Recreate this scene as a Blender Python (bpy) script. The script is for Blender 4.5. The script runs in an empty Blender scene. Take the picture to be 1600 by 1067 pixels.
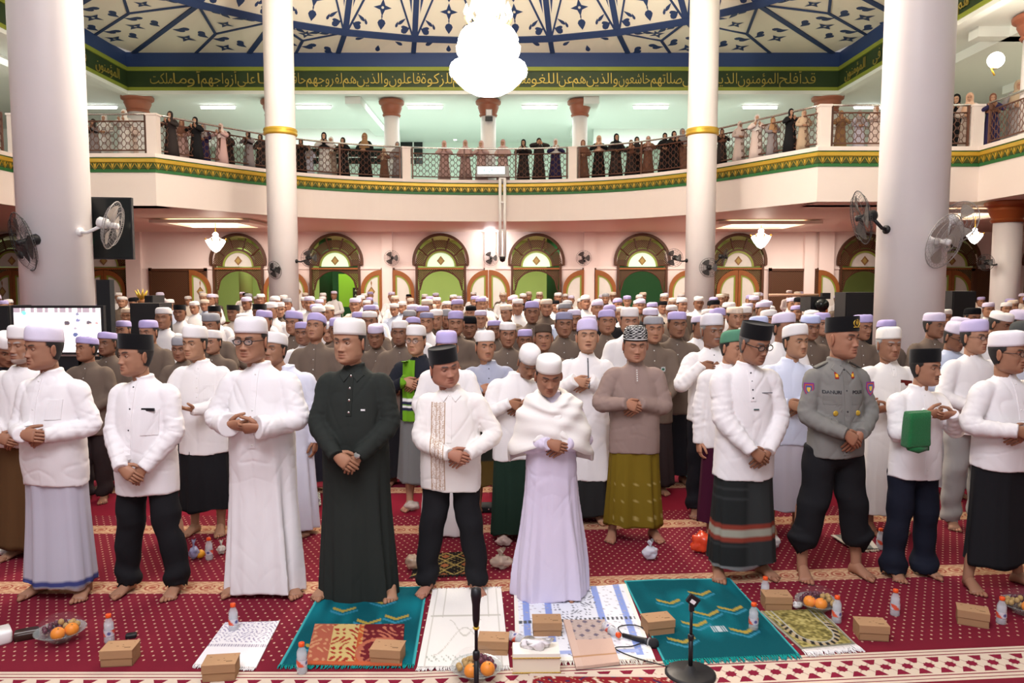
import bpy, math, random
import numpy as np
from mathutils import Vector, Matrix
from mathutils.bvhtree import BVHTree
random.seed(7); RNG = np.random.default_rng(11)
scene = bpy.context.scene
COL = scene.collection
pi = math.pi

# ------------------------------------------------------------------ camera, world, exposure, large lights
FPX = 1200.0; CAMH = 1.95; TILT = math.atan(93.5/FPX)
cd = bpy.data.cameras.new('camera'); cd.sensor_width = 36; cd.lens = 36*FPX/1600; cd.clip_end = 200
cam = bpy.data.objects.new('camera', cd); COL.objects.link(cam)
cam.location = (0, 0, CAMH); cam.rotation_euler = (pi/2-TILT, 0, 0); scene.camera = cam
vs = scene.view_settings
vs.view_transform = 'Standard'; vs.look = 'None'; vs.gamma = 1; vs.use_curve_mapping = False
vs.exposure = 0.0
wd = bpy.data.worlds.new('world'); scene.world = wd; wd.use_nodes = True
wd.node_tree.nodes['Background'].inputs[0].default_value = (1.0, .93, .9, 1)
wd.node_tree.nodes['Background'].inputs[1].default_value = .34

def area(name, loc, target, size, watts, color, size_y=None, spread=None):
    l = bpy.data.lights.new(name, 'AREA'); l.energy = watts; l.color = color; l.size = size
    if size_y: l.shape = 'RECTANGLE'; l.size_y = size_y
    if spread: l.spread = spread
    o = bpy.data.objects.new(name, l); COL.objects.link(o); o.location = loc
    d = Vector(target)-Vector(loc); o.rotation_euler = d.to_track_quat('-Z', 'Y').to_euler()
    return o
def point(name, loc, watts, color, r=.1):
    l = bpy.data.lights.new(name, 'POINT'); l.energy = watts; l.color = color; l.shadow_soft_size = r
    o = bpy.data.objects.new(name, l); COL.objects.link(o); o.location = loc
    return o
area('hall_light_near', (-1.2, .2, 6.8), (0, 5.8, .6), 3.6, 520, (.98, .95, 1.03))
area('camera_flash', (.2, -.3, 2.6), (0, 6, 1.1), .5, 30, (.97, .95, 1.0))
area('hall_light_centre', (-.6, 13, 8.6), (-.6, 13.5, 0), 9, 900, (1, .88, .78))
area('dome_fill_light', (-.7, 14.6, 6.2), (-.7, 14.6, 15), 4, 1500, (1, .93, .80))  # added unseen area light that brightens the dome; not part of the chandelier
area('gallery_light_far', (-.8, 28.5, 7.95), (-.8, 28.5, 0), 18, 560, (.93, 1, .95), 4)
area('gallery_light_near', (-15.5, 12, 7.95), (-15.5, 12, 0), 5, 560, (.94, 1, .97), 20)
area('gallery_light_east', (14.5, 12, 7.95), (14.5, 12, 0), 5, 620, (1, 1, .85), 20)
for i, x in enumerate((-11, -5.5, 0, 5.5, 11)):
    area('under_gallery_light', (x, 28, 3.85), (x, 28, 0), 3.2, 240, (1, .84, .72))
area('corridor_light', (-1, 33.8, 3.7), (-1, 34, 0), 26, 800, (.86, 1, .55), 2)

def ray(px, py):
    F = Vector((0, math.cos(TILT), -math.sin(TILT))); U = Vector((0, math.sin(TILT), math.cos(TILT)))
    return F + Vector(((px-800)/FPX, 0, 0)) - U*((py-533.5)/FPX)
def at(px, py, D):            # the point seen at a pixel, at distance D down the hall
    r = ray(px, py); return Vector((0, 0, CAMH)) + r*(D/r.y)
def ground(px, py, z=0):      # the point of the floor seen at a pixel
    r = ray(px, py); return Vector((0, 0, CAMH)) + r*((z-CAMH)/r.z)

# ------------------------------------------------------------------ mesh helpers
class MB:
    """collects shapes for ONE mesh object"""
    def __init__(s): s.v = []; s.f = []; s.c = []; s.n = 0; s.mi = []
    def add(s, v, f, col=None, mi=0):
        v = np.asarray(v, float).reshape(-1, 3); k = s.n
        s.v.append(v); s.n += len(v)
        s.f += [tuple(int(i)+k for i in q) for q in f]; s.mi += [mi]*len(f)
        if col is None: col = (1, 1, 1)
        c = np.asarray(col, float)
        if c.ndim == 1: c = np.tile(c, (len(v), 1))
        s.c.append(c); return s
    def xf(s, M):
        M = np.array(M); s.v = [v@M[:3, :3].T+M[:3, 3] for v in s.v]; return s
    def verts(s): return np.concatenate(s.v) if s.v else np.zeros((0, 3))
    def merge(s, o): 
        k = s.n; s.v += o.v; s.c += o.c; s.n += o.n; s.f += [tuple(i+k for i in q) for q in o.f]; s.mi += o.mi; return s
    # shapes
    def box(s, c, d, col=None, M=None, mi=0, taper=1.0, bevel=0):
        x, y, z = np.array(d)/2.
        v = np.array([[-x, -y, -z], [x, -y, -z], [x, y, -z], [-x, y, -z], [-x*taper, -y*taper, z], [x*taper, -y*taper, z], [x*taper, y*taper, z], [-x*taper, y*taper, z]])
        if M is not None: v = v@np.array(M)[:3, :3].T
        return s.add(v+np.array(c), [(0, 3, 2, 1), (4, 5, 6, 7), (0, 1, 5, 4), (1, 2, 6, 5), (2, 3, 7, 6), (3, 0, 4, 7)], col, mi)
    def tube(s, pts, r, n=8, col=None, cap=True, mi=0, flat=None, closed=False):
        pts = np.asarray(pts, float); m = len(pts); r = np.broadcast_to(np.asarray(r, float), (m,)) if np.ndim(r) < 2 else np.asarray(r, float)
        v = tube_rings(pts, r, n, flat, closed)
        return s.loft(v, col, cap and not closed, cap and not closed, mi, closed)
    def loft(s, R, col=None, cap0=True, cap1=True, mi=0, closed=False):
        m, n = R.shape[:2]; f = []
        for i in range(m if closed else m-1):
            a = i*n; b = ((i+1) % m)*n
            f += [(a+j, a+(j+1) % n, b+(j+1) % n, b+j) for j in range(n)]
        if cap0: f.append(tuple(range(n-1, -1, -1)))
        if cap1: f.append(tuple((m-1)*n+j for j in range(n)))
        if col is not None and np.ndim(col) == 3: col = np.asarray(col).reshape(-1, 3)
        return s.add(R.reshape(-1, 3), f, col, mi)
    def lathe(s, prof, n=24, c=(0, 0, 0), col=None, cap=True, mi=0):
        a = np.arange(n)*2*pi/n
        R = np.array([[[r*math.cos(t)+c[0], r*math.sin(t)+c[1], z+c[2]] for t in a] for r, z in prof])
        return s.loft(R, col, cap, cap, mi)
    def ball(s, c, r, nu=10, nv=7, col=None, mi=0):
        r = np.broadcast_to(np.asarray(r, float), (3,)); v = []; f = []
        v.append((0, 0, -1))
        for i in range(1, nv):
            p = -pi/2+pi*i/nv
            for j in range(nu): v.append((math.cos(p)*math.cos(2*pi*j/nu), math.cos(p)*math.sin(2*pi*j/nu), math.sin(p)))
        v.append((0, 0, 1)); L = len(v)-1
        for j in range(nu):
            f.append((0, 1+(j+1) % nu, 1+j)); b = 1+(nv-2)*nu; f.append((b+j, b+(j+1) % nu, L))
            for i in range(nv-2):
                a = 1+i*nu; f.append((a+j, a+(j+1) % nu, a+nu+(j+1) % nu, a+nu+j))
        return s.add(np.array(v)*r+np.array(c), f, col, mi)
    def grid(s, P, col=None, mi=0):
        P = np.asarray(P); m, n = P.shape[:2]
        f = [(i*n+j, i*n+j+1, (i+1)*n+j+1, (i+1)*n+j) for i in range(m-1) for j in range(n-1)]
        if col is not None and np.ndim(col) == 3: col = np.asarray(col).reshape(-1, 3)
        return s.add(P.reshape(-1, 3), f, col, mi)
    def prism(s, poly, d0, d1, axis='y', col=None, mi=0):
        """a convex outline in (x, z) pulled from y=d0 to y=d1 (axis y), or in (x, y) from z=d0 to d1 (axis z)"""
        n = len(poly)
        if axis == 'y': a = [(x, d0, z) for x, z in poly]+[(x, d1, z) for x, z in poly]
        else: a = [(x, y, d0) for x, y in poly]+[(x, y, d1) for x, y in poly]
        f = [tuple(range(n)), tuple(range(2*n-1, n-1, -1))]+[(i, i+n, (i+1) % n+n, (i+1) % n) for i in range(n)]
        return s.add(a, f, col, mi)
    def build(s, name, mat, parent=None, smooth=True, loc=None, angle=None):
        me = bpy.data.meshes.new(name)
        V = s.verts(); me.from_pydata(V.tolist(), [], s.f)
        C = np.ones((len(V), 4), np.float32); C[:, :3] = np.concatenate(s.c)
        at_ = me.color_attributes.new('Col', 'FLOAT_COLOR', 'POINT'); at_.data.foreach_set('color', C.ravel())
        for m in (mat if isinstance(mat, (list, tuple)) else [mat]): me.materials.append(m)
        if any(s.mi): me.polygons.foreach_set('material_index', s.mi)
        if smooth: me.shade_smooth() if angle is None else (me.shade_smooth(), me.set_sharp_from_angle(angle=angle))
        return link(name, me, parent, loc)

def link(name, me, parent=None, loc=None):
    o = bpy.data.objects.new(name, me); COL.objects.link(o)
    if parent is not None: o.parent = parent
    if loc is not None: o.location = loc
    return o
def clone(o, parent=None, loc=None, rz=None):
    c = o.copy(); COL.objects.link(c)
    c.parent = parent
    if loc is not None: c.location = loc
    if rz is not None: c.rotation_euler = (0, 0, rz)
    return c
KIDS = {}
def tree(o, loc, rz=None, label=None, group=None, scale=None):   # a copy of a thing with its parts and sub-parts
    c = clone(o, None, loc, rz)
    if label: c['label'] = label
    if group: c['group'] = group
    if scale: c.scale = (scale,)*3
    for k in o.children:
        d = clone(k, c)
        for g in k.children: clone(g, d)
    return c
def thing(name, label, cat, loc=(0, 0, 0), rz=0, group=None):
    o = bpy.data.objects.new(name, None); COL.objects.link(o); o.location = loc; o.rotation_euler = (0, 0, rz); o.empty_display_size = .1
    return tag(o, label, cat, group)
def tag(o, label, cat, group=None):
    o['label'] = label; o['category'] = cat
    if group: o['group'] = group
    return o
def struct(o): o['kind'] = 'structure'; return o
def stuff(o): o['kind'] = 'stuff'; return o

def tube_rings(pts, r, n, flat=None, closed=False):
    m = len(pts); T = np.gradient(pts, axis=0) if not closed else np.roll(pts, -1, 0)-np.roll(pts, 1, 0)
    T /= np.linalg.norm(T, axis=1)[:, None]+1e-12
    up = np.array([0, 0, 1.]) if abs(T[0][2]) < .9 else np.array([0, 1., 0])
    if flat is not None: up = np.asarray(flat, float)
    A = np.cross(up, T[0]); A /= np.linalg.norm(A); out = []
    a = np.arange(n)*2*pi/n; ca, sa = np.cos(a), np.sin(a)
    for i in range(m):
        A = A-T[i]*A.dot(T[i]); A /= np.linalg.norm(A); B = np.cross(T[i], A)
        ra, rb = (r[i], r[i]) if np.ndim(r) == 1 else r[i]
        out.append(pts[i]+np.outer(ca*ra, A)+np.outer(sa*rb, B))
    return np.array(out)
def sm(a, b, x): t = np.clip((x-a)/(b-a), 0, 1); return t*t*(3-2*t)
def G(x, c, s): return np.exp(-((x-c)/s)**2)
def lerp(a, b, t): return a+(b-a)*t
_lat = np.random.default_rng(3).random((32, 32, 32))*2-1
def noise(P):
    P = np.asarray(P, float); i = np.floor(P).astype(int); f = P-i; f = f*f*(3-2*f); r = 0
    for a in (0, 1):
        for b in (0, 1):
            for c in (0, 1):
                w = (f[:, 0] if a else 1-f[:, 0])*(f[:, 1] if b else 1-f[:, 1])*(f[:, 2] if c else 1-f[:, 2])
                r = r+w*_lat[(i[:, 0]+a) % 32, (i[:, 1]+b) % 32, (i[:, 2]+c) % 32]
    return r
def spline(P, n):
    """points along a smooth curve through P"""
    P = np.asarray(P, float); Q = np.vstack([2*P[0]-P[1], P, 2*P[-1]-P[-2]]); out = []
    for i in range(len(P)-1):
        p0, p1, p2, p3 = Q[i:i+4]
        for k in range(n):
            t = k/n; out.append(.5*(2*p1+(p2-p0)*t+(2*p0-5*p1+4*p2-p3)*t*t+(3*p1-p0-3*p2+p3)*t**3))
    out.append(P[-1]); return np.array(out)

# ------------------------------------------------------------------ materials
class N:
    """a number inside a node tree, so that patterns can be written as sums"""
    def __init__(s, nt, k): s.nt = nt; s.k = k
    def op(s, o, *a):
        n = s.nt.nodes.new('ShaderNodeMath'); n.operation = o
        for i, q in enumerate((s,)+a):
            if isinstance(q, N): s.nt.links.new(q.k, n.inputs[i])
            else: n.inputs[i].default_value = q
        return N(s.nt, n.outputs[0])
    def __add__(s, o): return s.op('ADD', o)
    def __sub__(s, o): return s.op('SUBTRACT', o)
    def __mul__(s, o): return s.op('MULTIPLY', o)
    def __truediv__(s, o): return s.op('DIVIDE', o)
    def lt(s, o): return s.op('LESS_THAN', o)
    def gt(s, o): return s.op('GREATER_THAN', o)
    def abs(s): return s.op('ABSOLUTE')
    def mod(s, o): return s.op('FLOORED_MODULO', o)
    def max(s, o): return s.op('MAXIMUM', o)
    def min(s, o): return s.op('MINIMUM', o)
    def sin(s): return s.op('SINE')
    def floor(s): return s.op('FLOOR')
    def pow(s, o): return s.op('POWER', o)
def coords(nt, kind='Object'):
    tc = nt.nodes.new('ShaderNodeTexCoord'); sp = nt.nodes.new('ShaderNodeSeparateXYZ'); nt.links.new(tc.outputs[kind], sp.inputs[0])
    return [N(nt, sp.outputs[i]) for i in range(3)]
def colr(nt, c):
    n = nt.nodes.new('ShaderNodeRGB'); n.outputs[0].default_value = (*c, 1); return n.outputs[0]
def mix(nt, a, b, fac):
    n = nt.nodes.new('ShaderNodeMix'); n.data_type = 'RGBA'
    for i, q in ((6, a), (7, b)):
        if isinstance(q, tuple): n.inputs[i].default_value = (*q, 1)
        else: nt.links.new(q, n.inputs[i])
    if isinstance(fac, N): nt.links.new(fac.k, n.inputs[0])
    elif isinstance(fac, float): n.inputs[0].default_value = fac
    else: nt.links.new(fac, n.inputs[0])
    return n.outputs[2]
def ntex(nt, scale, detail=2, vec=None, dist=0):
    n = nt.nodes.new('ShaderNodeTexNoise'); n.inputs['Scale'].default_value = scale; n.inputs['Detail'].default_value = detail; n.inputs['Distortion'].default_value = dist
    if vec is None:
        tc = nt.nodes.new('ShaderNodeTexCoord'); vec = tc.outputs['Object']
    nt.links.new(vec, n.inputs['Vector']); return N(nt, n.outputs['Fac'])
def mat(name, color=None, rough=.7, metal=0, attr=False, objcol=False, bump=None, var=None, emit=None, trans=0, spec=.4, alpha=None, pattern=None, sheen=0, subs=0):
    m = bpy.data.materials.new(name); m.use_nodes = True; nt = m.node_tree; b = nt.nodes['Principled BSDF']
    b.inputs['Roughness'].default_value = rough; b.inputs['Metallic'].default_value = metal; b.inputs['Specular IOR Level'].default_value = spec
    if sheen: b.inputs['Sheen Weight'].default_value = sheen
    if subs: b.inputs['Subsurface Weight'].default_value = subs; b.inputs['Subsurface Radius'].default_value = (.02, .008, .005)
    src = None
    if pattern: src = pattern(nt)
    elif attr:
        a = nt.nodes.new('ShaderNodeAttribute'); a.attribute_name = 'Col'; src = a.outputs['Color']
    elif objcol:
        a = nt.nodes.new('ShaderNodeObjectInfo'); src = a.outputs['Color']
    if var:
        base = src if src is not None else colr(nt, color); dk = nt.nodes.new('ShaderNodeMix'); dk.data_type = 'RGBA'; dk.blend_type = 'MULTIPLY'
        dk.inputs[0].default_value = 1; nt.links.new(base, dk.inputs[6])
        rmp = ntex(nt, var[0], 3)*(2*var[1])+(1-var[1]); cmb = nt.nodes.new('ShaderNodeCombineColor')
        for i in range(3): nt.links.new(rmp.k, cmb.inputs[i])
        nt.links.new(cmb.outputs[0], dk.inputs[7]); src = dk.outputs[2]
    if src is not None: nt.links.new(src, b.inputs['Base Color'])
    elif color: b.inputs['Base Color'].default_value = (*color, 1)
    if emit:
        b.inputs['Emission Strength'].default_value = emit
        if src is not None: nt.links.new(src, b.inputs['Emission Color'])
        else: b.inputs['Emission Color'].default_value = (*color, 1)
    if trans: b.inputs['Transmission Weight'].default_value = trans; b.inputs['IOR'].default_value = 1.3
    if bump:
        bm = nt.nodes.new('ShaderNodeBump'); bm.inputs['Strength'].default_value = bump[1]; bm.inputs['Distance'].default_value = bump[2] if len(bump) > 2 else .01
        nt.links.new(ntex(nt, bump[0], 4).k, bm.inputs['Height']); nt.links.new(bm.outputs[0], b.inputs['Normal'])
    if alpha is not None:
        if callable(alpha): nt.links.new(alpha(nt).k, b.inputs['Alpha'])
        else: b.inputs['Alpha'].default_value = alpha
    return m
# ------------------------------------------------------------------ materials of the hall
M = {}
M['column'] = mat('column_paint', (.83, .79, .79), .45, bump=(9, .15, .004), var=(1.2, .05))
M['peach'] = mat('peach_wall_paint', (.87, .78, .74), .7, bump=(30, .08), var=(.7, .05))
M['fascia'] = mat('fascia_paint', (.88, .79, .75), .65, bump=(20, .1), var=(.6, .04))
M['ceil'] = mat('ceiling_paint', (.82, .86, .82), .8, bump=(8, .05))
M['soffit'] = mat('soffit_paint', (.80, .72, .63), .55, bump=(8, .08))
M['cream'] = mat('dome_plaster', (.80, .76, .63), .7, bump=(3, .1), var=(.5, .06))
M['blue'] = mat('royal_blue_paint', (.022, .050, .155), .55)
M['navy'] = mat('navy_motif_paint', (.02, .045, .13), .6)
M['green'] = mat('deep_green_paint', (.03, .16, .045), .5)
M['panel'] = mat('calligraphy_panel_green', (.025, .05, .016), .45, bump=(40, .3))
M['lime'] = mat('olive_moulding_paint', (.25, .30, .035), .5)
M['gold'] = mat('gold_paint', (.62, .40, .05), .38, .35)
M['goldt'] = mat('gold_lettering', (.55, .44, .10), .3, .6)
M['goldb'] = mat('gold_ornament_ground', (.055, .085, .018), .5, bump=(60, .8, .02))
M['terra'] = mat('terracotta_capital_paint', (.34, .115, .065), .5)
M['bronze'] = mat('bronze_capital_paint', (.36, .10, .03), .3, .3)
M['rail'] = mat('brown_railing_paint', (.13, .055, .035), .4)
M['chrome'] = mat('steel_rail', (.62, .60, .56), .22, .9)
M['wood'] = mat('carved_wood', (.28, .10, .025), .45, var=(6, .25))
M['woodd'] = mat('dark_carved_wood', (.085, .035, .016), .5, var=(6, .25))
M['gpaint'] = mat('pale_green_paint', (.52, .66, .28), .7, var=(.8, .08))
M['gpale'] = mat('mint_wall_paint', (.68, .78, .70), .7)
M['gdark'] = mat('dark_green_paint', (.02, .10, .05), .5)
M['black'] = mat('black_plastic', (.012, .012, .014), .45)
M['blackr'] = mat('black_matt_cloth', (.015, .015, .017), .9)
M['white'] = mat('white_plastic', (.88, .87, .86), .4)
M['grey'] = mat('grey_plastic', (.34, .33, .33), .4)
M['tube'] = mat('fluorescent_tube', (.95, 1, .98), emit=9)
M['lamp'] = mat('lamp_glow', (1, .93, .82), emit=16)
M['lampw'] = mat('warm_tray_glow', (1, .74, .5), emit=2.6)
M['crystal'] = mat('glowing_crystal', (1, .93, .85), .1, emit=7)
M['night'] = mat('night_window', (.01, .012, .012), .15)
M['glass'] = mat('frosted_leaf_glass', (.70, .73, .68), .25, var=(3, .12))
M['fan_glass'] = mat('glowing_fan_glass', (.66, .92, .66), .3, emit=.45)  # own emission stands in for light coming through from behind
M['oct'] = mat('stained_glass_yellow', (.42, .33, .10), .3)
M['oct2'] = mat('stained_glass_brown', (.28, .17, .07), .3)
M['leadg'] = mat('green_glass_edge', (.26, .36, .06), .4)
def lattice_alpha(nt):
    x, y, z = coords(nt); p = .085
    a = ((x+z)/p).mod(1.0)-.5; b = ((x-z)/p).mod(1.0)-.5
    return (a.abs().max(b.abs())).gt(.21)
M['lattice'] = mat('pierced_wood_lattice', (.095, .042, .018), .6, alpha=lattice_alpha)

# ------------------------------------------------------------------ floor: long carpets with woven borders
ROWS = [3.72, 4.68, 5.78, 6.93, 8.08, 9.23, 10.38]   # near edge of each border strip
def carpet(nt):
    x, y, z = coords(nt); v = y-(x+.5).max(0)*.085
    red = mix(nt, (.135, .010, .022), (.20, .015, .032), ntex(nt, 1.3, 4))
    # light dots in slanting lines
    u = x/.056; w = v/.047; row = w.floor(); du = ((u+row*.5).mod(1.0)-.5)*.056; dv = (w.mod(1.0)-.5)*.047
    dots = (du*du+dv*dv*.7).lt(.0000400)*(v.lt(6.3))*(v.gt(3.80))
    c = mix(nt, red, (.62, .42, .30), dots*(ntex(nt, 40, 1)*.6+.5).min(1))
    # plain brighter carpet further back
    c = mix(nt, c, (.21, .010, .026), v.gt(6.28)*(v.lt(6.93)))
    # woven borders between the rows
    per = 1.15; q = (v-4.68+per*20).mod(per)
    inb = q.lt(.19)*v.gt(4.5)
    e = (q-.095).abs(); uu = (x/.118).mod(1.0)-.5
    ros = (uu*uu*.0139+e*e).lt(.0024)*((uu*uu*.0139+e*e).gt(.0009)) if False else None
    r2 = uu*uu*.0139+e*e
    med = r2.lt(.00235)*(r2.gt(.00125)).max(r2.lt(.0005)); petal = ((uu*12).sin()*(e*130).sin()).gt(.15)
    lines = e.gt(.066)*e.lt(.078)
    b = mix(nt, (.50, .33, .20), (.30, .085, .055), (med*(ntex(nt, 60, 1).gt(.36))).max(lines*.6).max(petal*.45))
    c = mix(nt, c, b, inb)
    # cream front border with red stars
    f = v-3.56; fin = f.lt(.15)*f.gt(-.16); fe = (f+.005).abs()
    k = (x/.115).mod(1.0)-.5; k2 = (x/.115+.5).mod(1.0)-.5
    star = ((k*.115).abs().max(fe)).lt(.022).max(((k*.115).abs()+fe).lt(.031))
    hour = (k2*.115).abs().lt((fe-.012).max(0)*.55)*(fe.gt(.028))*(fe.lt(.078))
    edge = fe.gt(.095)*fe.lt(.104)+fe.gt(.128)*fe.lt(.135)
    zig = (((k*.115).abs()-fe*.6-.012).abs().lt(.005))*fe.lt(.09)
    fb = mix(nt, (.62, .52, .42), (.20, .012, .035), star.max(hour).max(edge).max(zig*.35))
    c = mix(nt, c, fb, fin)
    return c
M['carpet'] = mat('woven_red_carpet', rough=.95, spec=.1, pattern=carpet, bump=(180, .3, .004))
b = MB(); b.box((0, 17, -.05), (50, 46, .1)); struct(b.build('floor', M['carpet'], smooth=False))

# ------------------------------------------------------------------ tall round pillars
def pillar(px, D, r, label, ring=None, ztop=12.5):
    X = at(px, 440, D).x
    t = thing('round_pillar', label, 'pillar', (X, D, 0), group='white pillars under the dome')
    b = MB(); b.lathe([(r*1.0, 0), (r, 5), (r*.985, ztop)], 48); b.build('shaft', M['column'], t)
    b = MB(); b.lathe([(r+.05, 0), (r+.05, .18), (r+.01, .24)], 48); b.build('plinth', M['column'], t)
    if ring:
        b = MB(); b.lathe([(r, ring-.09), (r+.035, ring-.08), (r+.05, ring-.03), (r+.03, ring), (r+.05, ring+.03), (r+.035, ring+.08), (r, ring+.09)], 48, cap=False)
        b.build('gold_collar', M['gold'], t)
    return t
zr = at(442, 207, 20).z
P_OL = pillar(90, 9.1, .385, 'thick white round pillar with two wall fans behind the bright screen')
P_OR = pillar(1421, 9.1, .375, 'thick white round pillar with two wall fans, behind the green-towel man')
P_IL = pillar(443.5, 20, .375, 'white round pillar with a gold collar, one arch left of the chandelier', zr)
P_IR = pillar(1093, 20, .372, 'white round pillar with a gold collar, right of the chandelier', zr)

# ------------------------------------------------------------------ balcony
PATH = [(-12.9, -2.0), (-12.9, 20.1), (-9.2, 20.1), (-7.5, 22.5), (-6.4, 23.6), (-5.2, 24.35), (-3.9, 24.85), (-2.3, 25.2), (-.5, 25.3), (1.2, 25.15), (2.6, 24.75), (3.8, 24.1), (4.8, 23.2), (5.7, 22.1), (7.5, 19.1), (11.45, 19.1), (11.45, -2.0)]
PATH = np.array(PATH)
arc = spline(PATH[2:15], 4); FULL = np.vstack([PATH[:2], arc, PATH[15:]])
def normals(P):
    T = np.diff(P, axis=0); T /= np.linalg.norm(T, axis=1)[:, None]; Nn = np.stack([T[:, 1], -T[:, 0]], 1)
    out = np.empty_like(P); out[0] = Nn[0]; out[-1] = Nn[-1]
    for i in range(1, len(P)-1):
        m = Nn[i-1]+Nn[i]; m /= np.linalg.norm(m); out[i] = m/max(.35, m.dot(Nn[i]))
    return out
def sweep(b, P, prof, col=None):
    """a closed profile of (offset towards the hall, height) carried along P"""
    Nn = normals(P); R = np.array([[(p[0]+n[0]*o, p[1]+n[1]*o, z) for o, z in prof] for p, n in zip(P, Nn)])
    return b.loft(R, col)
def seg_len(P): return np.concatenate([[0], np.cumsum(np.linalg.norm(np.diff(P, axis=0), axis=1))])
def along(P, s):
    L = seg_len(P); i = int(np.clip(np.searchsorted(L, s)-1, 0, len(P)-2)); t = (s-L[i])/(L[i+1]-L[i]); d = P[i+1]-P[i]
    return P[i]+d*t, math.atan2(d[1], d[0])
ZS = 5.24
b = MB(); sweep(b, FULL, [(.06, ZS-.10), (.06, ZS), (-.45, ZS), (-.45, ZS-.10)]); struct(b.build('trim_1', M['fascia'], smooth=False))
b = MB(); sweep(b, FULL, [(0, 3.91), (0, ZS-.10), (-.02, ZS-.10), (-.02, 3.91)]); bal = struct(b.build('wall_balcony', M['fascia'], smooth=False))
b = MB(); sweep(b, FULL, [(.02, 4.76), (.03, ZS-.10), (.001, ZS-.10), (.001, 4.76)]); b.build('green_ground', M['green'], bal, False)
b = MB(); sweep(b, FULL, [(.025, 5.0), (.055, 5.02), (.055, 5.10), (.025, 5.12)]); b.build('gold_strip', M['gold'], bal, False)
b = MB(); sweep(b, FULL, [(.024, 4.84), (.034, 4.85), (.034, 4.99), (.024, 5.0)]); b.build('ornament_ground', M['goldb'], bal, False)
# lotus motifs, one by one
def lotus():
    b = MB(); h = .085; w = .104
    for s in (-1, 1):
        b.prism([(0, -h), (.012, -h+.012), (s*w*.95, h*.55), (s*w, h)] if s > 0 else [(0, -h), (s*w, h), (s*w*.95, h*.55), (-.012, -h+.012)], -.012, 0, 'y')
        b.prism([(s*.0, -.02), (s*.03, .02), (s*.038, h), (s*.02, h)][::s], -.010, 0, 'y')
    b.prism([(0, -.048), (.026, 0), (.02, .035), (0, .06), (-.02, .035), (-.026, 0)], -.014, 0, 'y')
    return b
s0, s1 = seg_len(FULL)[1]-2.5, seg_len(FULL)[-2]+2.4; n = int((s1-s0)/.226); lo = None
for i in range(n):
    p, a = along(FULL, s0+(i+.5)*(s1-s0)/n)
    if lo is None: lo = lotus().build('lotus_motif', M['gold'], bal, False); o = lo
    else: o = clone(lo, bal)
    nx, ny = math.sin(a), -math.cos(a)
    o.location = (p[0]+nx*.035, p[1]+ny*.035, 4.91); o.rotation_euler = (0, 0, a)
# slab (floor of the gallery, ceiling of the aisle below)
b = MB()
def strip(b, P, yb, z0, z1):
    v = []; f = []
    for i, (x, y) in enumerate(P): v += [(x, y, z0), (x, yb, z0), (x, y, z1), (x, yb, z1)]
    for i in range(len(P)-1):
        k = i*4; f += [(k, k+1, k+5, k+4), (k+2, k+6, k+7, k+3)]
    b.add(v, f)
strip(b, arc, 42, 3.93, 5.22)
for x0, x1 in ((-24, -9.2), (7.5, 24)): b.box(((x0+x1)/2, 31.07, 4.575), (x1-x0, 21.86, 1.29))
b.box((-18.5, 9, 4.575), (11.1, 22.2, 1.29)); b.box((17.75, 8.5, 4.575), (12.5, 21.2, 1.29))
b.box((-11.0, 20.6, 4.575), (3.6, .9, 1.29)); b.box((9.6, 19.9, 4.575), (3.9, 1.5, 1.29))
struct(b.build('ceiling_lower', M['soffit'], smooth=False))
b = MB(); strip(b, arc, 42, 5.225, 5.24); struct(b.build('floor_gallery', M['gpale'], smooth=False))

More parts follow.
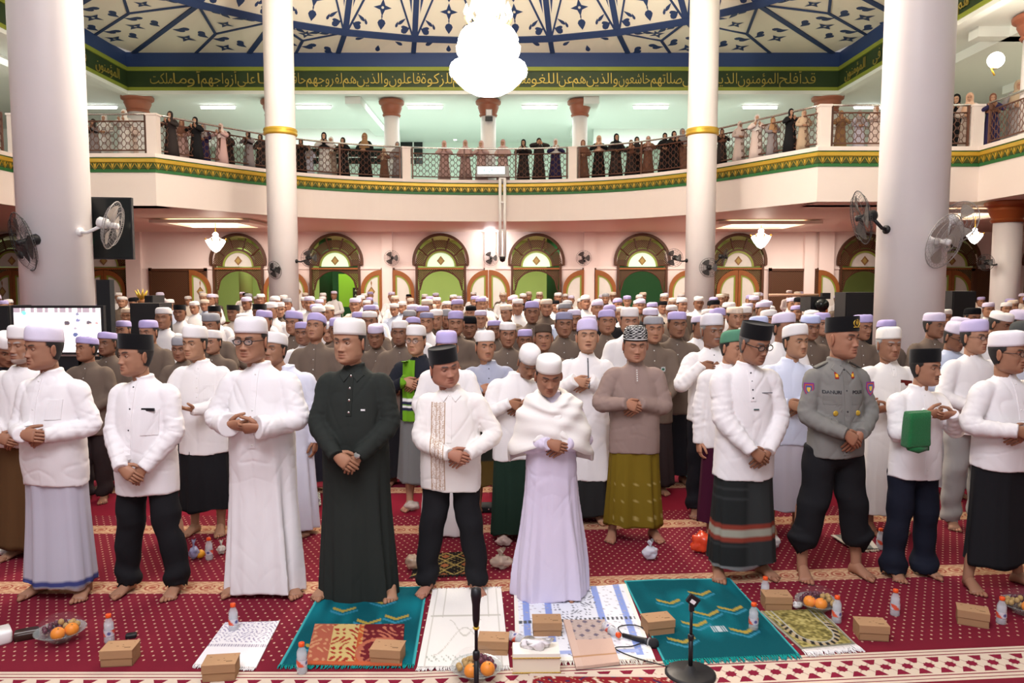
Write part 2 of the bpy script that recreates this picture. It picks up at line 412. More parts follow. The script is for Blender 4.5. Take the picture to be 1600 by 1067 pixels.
# railing bays between white posts
def rail_bay(s0, s1, idx, where):
    n = max(2, int((s1-s0)/.5)); P = np.array([along(FULL, s0+(s1-s0)*i/n)[0] for i in range(n+1)])
    t = thing('balcony_railing', where, 'railing', (0, 0, 0), group='balcony railings')
    Nn = normals(P); off = P-Nn*.12
    Z = lambda z: np.column_stack([off, np.full(len(off), z)])
    b = MB(); b.tube(Z(ZS+1.02), .028, 8); b.build('handrail', M['chrome'], t)
    b = MB(); b.tube(Z(ZS+.84), .019, 6); b.build('upper_rail', M['rail'], t)
    b = MB(); b.tube(Z(ZS+.10), .019, 6); b.build('lower_rail', M['rail'], t)
    npst = max(2, round((s1-s0)/1.9)+1)
    pst = None
    for i in range(npst):
        s = lerp(.04, s1-s0-.04, i/(npst-1)); p, a = along(FULL, s0+s); q = p-np.array([math.sin(a), -math.cos(a)])*.12
        if pst is None:
            b = MB(); b.box((0, 0, .51), (.05, .05, 1.02)); pst = b.build('post', M['rail'], t, False); o = pst
        else: o = clone(pst, t)
        o.location = (q[0], q[1], ZS); o.rotation_euler = (0, 0, a)
    # star wire lattice
    L = s1-s0; c = .2; b = MB(); segs = []
    nu = max(1, int(L/c)); nv = 4; cu = L/nu; cv = .74/nv
    for i in range(nu):
        for j in range(nv):
            u, v = i*cu, .10+j*cv; m = [(u+cu/2, v+cv/2)]
            q = .30
            ring = [(u+cu*q, v+cv*.1), (u+cu*(1-q), v+cv*.1), (u+cu*.9, v+cv*.5), (u+cu*(1-q), v+cv*.9), (u+cu*q, v+cv*.9), (u+cu*.1, v+cv*.5)]
            segs += [(ring[k], ring[(k+1) % 6]) for k in range(6)]
            if i < nu-1: segs.append((ring[2], (u+cu*1.1, v+cv*.5)))
            for k, dv in ((3, 1), (4, 1)):
                if j < nv-1: segs.append((ring[k], (ring[k][0], ring[k][1]+cv*.2)))
    V = []; F = []
    for (u0, v0), (u1, v1) in segs:
        p0, a0 = along(FULL, s0+min(max(u0, 0), L)); p1, a1 = along(FULL, s0+min(max(u1, 0), L)); nn = np.array([math.sin(a0), -math.cos(a0)])
        p0 = p0-nn*.12; p1 = p1-nn*.12; w = .0095
        du, dv = u1-u0, v1-v0; l = math.hypot(du, dv); tx, tz = -dv/l*w, du/l*w; d = np.array([math.cos(a0), math.sin(a0)])
        k = len(V)
        for p, v in ((p0, v0), (p1, v1)):
            V += [(p[0]+d[0]*tx, p[1]+d[1]*tx, ZS+v+tz), (p[0]-d[0]*tx, p[1]-d[1]*tx, ZS+v-tz), (p[0]+nn[0]*w*1.4, p[1]+nn[1]*w*1.4, ZS+v)]
        F += [(k, k+1, k+4, k+3), (k+1, k+2, k+5, k+4), (k+2, k, k+3, k+5)]
    b.add(V, F); stuff(b.build('wire_lattice', M['rail'], t, False))
def s_of(x, y=None, inside=None):
    L = seg_len(FULL); best = None
    for s in np.linspace(0, L[-1], 6000):
        p, _ = along(FULL, s); q = (800+p[0]/p[1]*FPX) if p[1] > 3 else -9999
        d = abs(q-x)+ (0 if inside is None else 1e5*(not inside(p)))
        if best is None or d < best[0]: best = (d, s)
    return best[1]
L_ = seg_len(FULL); cL = s_of(246, inside=lambda p: p[0] > -9.6 and p[0] < -8.8); cR = s_of(1281, inside=lambda p: 7.2 < p[0] < 8)
posts = [L_[1]-3.2, L_[1]+.05, cL, s_of(638, inside=lambda p: abs(p[0]) < 8), s_of(893, inside=lambda p: abs(p[0]) < 8), cR, L_[-2]-.05, L_[-2]+3.3]
post_o = None
for i, s in enumerate(posts):
    p, a = along(FULL, s); q = p-np.array([math.sin(a), -math.cos(a)])*.13
    if post_o is None:
        b = MB(); b.box((0, 0, .5), (.27, .24, 1.0)); b.box((0, 0, 1.0), (.31, .28, .05)); post_o = b.build('trim_2', M['fascia'], None, False); o = post_o
    else: o = clone(post_o); o.name = f'trim_{i+2}'
    struct(o); o.location = (q[0], q[1], ZS); o.rotation_euler = (0, 0, a)
wh = ['brown balcony railing bay on the far left side gallery', 'straight balcony railing bay beside the thick left pillar', 'curving railing bay left of the gold-collared left pillar', 'middle railing bay in front of the women in pink', 'curving railing bay right of the chandelier behind the gold-collared pillar', 'straight balcony railing bay beside the thick right pillar', 'brown balcony railing bay on the far right side gallery']
for i in range(7): rail_bay(posts[i]+.16, posts[i+1]-.16, i, wh[i])

# ------------------------------------------------------------------ square opening: blue band, calligraphy frieze, mouldings
SX0, SX1, SY0, SY1 = -12.25, 10.4, 2.4, 25.0
def ring_wall(name, z0, z1, o0, m, st=True, d=.25):
    b = MB()
    b.box(((SX0+SX1)/2, SY1+d/2-o0, (z0+z1)/2), (SX1-SX0+2*d, d, z1-z0)); b.box(((SX0+SX1)/2, SY0-d/2+o0, (z0+z1)/2), (SX1-SX0+2*d, d, z1-z0))
    b.box((SX0-d/2+o0, (SY0+SY1)/2, (z0+z1)/2), (d, SY1-SY0, z1-z0)); b.box((SX1+d/2-o0, (SY0+SY1)/2, (z0+z1)/2), (d, SY1-SY0, z1-z0))
    o = b.build(name, m, None, False); return struct(o) if st else o
ring_wall('wall_drum', 8.74, 9.21, 0, M['blue'])
ring_wall('trim_11', 8.62, 8.74, .05, M['lime']); ring_wall('trim_12', 8.01, 8.11, .05, M['lime']); ring_wall('trim_13', 7.90, 8.01, .02, M['ceil'])
ring_wall('trim_14', 8.11, 8.62, .0, M['panel'])
SH = {'ا': 'FE8D 0 0 FE8E', 'أ': 'FE83 0 0 FE84', 'إ': 'FE87 0 0 FE88', 'ب': 'FE8F FE91 FE92 FE90', 'ت': 'FE95 FE97 FE98 FE96', 'ج': 'FE9D FE9F FEA0 FE9E', 'ح': 'FEA1 FEA3 FEA4 FEA2', 'خ': 'FEA5 FEA7 FEA8 FEA6', 'د': 'FEA9 0 0 FEAA', 'ذ': 'FEAB 0 0 FEAC', 'ر': 'FEAD 0 0 FEAE', 'ز': 'FEAF 0 0 FEB0', 'س': 'FEB1 FEB3 FEB4 FEB2', 'ش': 'FEB5 FEB7 FEB8 FEB6', 'ص': 'FEB9 FEBB FEBC FEBA', 'ض': 'FEBD FEBF FEC0 FEBE', 'ظ': 'FEC5 FEC7 FEC8 FEC6', 'ع': 'FEC9 FECB FECC FECA', 'غ': 'FECD FECF FED0 FECE', 'ف': 'FED1 FED3 FED4 FED2', 'ق': 'FED5 FED7 FED8 FED6', 'ك': 'FED9 FEDB FEDC FEDA', 'ل': 'FEDD FEDF FEE0 FEDE', 'م': 'FEE1 FEE3 FEE4 FEE2', 'ن': 'FEE5 FEE7 FEE8 FEE6', 'ه': 'FEE9 FEEB FEEC FEEA', 'و': 'FEED 0 0 FEEE', 'ي': 'FEF1 FEF3 FEF4 FEF2', 'ى': 'FEEF 0 0 FEF0', 'ة': 'FE93 0 0 FE94', 'ؤ': 'FE85 0 0 FE86'}
def shape(w):
    out = ''
    for i, ch in enumerate(w):
        if ch not in SH: out += ch; continue
        iso, ini, med, fin = SH[ch].split(); pj = i > 0 and w[i-1] in SH and SH[w[i-1]].split()[1] != '0'; nj = i+1 < len(w) and w[i+1] in SH
        k = (med if nj and med != '0' else fin) if pj else (ini if nj and ini != '0' else iso)
        out += chr(int(k, 16))
    return out[::-1]
def text_mesh(body, size, extrude=.01, bold=0):
    c = bpy.data.curves.new('lettering', 'FONT'); c.body = body; c.size = size; c.extrude = extrude; c.offset = bold; c.align_x = 'CENTER'; c.align_y = 'CENTER'; c.resolution_u = 3
    o = bpy.data.objects.new('lettering', c); COL.objects.link(o); dg = bpy.context.evaluated_depsgraph_get()
    me = bpy.data.meshes.new_from_object(o.evaluated_get(dg)); bpy.data.objects.remove(o); bpy.data.curves.remove(c)
    return me
verse = 'قد أفلح المؤمنون الذين هم في صلاتهم خاشعون والذين هم عن اللغو معرضون والذين هم للزكوة فاعلون والذين هم لفروجهم حافظون إلا على أزواجهم أو ما ملكت'
frz = thing('calligraphy_frieze', 'dark green frieze with gold Arabic calligraphy below the blue band', 'frieze', (0, 0, 0))
wl = verse.split(); chunks = [[w] for w in wl]
rowL = sum(len(' '.join(c))+1 for c in chunks); x = SX1-.75; full = (SX1-SX0-1.5)
for c in chunks:
    k = (len(' '.join(c))+1)/rowL*full; me = text_mesh(' '.join(shape(w) for w in c[::-1]), .46, .010, -.004)
    o = link('lettering', me, frz); me.materials.append(M['goldt'])
    wv = max(v.co.x for v in me.vertices)-min(v.co.x for v in me.vertices)
    o.location = (x-k/2, SY1-.03, 8.365); o.rotation_euler = (pi/2, 0, 0); o.scale = (min(1.6, .97*k/wv), 1.02, 1); x -= k
for sx, xx in ((-1, SX0+.03), (1, SX1-.03)):
    for j in range(8):
        c = chunks[(j*3+2) % len(chunks)]; me = text_mesh(' '.join(shape(w) for w in c[::-1]), .44, .010, -.004); o = link('lettering', me, frz); me.materials.append(M['goldt'])
        o.location = (xx, 23.8-j*1.4, 8.365); o.rotation_euler = (pi/2, 0, -sx*pi/2); o.scale = (.9, 1, 1)

# ------------------------------------------------------------------ painted ceiling and dome
CX, CY, RR, ZR = -.92, 13.9, 10.75, 9.46
NS = 32
dome = thing('painted_dome', 'cream dome with blue ribs and blue leaf motifs above the hall', 'dome', (CX, CY, 0))
prof = [(RR, ZR), (RR-2.6, ZR+2.6), (RR-5.2, ZR+4.0), (RR-8, ZR+5.2), (.3, ZR+5.8)]
b = MB(); a = (np.arange(NS))*2*pi/NS
R = np.array([[[r*math.cos(t), r*math.sin(t), z] for t in a] for r, z in prof]); b.loft(R[:, ::-1], cap0=False); b.build('dome_shell', M['cream'], dome, False)
# flat plaster between the ring and the square
b = MB(); n = 128; T = (np.arange(n))*2*pi/n; inner = []; outer = []
for t in T:
    dx, dy = math.cos(t), math.sin(t); k = min((SX1-CX if dx > 0 else CX-SX0)/max(abs(dx), 1e-6), (SY1-CY if dy > 0 else CY-SY0)/max(abs(dy), 1e-6))
    k = max(k, RR+.02); outer.append((dx*k, dy*k, 9.19)); inner.append((dx*RR, dy*RR, ZR))
b.loft(np.array([inner, outer]), cap0=False, cap1=False); b.build('corner_vault', M['cream'], dome, False)
def bar(b, p, q, w, n, h=.03, col=None):
    """a flat bar from p to q of width w, lying on a surface with normal n"""
    p, q, n = map(lambda z: np.asarray(z, float), (p, q, n)); t = (q-p)/np.linalg.norm(q-p); s = np.cross(t, n); s /= np.linalg.norm(s); n = np.cross(s, t); n /= np.linalg.norm(n)
    v = [p-s*w/2, p+s*w/2, q+s*w/2, q-s*w/2]; v += [u-n*h for u in v]
    b.add(v, [(0, 1, 2, 3), (7, 6, 5, 4), (0, 4, 5, 1), (1, 5, 6, 2), (2, 6, 7, 3), (3, 7, 4, 0)], col)
# one segment, facing +x: base chord at the ring, rising inwards
da = 2*pi/NS; u0 = np.array([RR, 0, ZR]); up = np.array([-2.6, 0, 2.6]); up /= np.linalg.norm(up); nrm = np.cross(np.array([0, 1., 0]), up)
nrm = nrm if nrm[0] < 0 or nrm[2] < 0 else -nrm
chord = 2*RR*math.sin(da/2); r0 = RR*math.cos(da/2); mid = np.array([r0, 0, ZR])
upm = np.array([(RR-2.6)*math.cos(da/2)-r0, 0, 2.6]); lm = np.linalg.norm(upm); upm /= lm; nm = np.array([-upm[2], 0, upm[0]])
nm = np.array([-upm[2], 0, -abs(upm[0])*-1]) ; nm = np.array([-upm[2], 0, upm[0]]); nm = nm if nm[2] < 0 else -nm
def pp(x, y): return mid+np.array([0, x, 0])+upm*y-nm*(-.004)
def leafpoly(cx, cy, ang, L, W):
    pts = []
    for t, w in ((0, 0), (.12, .7), (.35, 1), (.6, .72), (.82, .32), (1, 0)): pts.append((t*L, w*W/2))
    for t, w in ((.82, .32), (.6, .72), (.35, 1), (.12, .7)): pts.append((t*L, -w*W/2))
    c, s = math.cos(ang), math.sin(ang); return [(cx+x*c-y*s, cy+x*s+y*c) for x, y in pts]
def flat(b, poly, f, n, h=.012):
    k = [np.asarray(f(*q)) for q in poly]; top = [q+n*h for q in k]; m = len(poly)
    b.add(k+top, [tuple(range(m)), tuple(range(2*m-1, m-1, -1))]+[(i, (i+1) % m, m+(i+1) % m, m+i) for i in range(m)])
def diamond(cx, cy, s): return [(cx+s*r*math.cos(a), cy+s*r*math.sin(a)) for r, a in ((1, 0), (.38, pi/4), (1, pi/2), (.38, 3*pi/4), (1, pi), (.38, 5*pi/4), (1, 3*pi/2), (.38, 7*pi/4))]
hc = chord/2; k1 = (hc-.05); H = 3.0
rib = MB(); A = np.array([RR, 0, ZR]); B_ = np.array([RR-2.6, 0, ZR+2.6]); C_ = np.array([RR-5.2, 0, ZR+4.0]); nr = np.array([-.707, 0, -.707])
bar(rib, A, B_, .17, nr, -.04); bar(rib, B_, C_, .15, nr, -.04)
mot = MB()
for s in (-1, 1):
    flat(mot, leafpoly(s*.62, .16, pi/2-s*-.95*-1, .30, .20), pp, nm); flat(mot, leafpoly(s*.50, .40, pi/2-s*.80, .30, .10), pp, nm)
    flat(mot, leafpoly(s*.60, .33, pi/2-s*1.5, .2, .09), pp, nm); flat(mot, leafpoly(s*.44, .30, pi/2-s*.25, .2, .08), pp, nm)
flat(mot, leafpoly(0, .52, -pi/2, .34, .24), pp, nm); flat(mot, leafpoly(0, .66, -pi/2, .16, .04), pp, nm)
def ringpatch(b, cx, cy, s, f, n):
    d = diamond(cx, cy, s); m = [(cx+s*.16*math.cos(t), cy+s*.16*math.sin(t)) for t in np.arange(8)*pi/4]
    k = [np.asarray(f(*q))+n*.012 for q in d+m]; b.add(k, [(i, (i+1) % 8, 8+(i+1) % 8, 8+i) for i in range(8)])
ringpatch(mot, 0, .88, .27, pp, nm)
flat(mot, leafpoly(0, 1.38, -pi/2, .2, .13), pp, nm)
thin = MB(); tri = MB()
for s in (-1, 1):
    bar(thin, pp(s*k1, .02), pp(s*.12, 2.1), .055, nm, -.03)
    w = lambda y: (hc)*(1-y/lm)+((RR-2.6)*math.sin(da/2))*(y/lm)
    flat(tri, [(s*(w(.80)-.13-.0), .80), (s*(w(2.9)-.13), 2.9), (s*.33, 2.9)][::s], pp, nm)
ringb = MB(); bar(ringb, pp(-hc, 0), pp(hc, 0), .2, nm, -.05)
o_rib = rib.build('rib', M['navy'], dome, False); o_thin = thin.build('diagonal_rib', M['navy'], dome, False); o_tri = tri.build('blue_wedge', M['blue'], dome, False)
o_mot = stuff(mot.build('leaf_motif', M['navy'], dome, False)); o_ring = ringb.build('ring_beam', M['navy'], dome, False)
first = True
for i in range(NS):
    for o, off in ((o_rib, 0), (o_thin, .5), (o_tri, .5), (o_mot, .5), (o_ring, .5)):
        c = o if i == 0 else clone(o, dome); c.rotation_euler = (0, 0, (i+off)*da)
# corner panels: bars out from the ring nodes and leaf motifs between
def vault(x, y):
    r = math.hypot(x, y); dx, dy = x/r, y/r; k = max(RR+.02, min((SX1-CX if dx > 0 else CX-SX0)/max(abs(dx), 1e-6), (SY1-CY if dy > 0 else CY-SY0)/max(abs(dy), 1e-6)))
    t = min(1, max(0, (r-RR)/(k-RR))); return np.array([x, y, ZR+(9.19-ZR)*t])
dn = np.array([0, 0, -1.])
for i in range(NS):
    t = i*da; dx, dy = math.cos(t), math.sin(t)
    if dy < -.3: continue
    k = min((SX1-CX if dx > 0 else CX-SX0)/max(abs(dx), 1e-6), (SY1-CY if dy > 0 else CY-SY0)/max(abs(dy), 1e-6))
    if k > RR+.06:
        b = MB(); bar(b, vault(dx*RR, dy*RR), vault(dx*k, dy*k), .15, dn, -.04); b.build('corner_rib', M['navy'], dome, False)
    t2 = t+da/2; e = np.array([math.cos(t2), math.sin(t2)]); k2 = min((SX1-CX if e[0] > 0 else CX-SX0)/max(abs(e[0]), 1e-6), (SY1-CY if e[1] > 0 else CY-SY0)/max(abs(e[1]), 1e-6)); gap = k2-RR
    n_ = np.array([-e[1], e[0]])
    fn = lambda x, y: vault(*(e*(RR+y)+n_*x))
    b = MB()
    if gap < .9:
        for s in (-1, 1): flat(b, leafpoly(s*.72, .22*gap+.1, pi/2+s*2.0, .26, .12), fn, dn)
        flat(b, leafpoly(0, gap*.9, -pi/2, min(.3, gap*.5), .15), fn, dn)
    else:
        m = RR+min(1.75, gap*.5); apex = vault(*(e*m))
        for s in (0, 1):
            tt = t+s*da; q = MB(); bar(q, vault(math.cos(tt)*RR, math.sin(tt)*RR), apex, .075, dn, -.03); q.build('diagonal_rib', M['navy'], dome, False)
        q = MB(); bar(q, apex, vault(*(e*(k2))), .085, dn, -.03); q.build('diagonal_rib', M['navy'], dome, False)
        ringpatch(b, 0, (m-RR)*.52, .25, fn, dn)
        for s in (-1, 1):
            flat(b, leafpoly(s*.35, .2, pi/2+s*1.0, .38, .15), fn, dn); flat(b, leafpoly(s*.62, .18, pi/2+s*1.2, .3, .15), fn, dn)
        hh = gap-(m-RR)
        for s in (-1, 1):
            for y0 in np.arange(m-RR+.1, gap-.5, 1.35):
                for kx, ky, an in ((-.14, 0, 2.4), (.14, 0, .7), (-.18, .24, 2.9), (.18, .24, .2)): flat(b, leafpoly(s*.58+kx, y0+ky, an, .34, .2), fn, dn)
                ringpatch(b, s*.58, y0+.76, .30, fn, dn)
    if b.n: stuff(b.build('leaf_motif', M['navy'], dome, False))

# ------------------------------------------------------------------ upper gallery: ceiling, back wall, columns, tubes
b = MB(); b.box((-1, 30.4, 8.07), (44, 9.8, .12)); b.box((-18.5, 12, 8.07), (12.4, 27, .12)); b.box((16.7, 12, 8.07), (12.4, 27, .12)); struct(b.build('ceiling_gallery', M['ceil'], smooth=False))
b = MB(); b.box((-1, 34.2, 6.7), (46, .2, 3.0)); b.box((-24, 12, 6.7), (.2, 46, 3.0)); b.box((22.5, 12, 6.7), (.2, 46, 3.0)); struct(b.build('wall_gallery', M['gpale'], smooth=False))
b = MB(); b.box((-8.6, 31.3, 7.75), (8.2, .35, .8)); b.box((9.5, 31.3, 7.75), (12.5, .35, .8)); b.box((-17, 31.3, 7.6), (9, .35, 1.2)); struct(b.build('beam_gallery', M['ceil'], smooth=False))
for x in (-5.2, 2.6):
    b = MB(); b.box((x, 28.6, 7.88), (.5, 6, .28)); struct(b.build('beam_gallery', M['ceil'], smooth=False))
for i, (sx, xx) in enumerate(((-1, SX0-1.7), (1, SX1+1.7))):
    b = MB(); b.box((xx, 13, 7.9), (.5, 23, .26)); b.box((xx+sx*3.4, 13, 7.9), (.4, 23, .26))
    for y in (8, 13.5, 19): b.box((xx+sx*2, y, 7.9), (6, .4, .26))
    struct(b.build('beam_gallery', M['ceil'], smooth=False))
win = struct(MB().box((-7.2, 34.05, 7.55), (6.6, .06, .95)).build('window_1', M['night'], None, False))
for i in range(7): MB().box((-10+i*.95, 34.0, 7.55), (.05, .05, .95)).build('glazing_bar', M['ceil'], win, False)
for z in (7.35, 7.75): MB().box((-7.2, 34.0, z), (6.6, .05, .04)).build('glazing_bar', M['ceil'], win, False)
CAP = [(.30, 0), (.33, .05), (.30, .10), (.34, .2), (.38, .3), (.37, .36), (.45, .42), (.46, .50), (.42, .54)]
def gcol(X, Y, r, z0, z1, label, capm='terra', base=True):
    t = thing('gallery_column', label, 'column', (X, Y, 0), group='gallery columns')
    k = r/.28
    b = MB(); b.lathe([(r, z0), (r*.97, z1-.5)], 28); b.build('shaft', M['column'], t)
    b = MB(); b.lathe([(q*k, z1-.54+z) for q, z in CAP], 28); b.build('capital', M[capm], t, angle=.6)
    return t
for px, lab in ((612, 'white gallery column with terracotta capital, first one left of the chandelier'), (763, 'white gallery column with a small speaker, directly behind the chandelier'), (906, 'white gallery column with terracotta capital, first one right of the chandelier'), (428, 'gallery column mostly hidden behind the gold-collared left pillar'), (1098, 'gallery column mostly hidden behind the gold-collared right pillar')):
    gcol(at(px, 190, 26.2).x, 26.2, .26, 5.2, 7.98, lab)
gcol(at(208, 160, 25.3).x, 25.6, .31, 5.2, 7.98, 'gallery column at the left corner of the square frieze'); gcol(at(1297, 160, 25.4).x, 25.6, .31, 5.2, 7.98, 'gallery column at the right corner of the square frieze')
gcol(12.0, 17.9, .36, 5.2, 7.98, 'stout upper column with a bright wall sconce, far right gallery'); gcol(12.35, 19.3, .33, 0, 3.95, 'stout lower column with bronze capital, far right aisle', 'bronze')
spk = thing('wall_speaker', 'small framed speaker fixed on the gallery column behind the chandelier', 'speaker', at(764, 180, 25.9))
MB().box((0, 0, .06), (.22, .06, .26)).build('frame', M['grey'], spk, False); MB().box((0, -.035, .08), (.17, .03, .18)).build('grille', M['white'], spk, False); MB().box((0, -.04, -.12), (.24, .1, .14)).build('control_box', M['black'], spk, False)
tb = None
for i, (px, lab) in enumerate(((490, 'beside the left gold-collared pillar'), (664, 'just left of the chandelier'), (843, 'just right of the chandelier'), (1017, 'beside the right gold-collared pillar'), (1188, 'right of the right gold-collared pillar'), (1362, 'next to the thick right pillar'), (155, 'next to the thick left pillar'), (340, 'above the curving left railing'))):
    X = at(px, 150, 27).x
    if tb is None:
        tb = thing('fluorescent_light', 'x', 'light', (0, 0, 0), group='tube lights on the gallery ceiling')
        MB().box((0, 0, .055), (1.25, .09, .05)).build('batten', M['white'], tb, False); b = MB(); b.tube([(-.58, 0, 0), (.58, 0, 0)], .045, 8); b.build('tube_lamp', M['tube'], tb); t = tb
    else: t = tree(tb, (0, 0, 0))
    t.location = (X, 27.0, 7.93); t['label'] = 'glowing ceiling tube light of the gallery, '+lab
t = tree(tb, (13.9, 17.5, 7.93), pi/2, 'slanting ceiling tube light beside the far right sconce column'); t = tree(tb, (-14.8, 16, 7.93), pi/2, 'ceiling tube light at the far left gallery edge')
for i, (px, py, D, lab) in enumerate(((703, 180, 32, 'upper left'), (817, 179, 32, 'upper right'), (810, 203, 33.5, 'lower middle'), (711, 216, 33.5, 'lowest left'), (810, 215, 33.6, 'lowest right'), (921, 208, 33.6, 'right of the column'), (1026, 209, 33.6, 'far right'))):
    p = at(px, py, D); t = thing('ceiling_lamp', f'small round glowing lamp of the gallery back, {lab} one', 'lamp', (p.x, D, p.z), group='round lamps at the gallery back')
    b = MB(); b.ball((0, 0, 0), (.11, .11, .09)); b.build('globe', M['lamp'], t); b = MB(); b.lathe([(.05, .06), (.05, 8.0-p.z)], 8); b.build('stem', M['white'], t)

# ------------------------------------------------------------------ ground-floor wall with arched doorways
WD = 31.0; R1, RJ, SP = 1.11, 1.0, 2.74
def wx(px): return at(px, 430, WD).x
ARCH = [(20, 0, 'behind the black fan of the thick left pillar'), (163, 0, 'behind the tall black post by the left speaker'), (373, 2, 'beside the lattice screen left of the left inner pillar'), (524, 1, 'next to the left gold-collared pillar'), (689, 1, 'with pale green light, left of the hanging pole'), (838, 1, 'with pale green light, right of the hanging pole'), (1003, 1, 'with dark passage, left of the right gold-collared pillar'), (1153, 0, 'with closed leaves, right of the right gold-collared pillar'), (1350, 2, 'behind the tall speaker left of the thick right pillar'), (1486, 0, 'behind the white-grey fan of the thick right pillar'), (1640, 0, 'beyond the far right lower column')]
AX = [wx(p) for p, _, _ in ARCH]
b = MB(); xs = np.arange(-26, 24.01, .08).tolist()
for a in AX: xs += [a-RJ, a+RJ, a-RJ-1e-4, a+RJ+1e-4]
xs = sorted(xs)
def hole(x):
    for a in AX:
        if abs(x-a) < RJ-1e-6: return SP+math.sqrt(max(0, (R1-.04)**2-(x-a)**2))-.0
    return 0
v = []; f = []
for x in xs:
    z = hole(x); v += [(x, WD, z), (x, WD, 4.0), (x, WD+.3, z), (x, WD+.3, 4.0)]
for i in range(len(xs)-1):
    k = i*4; f += [(k, k+4, k+5, k+1), (k+2, k+3, k+7, k+6), (k, k+2, k+6, k+4)]
b.add(v, f); struct(b.build('wall_back', M['peach'], smooth=False))
for i, px in enumerate((212, 455, 606, 766, 920, 1085, 1262, 1288)):
    b = MB(); b.box((wx(px), WD-.09, 2.0), (.42 if i not in (0, 7) else .6, .2, 4.0)); struct(b.build(f'trim_{20+i}', M['peach'], smooth=False))
b = MB(); b.box((-1, WD-.03, 2.47), (32, .05, .05)); struct(b.build('trim_30', M['peach'], smooth=False))
b = MB(); b.box((-1, 37.5, 2), (50, .2, 4)); struct(b.build('wall_corridor', M['gpaint'], smooth=False))
for i, x in enumerate((-12.3, -8.6, -1.3, 1.9, 4.4, 8.8)):
    b = MB(); b.lathe([(.3, 0), (.3, 3.1), (.42, 3.2), (.42, 3.4), (.3, 3.5), (.3, 4)], 16, (x, 35.6, 0)); struct(b.build(f'pillar_{i+1}', M['gdark'] if i % 2 else M['gpaint']))
for i, (x0, x1) in enumerate(((-9.0, -7.0), (4.0, 7.6))):
    struct(MB().box(((x0+x1)/2, 37.36, 1.5), (x1-x0, .1, 3.0)).build(f'door_{30+i}', M['gdark'], None, False))
def arcpts(r, a0, a1, n, cx=0, cz=0): return [(cx+r*math.cos(lerp(a0, a1, i/n)), cz+r*math.sin(lerp(a0, a1, i/n))) for i in range(n+1)]
def arcband(b, r0, r1, a0, a1, n, cz, y0, y1, cx=0):
    A = arcpts(r0, a0, a1, n, cx, cz); B = arcpts(r1, a0, a1, n, cx, cz)
    R = np.array([[(A[i][0], y0, A[i][1]), (B[i][0], y0, B[i][1]), (B[i][0], y1, B[i][1]), (A[i][0], y1, A[i][1])] for i in range(n+1)]); b.loft(R)
def leaf_parts(root, s, mirror=1):
    """a door leaf, its tall stile at x=0 and its low stile at x=.84*s"""
    W, HT, HL = .84*s, 2.42, 1.62; n = 10
    curve = [(W*math.sin(t)*1.0, HL+(HT-HL)*math.cos(t)) for t in np.linspace(0, pi/2, n)]
    out = [(0, 0)]+curve+[(W, 0)]
    ins = [(.10*s, .9)]+[(lerp(.10*s, W-.13*s, (x/W)), HL-.10+(z-HL)*.86) for x, z in curve]+[(W-.13*s, .9)]
    gl = [(.16*s, .96)]+[(lerp(.16*s, W-.19*s, x/W), HL-.13+(z-HL)*.80) for x, z in curve]+[(W-.19*s, .96)]
    def ringm(A, B, y0, y1, m, name):
        R = np.array([[(a[0], y0, a[1]), (q[0], y0, q[1]), (q[0], y1, q[1]), (a[0], y1, a[1])] for a, q in zip(A, B)]); b = MB(); b.loft(R, closed=True); return b.build(name, m, root, False)
    ringm(out, ins, -.04, .03, M['wood'], 'leaf_frame')
    ringm(ins, gl, -.02, .01, M['leadg'], 'green_border')
    b = MB(); b.prism(gl if s > 0 else gl[::-1], -.005, .005); g = b.build('glass_pane', M['glass'], root, False)
    cx = W*.5; cz = 1.55; d = MB()
    def dia(w, h, y0, y1, z=cz): return [(cx-w, z), (cx, z-h), (cx+w, z), (cx, z+h)], y0, y1
    P, a, q = dia(.15, .21, -.015, -.006); d.prism(P, a, q); d.build('diamond', M['oct2'], g, False)
    d = MB(); P, a, q = dia(.09, .12, -.022, -.012); d.prism(P, a, q); d.build('diamond', M['oct'], g, False)
    d = MB(); d.prism([(cx-.03, cz-.45), (cx, cz-.52), (cx+.03, cz-.45), (cx, cz-.20)], -.015, -.006); d.build('finial', M['oct2'], g, False)
    d = MB(); d.prism([(cx-.03, cz+.35), (cx, cz+.20), (cx+.03, cz+.35), (cx, cz+.46)], -.015, -.006); d.build('finial', M['oct2'], g, False)
proto = {}
